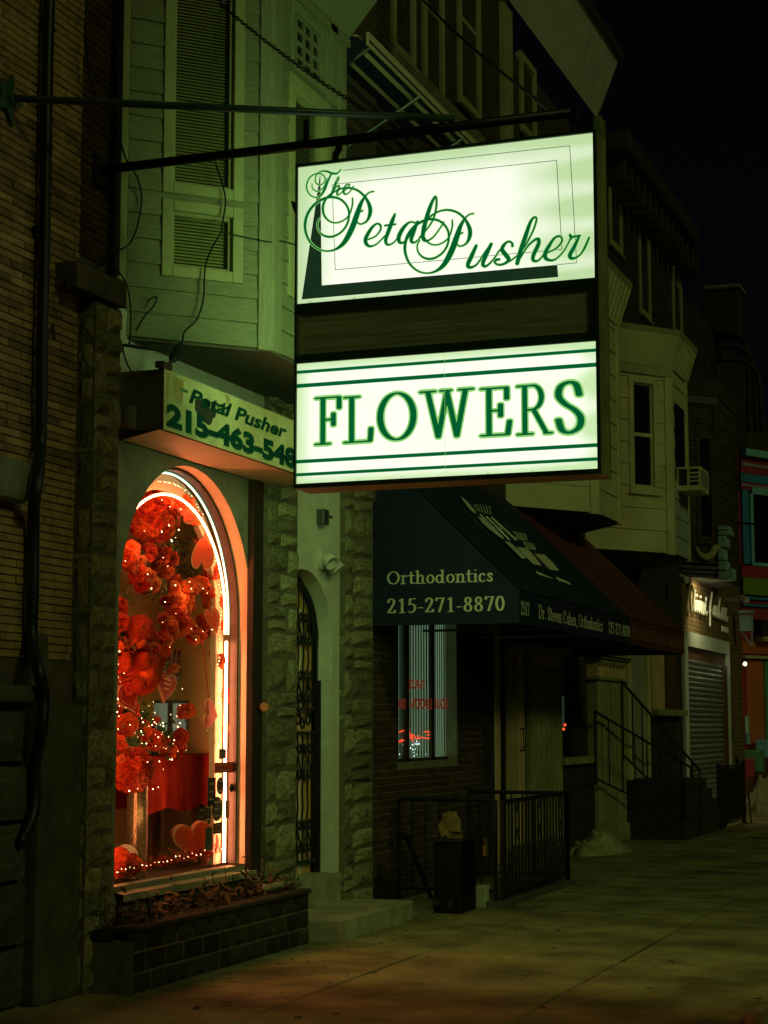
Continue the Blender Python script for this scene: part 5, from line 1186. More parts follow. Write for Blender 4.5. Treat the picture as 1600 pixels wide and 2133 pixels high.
lay_bricks(h1_, XW+.002, YB0+.01, dy0, .0, 2.62, .205, .056, .0105, M['red_brick'], holes=[(wy0-.02,wy1+.02,wz0-.02,3)], limit=300, near=(15.2,1.2,.6))
# areaway wall below the pavement is the same house; brick reveals of the corner pillar
MB().box(XW-.3,XW+.06,dy0-.20,dy0-.005,-.02,2.62).obj('brick_pillar', M['dark_brick'], h1_)
# ---- window with vertical blinds
WX = XW-.10
win = MB(); fwx = FX(WX)
def pu(x): return fwx.px(x,1450)[0]
for x0,x1 in ((828,830.5),(846,853),(899,906),(950,953)): win.fb(fwx,pu(x0),pu(x1),-.03,.0,wz0,wz1)
win.fb(fwx,pu(830.5),pu(950),-.03,.0,wz0,wz0+.03)
wo = win.obj('window', M['brown_metal'], h1_)
M['lit_blind'] = emis('lit_blind', (.50,.92,.55), .26, (.4,.4,.3), False); M['dim_blind'] = emis('dim_blind', (.10,.40,.30), .035, (.25,.25,.2), False)  # slats glow by themselves, room light put into their colour
M['room_glow'] = emis('room_glow', (.14,.26,.15), .10, (.05,.06,.04), False)  # room light given to the surface as its own glow
MB().fb(fwx,pu(828),pu(953),-.30,-.28,wz0,wz1).obj('room_back', M['room_glow'], wo)
fws = fwx.at(-.03)
def ps(x): return fws.px(x,1450)[0]
xs = list(np.linspace(853.5,898,9))+list(np.linspace(906.5,932,7))+[831.5]
for k,x in enumerate(xs):
    u = ps(x); MB().hexa([fwx.P(u,-.03,wz0+.02),fwx.P(u+.05,-.055,wz0+.02),fwx.P(u+.049,-.057,wz0+.02),fwx.P(u-.001,-.032,wz0+.02),fwx.P(u,-.03,wz1),fwx.P(u+.05,-.055,wz1),fwx.P(u+.049,-.057,wz1),fwx.P(u-.001,-.032,wz1)]).obj('vertical_slat', M['lit_blind'], wo)
for k,x in enumerate(list(np.linspace(932,950,6))+[836,841]):
    u = ps(x); MB().fb(fwx,u,u+.03,-.04,-.035,wz0+.02,wz1).obj('vertical_slat', M['dim_blind'], wo)
MB().fb(fwx,pu(828),pu(953),-.012,-.010,wz0,wz1).obj('pane', M['glass'], wo)
M['win_red'] = emis('win_red', (.60,.07,.03), .17, (.3,.04,.02), False)  # light from behind put into the letters as their own glow
def wtext(t,x0,x1,y0,y1,slant=0):
    u0 = pu(x0); u1 = pu(x1); z = fwx.px((x0+x1)/2,y1)[1]; hh = fwx.px((x0+x1)/2,y0)[1]-z; sans_on(t,fwx,u0,u1,z,hh,.001,M['win_red'],wo,'window_lettering',slant,.03)
wtext('JOURNEY',851,886,1416,1434); wtext('AND',829,846,1455,1476); wtext('AFFORDABLE',853,900,1455,1476); wtext('BRACES',906,932,1455,1476)
# glowing strokes and specks added behind the glass in place of street reflections
ns = thing('reflection_strokes', 'made-up red glowing strokes behind the dental office window standing in for street reflections', 'neon sign', (WX-.2,(wy0+wy1)/2,1.6))
fn = FX(WX-.025); M['red_glow'] = emis('red_glow', (1.,.10,.03), 1.3, sample=False)
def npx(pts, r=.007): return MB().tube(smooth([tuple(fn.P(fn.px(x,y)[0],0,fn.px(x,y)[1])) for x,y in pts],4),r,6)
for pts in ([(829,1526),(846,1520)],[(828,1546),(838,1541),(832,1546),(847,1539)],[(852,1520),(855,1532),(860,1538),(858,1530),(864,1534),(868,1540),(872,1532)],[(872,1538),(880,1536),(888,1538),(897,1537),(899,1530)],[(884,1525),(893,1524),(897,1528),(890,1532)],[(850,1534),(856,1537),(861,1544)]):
    npx(pts).obj('glow_stroke', M['red_glow'], ns, smooth=True)
M['cold_spark'] = emis('cold_spark', (.7,.95,1.), 3., sample=False); cs = MB().ball((0,0,0),1,6,4).mesh('spark'); cs.materials.append(M['cold_spark'])
tl = thing('reflection_specks', 'made-up cluster of cold white specks behind the dental office window standing in for street reflections', 'lights', fn.P(fn.px(880,1552)[0],0,1.55))
for k in range(34):
    x = random.gauss(876,14) if k<22 else random.uniform(830,925); y = random.gauss(1551,4) if k<22 else random.uniform(1555,1585); x = min(max(x,831),930)
    q = fn.px(x,y); inst(cs,'glow_speck',None,tl,fn.P(q[0],random.uniform(-.1,-.01),q[1]),(0,0,0),(.005,random.uniform(.004,.02) if k<22 else .005,random.uniform(.003,.007)))
# ---- glazed entrance between cream jambs, then pilasters
def jamb(x0,x1,y1,m,name,d=.06,parent=h1_,yb=1880): 
    a,b = fw_.px(x0,1500)[0], fw_.px(x1,1500)[0]; return MB().box(XW-.3,XW+d,a,b,.12,2.9).obj(name,M[m],parent,bevel=.01)
M['jamb'] = mat('jamb', (.75,.52,.28), .6, .2, 3, .1, 30, dirt=.2)
jamb(1021,1032,0,'jamb','door_jamb'); jamb(1071,1083,0,'jamb','door_jamb')
a,b = fw_.px(1033,1500)[0], fw_.px(1070,1500)[0]
M['teal_glass'] = mat('teal_glass', (.012,.05,.05), .12, .5, 2, 0, spec=.6)
MB().box(XW-.2,XW-.18,a,a+(b-a)*.62,.12,2.9).obj('door_glass', M['teal_glass'], h1_); dd = MB().box(XW-.2,XW-.14,a+(b-a)*.62,b,.12,2.9).obj('entrance_door', M['black_metal'], h1_)
pz = [fw_.px(1060,y)[1] for y in (1518,1564)]; yh = fw_.px(1073,1540)[0]
MB().tube([(XW-.15,yh,pz[0]),(XW+.1,yh,pz[0]),(XW+.1,yh,pz[1]),(XW-.15,yh,pz[1])],.014,6).obj('door_pull', M['black_metal'], dd)
MB().box(XW-.3,XW+.25,dy0,fw_.px(1090,1500)[0],-.02,.12).obj('door_step', M['concrete'], h1_)
def pilaster(x0,x1,ytop,parent,label_y=None,flutes=5,zcap_=None,cap=True):
    a,b = fw_.px(x0,1560)[0], fw_.px(x1,1560)[0]; zt = fw_.px((x0+x1)/2,ytop)[1]
    p_ = MB().box(XW-.2,XW+.05,a,b,.0,zt-.35).obj('pilaster', M['pilaster'], parent, bevel=.008); w = (b-a)
    for k in range(flutes):
        u = a+w*(.16+.68*k/(flutes-1)); MB().box(XW+.05,XW+.062,u-w*.045,u+w*.045,.3,zt-.45).obj('reed', M['pilaster'], p_, bevel=.004)
    MB().box(XW-.2,XW+.085,a-.03,b+.03,.0,.24).obj('plinth', M['pilaster'], p_, bevel=.01)
    MB().box(XW-.2,XW+.09,a-.04,b+.04,zt-.35,zt-.30).obj('necking', M['pilaster'], p_, bevel=.008)
    MB().box(XW-.2,XW+.06,a-.01,b+.01,zt-.298,zt-.10).obj('frieze', M['jamb'], p_)
    for q in range(3): MB().box(XW-.2,XW+.09+.04*q,a-.04-.03*q,b+.04+.03*q,zt-.098+.034*q,zt-.066+.034*q).obj('cornice', M['pilaster'], p_, bevel=.006)
    for q in range(8): MB().box(XW+.09,XW+.115,a+w*q/8,a+w*(q+.55)/8,zt-.135,zt-.10).obj('dentil', M['pilaster'], p_)
    return p_
pilaster(1100,1164,1344,h1_); pilaster(1240,1297,1366,h2_)
MB().box(XW-.3,XW-.02,fw_.px(1084,1500)[0],fw_.px(1099,1500)[0],0,2.9).obj('dark_recess', M['dark_room'], h1_)
# far house front below the awning: brick, a small window with warm specks
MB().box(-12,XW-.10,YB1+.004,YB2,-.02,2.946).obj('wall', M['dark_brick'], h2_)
a,b = fw_.px(1168,1450)[0], fw_.px(1238,1450)[0]; zs = fw_.px(1200,1592)[1]
MB().box(XW-.1,XW-.01,a,b,0,zs).obj('window_apron', M['dark_brick'], h2_); MB().box(XW-.1,XW+.06,a,b,zs,zs+.09).obj('window_sill', M['pilaster'], h2_, bevel=.01)
wn = MB().box(XW-.09,XW-.085,a,fw_.px(1205,1450)[0],zs+.09,2.6).obj('window', M['dark_glass'], h2_)
c_ = fw_.px(1190,1480); MB().box(XW-.084,XW-.08,fw_.px(1170,1450)[0],fw_.px(1188,1450)[0],fw_.px(1180,1520)[1],fw_.px(1180,1450)[1]).obj('curtain', M['room_glow'], wn)
for x,y in ((1184,1519),(1187,1510)): q = fw_.px(x,y); MB().ball((XW-.06,q[0],q[1]),.018,8,6).obj('red_lamp', M['red_glow'], wn)

# ================================================================ awnings over the doors
XF = -4.28; YA0 = 14.90; ff = FX(XF); fsd = FY(YA0)
zvb = PY(1075,1298,YA0).z; zvt = PY(1077,1228,YA0).z; zwt = PY(782,921,YA0).z
YAm = ff.px(1313,1350)[0]; YA1 = ff.px(1426,1374)[0]
def awning(name, y0, y1, m, label, side, seams):
    t = thing(name, label, 'awning', (XW,y0,zvb)); t_ = .012
    g_ = MB(); nu,nv = 48,12; vs = []; rib = list(seams)
    for i in range(nu+1):
        y = y0+(y1-y0)*i/nu; d_ = min([abs(y-q) for q in [y0,y1]+rib]); sg_ = .030*min(1,d_/.3)
        for j in range(nv+1):
            f = j/nv; s_ = sg_*math.sin(math.pi*f)+.004*math.sin(9*y+7*f)*math.sin(math.pi*f); vs.append((XF+(XW-XF)*f-s_*.6, y, zvt+(zwt-zvt)*f-s_*.75))
    g_.add(vs,[(i*(nv+1)+j,(i+1)*(nv+1)+j,(i+1)*(nv+1)+j+1,i*(nv+1)+j+1) for i in range(nu) for j in range(nv)])
    g_.obj('slope', M[m], t, smooth=True)
    MB().box(XF-.01,XF,y0,y1,zvb,zvt-.001).obj('valance', M[m], t)
    for y in (side,):
        if y is not None: MB().prism([(XW,y,zvb),(XF-.012,y,zvb),(XF-.012,y,zvt),(XW,y,zwt-.013)],(0,.01,0)).obj('side_panel', M[m], t)
    MB().prism([(XW,y1-.012,zvb),(XF-.012,y1-.012,zvb),(XF-.012,y1-.012,zvt),(XW,y1-.012,zwt-.013)],(0,.01,0)).obj('side_panel', M[m], t)
    fr_ = MB()
    for y in np.linspace(y0+.02,y1-.02,4): MB().tube([(XW,y,zvb+.03),(XF-.03,y,zvb+.03),(XF-.03,y,zvt-.02),(XW,y,zwt-.05)],.014,6).obj('frame_rib', M['steel'], t)
    for y in seams: MB().tube([(XF,y,zvt),(XW,y,zwt)],.008,6).obj('seam', M[m], t)
    MB().tube([(XF+.003,y0,zvt),(XF+.003,y1,zvt)],.009,6).obj('welt', M[m], t); return t
aw1 = awning('navy_awning', YA0, YAm, 'navy', 'navy blue awning of the orthodontist with cream lettering on side and valance', YA0, np.linspace(YA0+.45,YAm-.4,6))
aw2 = awning('maroon_awning', YAm+.006, YA1, 'maroon', 'maroon awning of the general dentist adjoining the navy awning', None, np.linspace(YAm+.4,YA1-.3,5))
lc = M['letter_cream']; fsx = FY(YA0-.002)
def side_text(t, x0,x1,ybl,ytop): 
    u0 = fsx.px(x0,ybl)[0]; u1 = fsx.px(x1,ybl)[0]; z = fsx.px((x0+x1)/2,ybl)[1]; serif_on(t, fsx, u0,u1,z,fsx.px((x0+x1)/2,ytop)[1]-z,.001,lc,aw1,'lettering',(.075,.034))
side_text('Orthodontics',805,1029,1214.5,1187); side_text('215-271-8870',805,1053,1275,1244)
ffx = FX(XF+.001)
def val_text(t,x0,x1,p,m=lc):
    u0 = ffx.px(x0,1280)[0]; u1 = ffx.px(x1,1300)[0]; serif_on(t,ffx,u0,u1,zvb+(zvt-zvb)*.26,(zvt-zvb)*.42,.001,m,p,'lettering',(.085,.036))
val_text('2517',1085,1103,aw1); val_text('Dr. Steven Cohen, Orthodontics',1122,1255.5,aw1); val_text('215-271-8870',1267,1312,aw1)
M['letter_dull'] = mat('letter_dull', (.26,.17,.10), .7, .1, 10, 0)
val_text('NI & PALAZZO General Dentistry 2519',1316,1423,aw2,M['letter_dull'])
# emblem on the slope
spo = Vector((XF,YA0,zvt)); spn = Vector((zwt-zvt,0,XF-XW)).normalized()
def sp(x,y): return hit(940+x/5.,1020+y/5.,spo+spn*.004,spn)
def emblem(pts,name='emblem'): return MB().prism([sp(*p) for p in pts], spn*.001).obj(name, lc, aw1)
emblem([(98,62),(180,138),(242,212),(262,250),(235,240),(190,200),(150,150),(118,100)]); emblem([(275,275),(330,300),(440,410),(550,520),(500,490),(410,420),(330,350)])
def emline(a,b,w): return MB().tube([sp(*a),sp(*b)],w,4).obj('emblem', lc, aw1)
for a,b,w in [((365,282),(605,522),.010),((415,285),(680,525),.010),((480,402),(545,408),.012),((300,255),(545,505),.006)]: emline(a,b,w)
for k in range(6): emline((235+k*32,148+k*4),(270+k*28,215+k*8),.006)
for k in range(7): emline((650+k*20,435+k*4),(700+k*15,515+k*2),.006)
for k in range(7): emline((745+k*18,538+k*4),(790+k*15,612+k*2),.006)
emblem([(555,535),(610,548),(770,695),(778,720),(735,716)]); emblem([(680,597),(790,610),(865,690),(942,792),(850,775),(775,700)]); emblem([(868,668),(970,676),(1058,760),(1125,845),(1030,835),(950,755)])
for k in range(8): emline((885+k*19,852+k*8),(920+k*19,885+k*6),.006)
for k in range(6): emline((1095+k*24,912+k*10),(1135+k*22,950+k*8),.006)
# ---- upper floor: striped canopy, windows, cornice
cn = thing('striped_canopy', 'old navy and cream striped metal canopy jutting from the upper brick wall', 'awning', (XW,17,5.9))
XC = XW+.95; fc = FX(XC)
q0 = fc.px(768,180); q1 = fc.px(1036,247); zc_ = (q0[1]+q1[1])/2; y0c, y1c = q0[0], fc.px(1050,250)[0]
zlo = zc_-.10
MB().box(XC-.02,XC,y0c,y1c,zlo,zc_).obj('fascia', M['cream'], cn)
for k in range(9):                                    # rafters and slats seen from below
    x0 = XW+.02+k*.105; m_ = 'cream' if k in (3,7) else 'navy'
    MB().box(x0,x0+.095,y0c+.01,y1c-.01,zlo+.02+(.5-.5*k/8),zlo+.035+(.5-.5*k/8)).obj('slat', M[m_], cn)
MB().prism([(XW,y0c,zlo-.9),(XC-.02,y0c,zlo),(XC-.02,y0c,zlo+.02),(XW,y0c,zlo+.55)],(0,.012,0)).obj('side_panel', M['navy'], cn)
for y in np.linspace(y0c+.1,y1c-.1,4): MB().tube([(XW,y,zlo-.5),(XC-.03,y,zlo+.01)],.016,6).obj('strut', M['steel'], cn)
def uwin(parent,x0,x1,yt,yb_,**k):
    r = rect(fw_,x0,yt,x1,yb_); window(parent, fw_, (r[0],r[1],r[2],r[3] if yt>-5 else r[2]+2.3), .09, trim='window_trim', rail=(r[2]+1.0), **k)
uwin(h1_,815,862,-10,125); uwin(h1_,880,922,-10,215); uwin(h1_,953,998,-10,232)
a = rect(fw_,808,110,1000,200); MB().box(XW,XW+.05,a[0],a[1],fw_.px(900,180)[1]-.2,fw_.px(900,180)[1]-.02).obj('belt_course', M['green_stone'], h1_)
uwin(h2_,1083,1114,128,285)
MB().box(XW,XW+.06,fw_.px(1040,100)[0],fw_.px(1058,100)[0],5.5,10).obj('shutter', M['window_trim'], h1_)
# coved cornice
zc0 = fw_.px(1236,236)[1]; pcor = PY(1289,124,YB2)
MB().prism([(XW,YB1-.4,zc0),(XW,YB2,zc0),(pcor.x,YB2,pcor.z),(pcor.x,YB1-.4,pcor.z)],(0,0,.03)).obj('cove_cornice', M['white_paint'], h2_)
MB().box(pcor.x-.05,pcor.x+.06,YB1-.4,YB2+.03,pcor.z,pcor.z+.12).obj('gutter', M['steel'], h2_)
MB().prism([(XW,YB2+.002,zc0-.1),(pcor.x,YB2+.002,pcor.z),(pcor.x,YB2+.002,pcor.z+.1),(XW,YB2+.002,pcor.z+.1)],(0,.03,0)).obj('cornice_end', M['dark_brick'], h2_)
p = PX(1236,255,XW+.1); MB().box(XW,XW+.12,YB2-.25,YB2+.05,zc0-.45,zc0-.05).obj('console', M['green_stone'], h2_, bevel=.02)

# ================================================================ cream bays farther along
M['cool_lit_siding'] = mat('cool_lit_siding', (.42,.47,.42), .7, .12, 2, .1, 30)  # siding tone with cool light put into the colour
def bay_house(parent, yw, xw, ang, corner_px, far_px, ybot, ytop, ycor, m, win, ribs=True, trim='window_trim', label=None):
    d = (math.sin(ang), math.cos(ang)); fo_ = Fr((xw,yw,0), d)
    uL_ = fo_.px(corner_px,ybot)[0]; c = fo_.P(uL_,0,0); ff_ = Fr((c.x,c.y,0),(0,1)); uf = ff_.px(far_px,ybot)[0]
    zb = fo_.px(corner_px,ybot)[1]; zt = fo_.px(corner_px,ytop)[1]; zc = fo_.px(corner_px,ycor)[1]
    holes = []
    if win: holes = [rect(fo_,*win)]
    bc = MB().add([fo_.P(.1,-.14,zb),fo_.P(uL_-.06,-.14,zb),fo_.P(uL_-.06,-.14,zt),fo_.P(.1,-.14,zt)],[(0,1,2,3)]).add([ff_.P(.05,-.14,zb),ff_.P(uf-.05,-.14,zb),ff_.P(uf-.05,-.14,zt),ff_.P(.05,-.14,zt)],[(0,1,2,3)]).obj('bay_core', M[m], parent)
    boards(fo_, 0, uL_, zb, zt, .30, M[m], parent, holes=holes); boards(ff_, 0, uf, zb, zt, .30, M[m], parent)
    fb2 = Fr(ff_.P(uf,0,0),(-d[0],d[1])); boards(fb2, 0, uL_, zb, zt, .6, M[m], parent)
    for f_,a,b in ((fo_,uL_-.11,uL_+.01),(ff_,-.01,.10),(ff_,uf-.1,uf+.01)): MB().fb(f_,a,b,-.02,.035,zb-.02,zt).obj('corner_post', M[m], parent, bevel=.006)
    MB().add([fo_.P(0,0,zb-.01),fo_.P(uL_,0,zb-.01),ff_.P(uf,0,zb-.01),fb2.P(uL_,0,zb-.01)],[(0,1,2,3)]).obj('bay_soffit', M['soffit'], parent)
    ov_ = (zc-zt)*.38                                             # flared cornice
    def rg(o_,z): return [fo_.P(0,o_,z),fo_.P(uL_+o_*.35,o_,z),ff_.P(uf+o_*.35,o_,z),fb2.P(uL_,o_,z)]
    A = rg(.03,zt); B = rg(ov_,zc); C_ = rg(ov_+.03,zc+.08); b_ = MB()
    b_.add(A+B,[(0,1,5,4),(1,2,6,5),(2,3,7,6)]); b_.obj('cornice', M[m], parent)
    MB().add(B+C_,[(0,1,5,4),(1,2,6,5),(2,3,7,6),(4,5,6,7)]).obj('cornice_edge', M[trim], parent)
    if ribs:
        for t in np.linspace(.05,.95,7):
            p0 = A[1].lerp(A[2],t); p1 = B[1].lerp(B[2],t); MB().tube([p0+Vector((.01,0,0)),p1+Vector((.01,0,0))],.012,4).obj('rib', M[m], parent)
    MB().fb(fo_,0,uL_,.02,.05,zt-.14,zt-.01).obj('frieze_board', M[trim], parent)
    if win:
        r = holes[0]; window(parent, fo_, r, .085, trim=m, rail=(r[2]+r[3])/2, pane='dark_glass')
    return fo_, ff_, uL_, uf, zb, zt
b1 = bay_house(h2_, 19.25, XW, math.radians(38), 1243, 1290, 1068, 640, 560, 'cream_siding', (1095,640,1200,930))
h3_ = thing('stair_house', 'dark brick house with front stairs, cream bay and a window air conditioner', 'house', (XW,YB2,0))
MB().box(-12,XW-.002,YB2+.004,29.6,2.9,10.0).obj('upper_wall', M['dark_brick'], h3_)
b2 = bay_house(h3_, 22.95, XW, math.radians(38), 1401, 1434, 1153, 768, 706, 'cream_siding', (1309,786,1370,1026))
fo2,ff2,uL2,uf2,zb2,zt2_ = b2
# lower boards with cool light put into their colour, and the air conditioner
boards(ff2.at(.022), .11, uf2-.1, zb2, zb2+1.05, .26, M['cool_lit_siding'], h3_, name='apron_board')
r = rect(ff2,1410,850,1428,985); MB().fb(ff2,.25,uf2-.25,.021,.028,ff2.px(1415,1028)[1],ff2.px(1415,850)[1]).obj('window', M['dark_glass'], h3_)
acz0,acz1 = ff2.px(1412,1026)[1], ff2.px(1412,978)[1]; acu = .28
ac = thing('air_conditioner', 'boxy window air conditioner sticking out of the second cream bay', 'air conditioner', ff2.P(acu,.3,acz0))
bx = MB(); P = ff2.P; wd = .62; dp = .36
MB().fb(ff2,acu+.02,acu+wd-.02,.02,dp-.02,acz0+.02,acz1-.02).obj('core', M['dark_room'], ac)
cg = MB()
for z0_,z1_ in ((acz0,acz0+.07),(acz1-.03,acz1)): MB().fb(ff2,acu,acu+wd,.02,dp,z0_,z1_).obj('casing', M['cream_siding'], ac)
for d0,d1 in ((.02,.05),(.17,.20),(dp-.03,dp)): MB().fb(ff2,acu,acu+.02,d0,d1,acz0+.07,acz1-.03).obj('grille_post', M['cream_siding'], ac)
for k in range(3): z = acz0+.07+(acz1-acz0-.1)*(k+1)/4; MB().fb(ff2,acu-.004,acu+.015,.20,dp-.03,z-.012,z+.012).obj('louvre', M['cream_siding'], ac)
for k in range(6): z = acz0+.07+(acz1-acz0-.1)*(k+.5)/6; MB().fb(ff2,acu+.02,acu+wd,dp,dp+.012,z-.014,z+.010).obj('louvre', M['cool_lit_siding'], ac)
# upper windows of the stair house
for x0,x1,yt,yb_ in ((1268,1293,350,520),(1330,1352,440,660),(1400,1418,520,700)):
    r = rect(fw_,x0,yt,x1,yb_); window(h3_, fw_, r, .10, trim='window_trim', rail=(r[2]+r[3])/2); MB().box(XW,XW+.08,r[0]-.1,r[1]+.1,r[3],r[3]+.28).obj('lintel', M['green_stone'], h3_, bevel=.01)
MB().box(XW,XW+.45,YB2+.05,29.55,9.7,10.0).obj('cornice', M['dark_brick'], h3_, bevel=.04)
for k in range(14): MB().box(XW,XW+.34,YB2+.3+k*.43,YB2+.46+k*.43,9.3,9.69).obj('cornice_bracket', M['dark_brick'], h3_, bevel=.03)
# ground floor of the stair house
MB().box(-12,XW-.01,YB2+.004,29.6,-.02,2.895).obj('wall', M['dark_brick'], h3_)
a,b = fw_.px(1300,1500)[0], fw_.px(1343,1500)[0]; zd0 = fw_.px(1320,1622)[1]
MB().box(XW,XW+.03,a,b,zd0,2.85).obj('front_door', mat('pale_door',(.36,.40,.32),.6,.15,3,.1,30), h3_)
for x0,x1 in ((1297,1305),(1338,1345)): MB().box(XW,XW+.09,fw_.px(x0,1500)[0],fw_.px(x1,1500)[0],zd0,2.85).obj('door_casing', M['cream_siding'], h3_)
r = rect(fw_,1356,1360,1402,1478); MB().box(XW,XW+.02,r[0],r[1],r[2],r[3]).obj('window', M['jamb'], h3_); MB().box(XW+.02,XW+.05,r[0]+(r[1]-r[0])*.55,r[1],r[2],r[3]).obj('window_shutter', M['brown_wood'], h3_); MB().box(XW,XW+.14,r[0]-.1,r[1]+.5,r[2]-.10,r[2]).obj('window_sill', M['pilaster'], h3_, bevel=.01)
# stairs and iron railings
M['stair_stone'] = mat('stair_stone', (.045,.042,.03), .9, .4, 5, .5, 30)
stt = thing('front_stairs', 'dark stone steps climbing to the pale door of the stair house', 'stairs', (XW+.4,25.5,0))
xs0,xs1 = XW, -4.78; ys0 = fw_.px(1299,1600)[0]; n_ = 5
pt0 = fw_.px(1300,1622); ztop = zd0
for k in range(n_):
    y0_ = a-.1+(1.25+.42*k if k else 0); y1_ = a-.1+1.25+.42*(k+1)
    MB().box(XW,-4.80,y0_,y1_,-.02,ztop*(n_-k)/n_).obj('step', M['stair_stone'], stt, bevel=.012)
M['rail_iron'] = M['black_metal']
def railing(name, A, B, hgt, nb, label, X):
    t = thing(name, label, 'railing', A, 'iron railings of the front stairs')
    A = Vector(A); B = Vector(B); up = Vector((0,0,hgt))
    MB().tube([A+up,B+up],.018,6).obj('handrail', M['rail_iron'], t); MB().tube([A+Vector((0,0,.08)),B+Vector((0,0,.08))],.014,6).obj('bottom_rail', M['rail_iron'], t)
    for k in range(nb+1):
        q = A.lerp(B,k/nb); MB().tube([q+Vector((0,0,.0 if k in(0,nb) else .08)),q+up],.016 if k in (0,nb) else .010,5).obj('baluster' if 0<k<nb else 'newel', M['rail_iron'], t)
    return t
XR = -4.80; fr_ = FX(XR)
def rp(x,y): u,z = fr_.px(x,y); return Vector((XR,u,z))
At,Ab = rp(1298,1468),rp(1298,1586); Bt,Bb = rp(1460,1612),rp(1460,1742)
railing('stair_railing', Ab, Vector((XR,Bb.y,0)), .95, 9, 'nearer black iron railing slanting down beside the dark front steps', XR)
fr2_ = FX(XR-.55+.0); A2 = Vector((XW+.12,rp(1345,1475).y+.4,ztop)); 
railing('stair_railing', A2, Vector((XW+.45,Bb.y+1.6,.0)), .95, 8, 'farther black iron railing in front of the roller shutter', XR)
gt = thing('low_gate', 'low black iron gate panel standing at the foot of the stair railing', 'gate', (XR,28,0))
g0,g1 = fr_.px(1497,1600)[0], fr_.px(1548,1600)[0]; zt_ = .95
for k in range(15): y = g0+(g1-g0)*k/14; MB().tube([(XR,y,.05),(XR,y,zt_)],.012,5).obj('bar', M['rail_iron'], gt)
for z in (.12,.55,zt_): MB().tube([(XR,g0,z),(XR,g1,z)],.018,6).obj('rail', M['rail_iron'], gt)
for y in (g0,g1): MB().box(XR-.03,XR+.03,y-.03,y+.03,0,zt_+.06).obj('post', M['rail_iron'], gt)
MB().box(XR-.02,XR-.005,g0,g1,.1,.9).obj('mesh_sheet', M['brown_metal'], gt)

# ================================================================ jeweller
YJ0 = 29.61; YJ1 = fw_.px(1546,1400)[0]; jw = thing('jewelry_shop', 'brick jewelry shop with lit white script sign and closed roller shutter', 'shop', (XW,YJ0,0))
MB().box(-12,XW-.002,YJ0,YJ1,-.02,4.35).obj('wall', M['jewel_brick'], jw)
MB().box(-12,XW-.004,YJ0,YJ1+1.5,4.36,9.1).obj('upper_wall', M['dark_brick'], jw)
fj = FX(XW+.04)
def jr(x0,y0,x1,y1): return (fj.px(x0,(y0+y1)/2)[0], fj.px(x1,(y0+y1)/2)[0])
u0,u1 = fj.px(1427,1500)[0], fj.px(1522.5,1500)[0]; zj = fj.px(1427,1314)[1]; zj2 = fj.px(1427,1344)[1]
M['frame_white'] = mat('frame_white',(.60,.66,.56),.6,.1,4,.1,30)
MB().box(XW,XW+.05,u0,u1,zj2,zj).obj('lintel_board', M['frame_white'], jw); wdt = (u1-u0)*.075
MB().box(XW,XW+.05,u0,u0+wdt,0.02,zj2).obj('frame_post', M['frame_white'], jw); MB().box(XW,XW+.05,u1-wdt,u1,.02,zj2).obj('frame_post', M['frame_white'], jw)
MB().box(XW+.001,XW+.012,u0+wdt,u1-wdt,zj2-.22,zj2).obj('shutter_housing', M['brown_wood'], jw)
shu = MB().box(XW,XW+.006,u0+wdt,u1-wdt,.02,zj2-.22).obj('roller_shutter', M['steel'], jw)
M['shutter_slat'] = mat('shutter_slat',(.40,.42,.38),.38,.25,3,.05,30,metal=.6,objrand=.2,stretch=(1,1,4)); ns_ = 30; hs = (zj2-.24)/ns_
sl = MB(); sl.lathe((0,0,0),[(.5,-.5),(.5,.5)],8,(0,1,0)); me = sl.mesh('shutter_slat'); me.materials.append(M['shutter_slat'])
for k in range(ns_): inst(me,'shutter_slat',None,shu,(XW+.008,(u0+u1)/2-.2,.03+hs*(k+.5)),(0,0,0),(.05,u1-u0-2*wdt-.5,hs*.86))
MB().box(XW,XW+.05,u1-wdt-.42,u1-wdt,.02,zj2-.22).obj('side_jamb', M['brown_wood'], jw)
# script sign letters
M['sign_white'] = mat('sign_white',(.78,.78,.66),.5,.05,5,0)
js = thing('script_sign', 'raised white script letters of the jewelry shop on the golden lit brick', 'sign', (XW,31,4)); fk = FX(XW+.07)
def jpt(x,y): return fk.px(1400+x/8.,1180+y/8.)
def jl(strokes, name='letter', w=22):
    st = [smooth([(*jpt(x,y),w_/8/118) for x,y,w_ in s_],5) for s_ in strokes]
    o = ink(st,.010,lambda x,y: fk.P(x,0,y)).obj(name,M['sign_white'],js); md = o.modifiers.new('s','SOLIDIFY'); md.thickness = .03; md.offset = -1
jl([[(345,322,24),(318,430,22),(312,560,22),(325,690,22),(342,742,22),(362,650,20),(372,520,20),(366,400,20),(345,322,20)]])
jl([[(396,388,14),(384,520,16),(372,640,18),(385,745,18),(405,690,14),(415,570,14)]])
jl([[(425,560,14),(415,700,18),(422,760,18),(440,660,12),(448,570,12)],[(428,468,20),(428,500,20)]])
jl([[(455,570,16),(450,720,18),(460,770,18),(478,660,12),(484,575,12)]]); jl([[(494,575,14),(486,720,18),(496,785,18),(510,700,12)],[(492,490,20),(492,520,20)]])
jl([[(512,700,14),(524,620,18),(516,600,18),(506,720,22),(518,805,20),(534,720,12)]]); jl([[(540,600,16),(548,620,16),(540,800,18)],[(548,620,12),(566,610,16)]])
jl([[(575,600,18),(566,740,22),(580,815,20),(596,750,14)],[(582,525,34),(582,565,34)]])
jl([[(680,440,46),(672,520,46),(655,640,40),(646,750,36),(650,830,32),(648,985,34)],[(648,760,14),(700,700,14)]])
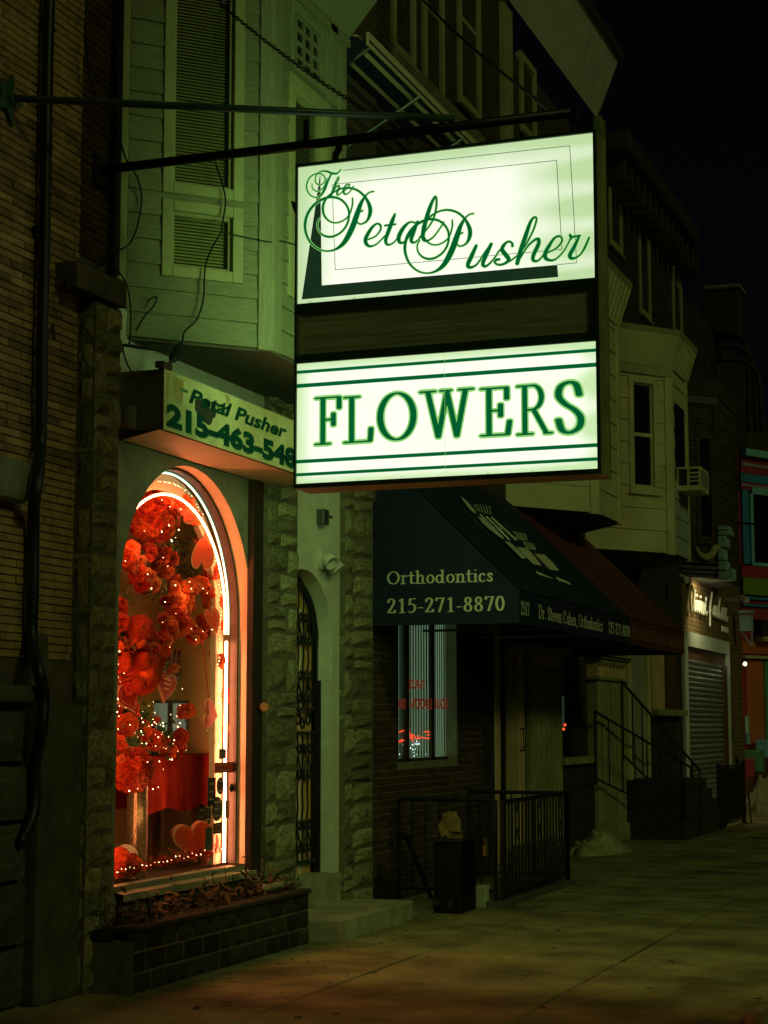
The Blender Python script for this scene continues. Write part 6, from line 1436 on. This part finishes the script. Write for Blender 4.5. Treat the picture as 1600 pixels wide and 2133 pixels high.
for k,x in enumerate((712,744,776,808,846,880,914)):
    y0_ = 652+k*8 if k!=3 else 540; jl([[(x,y0_+ (60 if k!=3 else 0),18),(x+8,y0_,20),(x-10,y0_+120,24),(x-6,800+k*16,24),(x+12,840+k*12,16),(x+26,760+k*12,12)]])
sp_ = [(850+k*26,995+k*8) for k in range(4)]
for x,y in sp_: jl([[(x,y,10),(x,y+85,10)],[(x,y+4,10),(x+18,y+8,10)],[(x,y+42,10),(x+18,y+48,10)],[(x+18,y+8,8),(x+18,y+90,8)]],'small_letter')
# canopy shelf and floodlight over the sign
bayj = bay_house(jw, 27.6+2.02, XW, math.radians(40), 1500, 1538, 1176, 830, 800, 'upper_brick', (1450,905,1487,1130), ribs=False, trim='steel')
foj,ffj,uLj,ufj,zbj,ztj = bayj
for k in range(3): 
    z = zbj-.10-.07*k; MB().add([foj.P(0,.05-.04*k,z),foj.P(uLj,.05-.04*k,z),ffj.P(ufj,.05-.04*k,z),(XW,ffj.P(ufj,0,0).y+1,z),foj.P(0,.05-.04*k,z+.06),foj.P(uLj,.05-.04*k,z+.06),ffj.P(ufj,.05-.04*k,z+.06),(XW,ffj.P(ufj,0,0).y+1,z+.06)],[(0,1,5,4),(1,2,6,5),(0,3,2,1),(4,5,6,7),(2,3,7,6)]).obj('bay_base', M['steel'], jw)
M['pale_blue'] = mat('pale_blue',(.35,.50,.55),.7,.2,5,.2,30)
for y,(xa,xb_,ya__,yb__) in enumerate([(1508,1536,1104,1200)]):
    fz_ = ffj; c = [ffj.P(.15,.03,ffj.px(1520,yy)[1]) for yy in (1104,1125,1150,1185,1200)]
    for k,(zz,dd_) in enumerate(((1104,.18),(1114,.22),(1124,.14),(1150,.10),(1175,.14),(1190,.24))):
        z0_ = ffj.px(1510,zz+(10 if zz<1120 else 24))[1]; z1_ = ffj.px(1510,zz)[1]; MB().fb(ffj,-.12,.22,-.02,dd_,z0_+.005,z1_).obj('console', M['pale_blue'], jw, bevel=.02)  # bluish light falling on the consoles is put into this colour
sw = MB(); pts_ = [foj.P(foj.px(x,y)[0],.05,foj.px(x,y)[1]) for x,y in [(1446,1141),(1452,1154),(1465,1162),(1478,1155),(1484,1143),(1495,1141),(1503,1145)]]
sw.tube(smooth([tuple(q) for q in pts_],4),[.03+.04*math.sin(math.pi*k/24) for k in range(25)],8).obj('plaster_swag', M['pilaster'], jw, smooth=True)
fl = thing('sign_floodlight', 'small lit floodlight on a bent arm under the dark bay above the script sign', 'floodlight', PX(1508,1205,XW+.9))
pl = PX(1502,1203,XW+.50); M['lamp_face'] = emis('lamp_face',(1.,.92,.6),6.,sample=False)
MB().tube([PX(1540,1212,XW+.5),PX(1520,1213,XW+.5),PX(1510,1207,XW+.5),pl],.022,6).obj('bent_arm', M['steel'], fl)
MB().lathe(pl,[(.03,-.06),(.06,0),(.06,.02)],12,(-.6,-.2,-.7)).obj('lamp_head', M['steel'], fl)
MB().lathe(pl+Vector((-.6,-.2,-.7)).normalized()*.025,[(.05,0),(.048,.004)],12,(-.6,-.2,-.7)).obj('lamp_lens', M['lamp_face'], fl)
ld = bpy.data.lights.new('floodlight','SPOT'); ld.energy = 60; ld.color = (1.,.90,.50); ld.spot_size = math.radians(140); ld.spot_blend = .6; ld.shadow_soft_size = .05
lo_ = bpy.data.objects.new('floodlight_beam', ld); COL.objects.link(lo_); lo_.location = pl+Vector((-.04,-.02,-.06)); lo_.rotation_euler = Vector((.42,-.42,.75)).to_track_quat('Z','Y').to_euler(); own(lo_, fl)
def cam_box(x,y,X,label):
    p = PX(x,y,X); t = thing('security_camera', label, 'camera', p, 'security cameras on the shop fronts')
    MB().box(XW,p.x,p.y-.03,p.y+.03,p.z-.03,p.z+.03).obj('bracket', M['steel'], t); MB().lathe(p,[(.05,-.12),(.06,-.1),(.06,.1),(.045,.12)],12,(.6,-.7,-.3)).obj('body', M['white_paint'], t, smooth=False)
cam_box(1424,1206,XW+.3,'small security camera at the near corner of the jewelry shop'); cam_box(1550,1248,XW+.35,'pale security camera at the far corner of the jewelry shop')

# ================================================================ painted shop at the right edge
YK = YJ1+.02; fc_ = Fr((XW,YK,0),(math.sin(math.radians(30)),math.cos(math.radians(30))))
ks = thing('painted_shop', 'shop painted red, blue and lime with dark upper windows at the right edge', 'shop', (XW,YK,0))
C_ = {k: mat('paint_'+k, c, .6, .15, 3, .1, 30) for k,c in dict(red=(.42,.04,.06),blue=(.05,.24,.50),lime=(.20,.32,.02),sky=(.22,.55,.62),lilac=(.40,.28,.50),orange=(.50,.13,.03),cream=(.50,.45,.28),green=(.10,.30,.12)).items()}  # orange carries the warm light of the storefront in its colour
uK = 5.0
def kb(y0,y1,m,d=.03,x0=1541,x1=None,name='painted_band',xm=1570):
    z1_ = fc_.px(xm,y0)[1]; z0_ = fc_.px(xm,y1)[1]; a = max(0,fc_.px(x0,(y0+y1)/2)[0]); b = fc_.px(x1,(y0+y1)/2)[0] if x1 else uK
    return MB().fb(fc_,a,b,-.02,d,z0_,z1_).obj(name, C_[m] if m in C_ else M[m], ks)
MB().fb(fc_,0,uK,-.5,-.03,-.02,fc_.px(1570,940)[1]).obj('wall', C_['red'], ks)
kb(940,954,'sky',.16,name='cornice'); kb(955,966,'red'); kb(967,974,'lilac',.05); kb(975,988,'red'); kb(989,1006,'blue'); kb(1007,1010,'red'); kb(1011,1016,'lilac',.05); kb(1017,1022,'red')
kb(1023,1176,'blue',.02,1546,1560); kb(1016,1030,'sky',.06,1562,None); kb(1030,1176,'sky',.06,1560,1566); kb(1172,1179,'sky',.07,1562,None); kb(1030,1172,'dark_glass',.03,1567,None,'window')
kb(1180,1204,'red',.05); kb(1205,1240,'lime',.08); kb(1244,1250,'blue',.1); kb(1251,1258,'red',.04); kb(1259,1264,'blue',.08); kb(1265,1290,'red',.02)
kb(1291,1324,'dark_room',.18,1572,None,'shop_sign'); kb(1326,1336,'cream',.22,1574,None,'sign_ledge'); kb(1337,1362,'orange',.02)
kb(1366,1372,'cream',.1); kb(1373,1560,'orange',.0,1556,1592,'lit_storefront'); kb(1373,1560,'green',.01,1594,None,'door_frame')  # warm light from inside the storefront is painted as plain orange
kb(1490,1550,'sky',.05,1553,1557,'notice'); 
wl2 = thing('wall_lantern', 'pale blue box lantern on the party wall beside the painted shop', 'lantern', PX(1555,1310,XW+.3))
p = PX(1555,1300,XW+.25); MB().box(p.x-.12,p.x+.12,p.y-.1,p.y+.1,p.z-.14,p.z+.17).obj('pale_box', M['pale_blue'], wl2); MB().box(p.x-.14,p.x+.14,p.y-.12,p.y+.12,p.z+.20,p.z+.26).obj('box_cap', M['pale_blue'], wl2)
for k in (-1,1): MB().tube([p+Vector((.1*k,0,-.14)),p+Vector((.1,0,-.42))],.012,5).obj('lantern_stay', M['pale_blue'], wl2)
p = PX(1552,1383,XW+.35); o = tag(MB().ball(p,.035,10,8).obj('porch_bulb', emis('porch',(1.,.9,.6),9.,sample=True)), 'tiny bright bulb by the orange lit storefront', 'bulb')
p = PX(1556,1510,XW+.3); tag(MB().box(p.x-.01,p.x+.01,p.y-.08,p.y+.08,p.z-.16,p.z+.16).obj('white_notice', M['sign_white']), 'white paper notice on the edge of the painted shop', 'notice')
for x,y,w,h,m,lab in ((1572,1585,.34,.42,'green','green planter crate in front of the orange lit storefront'),(1590,1560,.25,.36,'sky','blue and yellow bucket on the crates at the right edge'),(1562,1600,.16,.36,'red','small red crate beside the green one'),(1594,1600,.22,.32,'red','red crate at the very right edge')):
    p = PX(x,y,XW+.35); o = tag(MB().box(p.x-w/2,p.x+w/2,p.y-w/2,p.y+w/2,p.z-h/2,p.z+h/2).obj('shop_crate', C_[m], bevel=.02), lab, 'crate', 'crates before the painted shop')
    MB().box(p.x-w/2-.01,p.x+w/2+.01,p.y-w/2-.01,p.y+w/2+.01,p.z+h/2-.06,p.z+h/2-.02).obj('rim', C_[m], o)
    if p.z-h/2 > .05: MB().box(p.x-w*.4,p.x+w*.4,p.y-w*.4,p.y+w*.4,-.02,p.z-h/2).obj('stand', M['brown_wood'], o)
tag(MB().tube(smooth([tuple(PX(x,y,-4.6)) for x,y in [(1559,1650),(1563,1690),(1565,1715)]],5),.012,6).obj('bent_rod', M['black_metal']), 'thin bent black rod standing on the sidewalk by the low gate', 'rod')
tag(MB().tube([PX(1530,1089,XW+.5),PX(1620,1094,XW+1.4)],.02,6).tube([PX(1500,1097,XW+.5),PX(1530,1097,XW+.5)],.02,6).obj('bracket', M['black_metal']), 'dark horizontal bracket arm before the painted upper window', 'bracket')
# rear houses closing the street
fh = thing('corner_parapet_house', 'dim far house with grey curved cornice end against the night sky', 'house', (XW,YJ1+2,0))
MB().box(-14,XW-.01,YJ1+1.52,60,-.02,8.2).obj('wall', M['upper_brick'], fh)
q = PY(1485,600,YJ1-2.5); 
Yq = YJ1-2.4; a,b = PY(1487,700,Yq), PY(1538,600,Yq); MB().box(XW-.2,b.x,Yq,Yq+.6,a.z,b.z).obj('cornice_block', M['dark_brick'], fh, bevel=.03)
MB().box(XW-.2,b.x+.05,Yq-.05,Yq+.65,b.z,b.z+.09).obj('cornice_cap', M['green_stone'], fh, bevel=.03)
for dx in (0,.22,.4):
    pts_ = [PY(x,y,Yq-.02-dx) for x,y in ((1487+dx*20,690+dx*150),(1530+dx*60,694+dx*150),(1556+dx*60,735+dx*140),(1560+dx*70,900))]; MB().tube(smooth([tuple(p_) for p_ in pts_],6),.05,8).obj('cornice_moulding', M['dark_brick'], fh, smooth=True)

# ================================================================ areaway railing, bin, snow
XA_ = -4.62; YA_0 = 15.45; YA_1 = 17.77; fa = FX(XA_)
ar = thing('areaway_railing', 'black iron railing with scroll panels round the sunken areaway of the dental house', 'railing', (XA_,16.6,0))
zr = PY(1041,1671,YA_0).z; zrb = PY(1042,1864,YA_0).z
def run(A,B,n,zt_,zb_,sc=()):
    A = Vector((*A,0)); B = Vector((*B,0))
    MB().tube([A+Vector((0,0,zt_)),B+Vector((0,0,zt_))],.022,6).obj('top_rail', M['black_metal'], ar); MB().tube([A+Vector((0,0,zb_)),B+Vector((0,0,zb_))],.016,6).obj('bottom_rail', M['black_metal'], ar)
    for k in range(n+1):
        q = A.lerp(B,k/n); MB().tube([q+Vector((0,0,zb_ if 0<k<n else -.02)),q+Vector((0,0,zt_))],.010 if 0<k<n else .022,5).obj('bar' if 0<k<n else 'post', M['black_metal'], ar)
run((XA_,YA_0),(XA_,YA_1),21,zr,zrb); run((XA_,YA_1),(XW,YA_1),9,zr,zrb)
xg = PY(830,1663,YA_0).x; run((xg,YA_0),(PY(1031,1675,YA_0).x,YA_0),7,PY(900,1665,YA_0).z,PY(900,1852,YA_0).z)
for k in (4,11,18):
    y = YA_0+(YA_1-YA_0)*k/21
    for zc,s_ in ((.85,1),(.62,-1),(.40,1)):
        b = MB()
        for f_ in (-1,1): b.tube([(XA_+.012, y+f_*(.03+.035*(1-.5*t)*math.sin(t*9)), zc+s_*.06*(1-.5*t)*math.cos(t*9)) for t in np.linspace(0,1,14)],.007,4)
        b.obj('scroll', M['black_metal'], ar)
b = MB()                                             # expanded mesh behind the lower half
for k in range(46):
    y = YA_0+(YA_1-YA_0)*k/46
    for s_ in (-1,1): b.tube([(XA_-.02,y,zrb),(XA_-.02,min(max(y+s_*.4,YA_0),YA_1),zrb+.4)],.0035,3)
stuff(b.obj('wire_mesh', M['black_metal'], ar))
MB().box(XA_-.12,XA_+.06,YA_0-.1,YA_1+.1,-.02,.05).obj('kerb', M['dark_stone'], ar, bevel=.01); MB().box(PY(962,1850,YA_0).x,XA_-.12,YA_0-.1,YA_0+.1,-.02,PY(1000,1843,YA_0).z).obj('kerb', M['concrete'], ar, bevel=.02)
p0 = PX(836,1738,XW+.15); tag(MB().tube([PX(836,1738,XW+.15),PX(845,1738,XW+.15),PX(908,1895,XW+.25)],.025,6).obj('stair_handrail', M['black_metal']), 'slanted black handrail leading down into the areaway beside the brick wall', 'handrail')
p = PX(1012,1768,XA_+.02); pk = tag(MB().box(p.x-.012,p.x+.012,p.y-.05,p.y+.05,p.z-.06,p.z+.03).obj('padlock', mat('brass',(.35,.22,.05),.4,.2,5,0,metal=.7), bevel=.006), 'small brass padlock hanging on the areaway gate', 'padlock')
MB().tube([(p.x,p.y-.03,p.z+.03),(p.x,p.y-.03,p.z+.09),(p.x,p.y+.03,p.z+.09),(p.x,p.y+.03,p.z+.03)],.007,5).obj('shackle', M['steel'], pk)
YBn = 14.75; bl,br = PY(903,1905,YBn), PY(960,1905,YBn)
M['bin_black'] = mat('bin_black', (.004,.005,.005), .55, .3, 6, .1, spec=.25)
tc_ = thing('trash_bin', 'tall black trash bin against the railing with a crumpled paper bag on top', 'trash bin', (bl.x,YBn,0))
zt_ = PY(930,1755,YBn).z
MB().box(bl.x,br.x,YBn,YBn+.45,-.02,zt_).obj('body', M['bin_black'], tc_, bevel=.02); MB().box(bl.x-.015,br.x+.015,YBn-.015,YBn+.47,zt_,zt_+.03).obj('lid', M['black_metal'], tc_, bevel=.01)
for k in (0,1): MB().lathe((bl.x+.04+(br.x-bl.x-.12)*k,YBn-.012,.07),[(.06,-.02),(.06,.03)],14,(1,0,0)).obj('wheel', M['black_metal'], tc_)
MB().tube([(bl.x+.03,YBn-.02,zt_-.02),(bl.x+.03,YBn-.07,zt_+.02),(br.x-.03,YBn-.07,zt_+.02),(br.x-.03,YBn-.02,zt_-.02)],.012,6).obj('handle', M['black_metal'], tc_)
bg_ = MB(); cp = PY(940,1725,YBn+.1); rr = random.Random(4); n,m = 14,9; vs = []
for i in range(m+1):
    t = math.pi*i/m
    for k in range(n):
        w = 2*math.pi*k/n; r_ = .085*(1+rr.uniform(-.28,.28)); vs.append(cp+Vector((math.sin(t)*math.cos(w)*r_*1.15, math.sin(t)*math.sin(w)*r_, math.cos(t)*r_*1.5)))
bg_.add(vs,[(i*n+k,(i+1)*n+k,(i+1)*n+(k+1)%n,i*n+(k+1)%n) for i in range(m) for k in range(n)])
tag(bg_.obj('paper_bag', mat('paper_bag',(.25,.15,.045),.8,.3,8,.6,30)), 'crumpled brown paper bag stuffed on top of the black bin', 'bag')
def snow(name, c, rx, ry, h, lab, seed):
    from mathutils import noise
    rr = random.Random(seed); b = MB(); n,m = 72,26; vs = []; off = Vector((seed*7.3,seed*3.1,0))
    for i in range(m+1):
        t = i/m
        for k in range(n):
            w = 2*math.pi*k/n; wob = 1+.22*noise.noise(off+Vector((math.cos(w)*1.3,math.sin(w)*1.3,1)))+.10*noise.noise(off+Vector((math.cos(w)*4,math.sin(w)*4,2)))
            x = rx*t*wob*math.cos(w); y = ry*t*wob*math.sin(w); q = off+Vector((x*3.2,y*3.2,0))
            z = h*(1-t**2.2)*(.72+.75*noise.noise(q*.8)+.34*noise.noise(q*2.1)+.10*noise.noise(q*5))+.012*noise.noise(q*11)*(1-t)
            vs.append(Vector((c.x+x,c.y+y,max(-.02,z) if i<m else -.02)))
    b.add(vs,[(i*n+k,(i+1)*n+k,(i+1)*n+(k+1)%n,i*n+(k+1)%n) for i in range(m) for k in range(n)])
    return tag(b.obj(name, M['snow'], smooth=False), lab, 'snow pile', 'old snow piles')
p = PZ(1232,1776); snow('snow_pile', Vector((p.x+.02,p.y+.1,0)), .34,.8,.34,'dirty old snow pile against the brick below the dental window',1)
p = PZ(1285,1773); snow('snow_pile', Vector((p.x-.05,p.y-.1,0)), .26,.5,.11,'low tail of dirty snow in front of the far pilaster',2)
p = PZ(1586,1688); snow('snow_pile', Vector((p.x,p.y,0)), .44,.7,.58,'greyish snow pile in front of the painted shop',3)
p = PZ(1606,2128); snow('snow_pile', Vector((p.x+.03,p.y,0)), .17,.3,.14,'small lump of snow at the lower right corner of the sidewalk',4)

# spots of old gum and tar on the pavement, wind blown leaves and salt crumbs
M['gum'] = mat('gum', (.035,.032,.022), .8, .3, 10, 0); b = MB()
for k in range(150):
    x = random.uniform(-5.0,-.2); y = random.uniform(8.2,26); r = random.uniform(.010,.028); b.lathe((x,y,.0045),[(r,0),(r*.8,.0018)],8)
stuff(tag(b.obj('gum_spots', M['gum']), 'small dark gum and tar spots scattered over the sidewalk slabs', 'stains'))
b = MB()
for k in range(70):
    x = -5.12+abs(random.gauss(0,.5)); y = random.uniform(8.5,20); c = Vector((x,y,.012)); d = Vector((random.gauss(0,1),random.gauss(0,1),random.gauss(0,.2))).normalized(); s_ = d.cross(Vector((0,0,1))).normalized(); l = random.uniform(.012,.035)
    b.add([c-d*l,c+s_*l*.45+Vector((0,0,.006)),c+d*l,c-s_*l*.45],[(0,1,2),(0,2,3)])
stuff(tag(b.obj('fallen_leaves', M['dead_leaf']), 'few dry leaves blown along the foot of the planter and steps', 'leaves'))
b = MB(); rr = random.Random(12)
def crack(x,y,a,n):
    for k in range(n):
        l = rr.uniform(.06,.16); x2 = x+l*math.cos(a); y2 = y+l*math.sin(a); w = .0022; nx,ny = -math.sin(a)*w, math.cos(a)*w
        b.add([(x-nx,y-ny,.0046),(x2-nx,y2-ny,.0046),(x2+nx,y2+ny,.0046),(x+nx,y+ny,.0046)],[(0,1,2,3)]); x,y = x2,y2; a += rr.gauss(0,.35)
for q in ((-4.9,11.2,.3,9),(-3.6,10.3,1.2,12),(-4.2,13.1,-.4,10),(-2.4,11.6,.9,11),(-3.3,15.2,2.2,12),(-4.0,17.6,.2,9),(-2.0,14.4,1.9,10)): crack(*q)
stuff(tag(b.obj('pavement_cracks', M['gum']), 'thin irregular cracks running across the worn sidewalk slabs', 'cracks'))
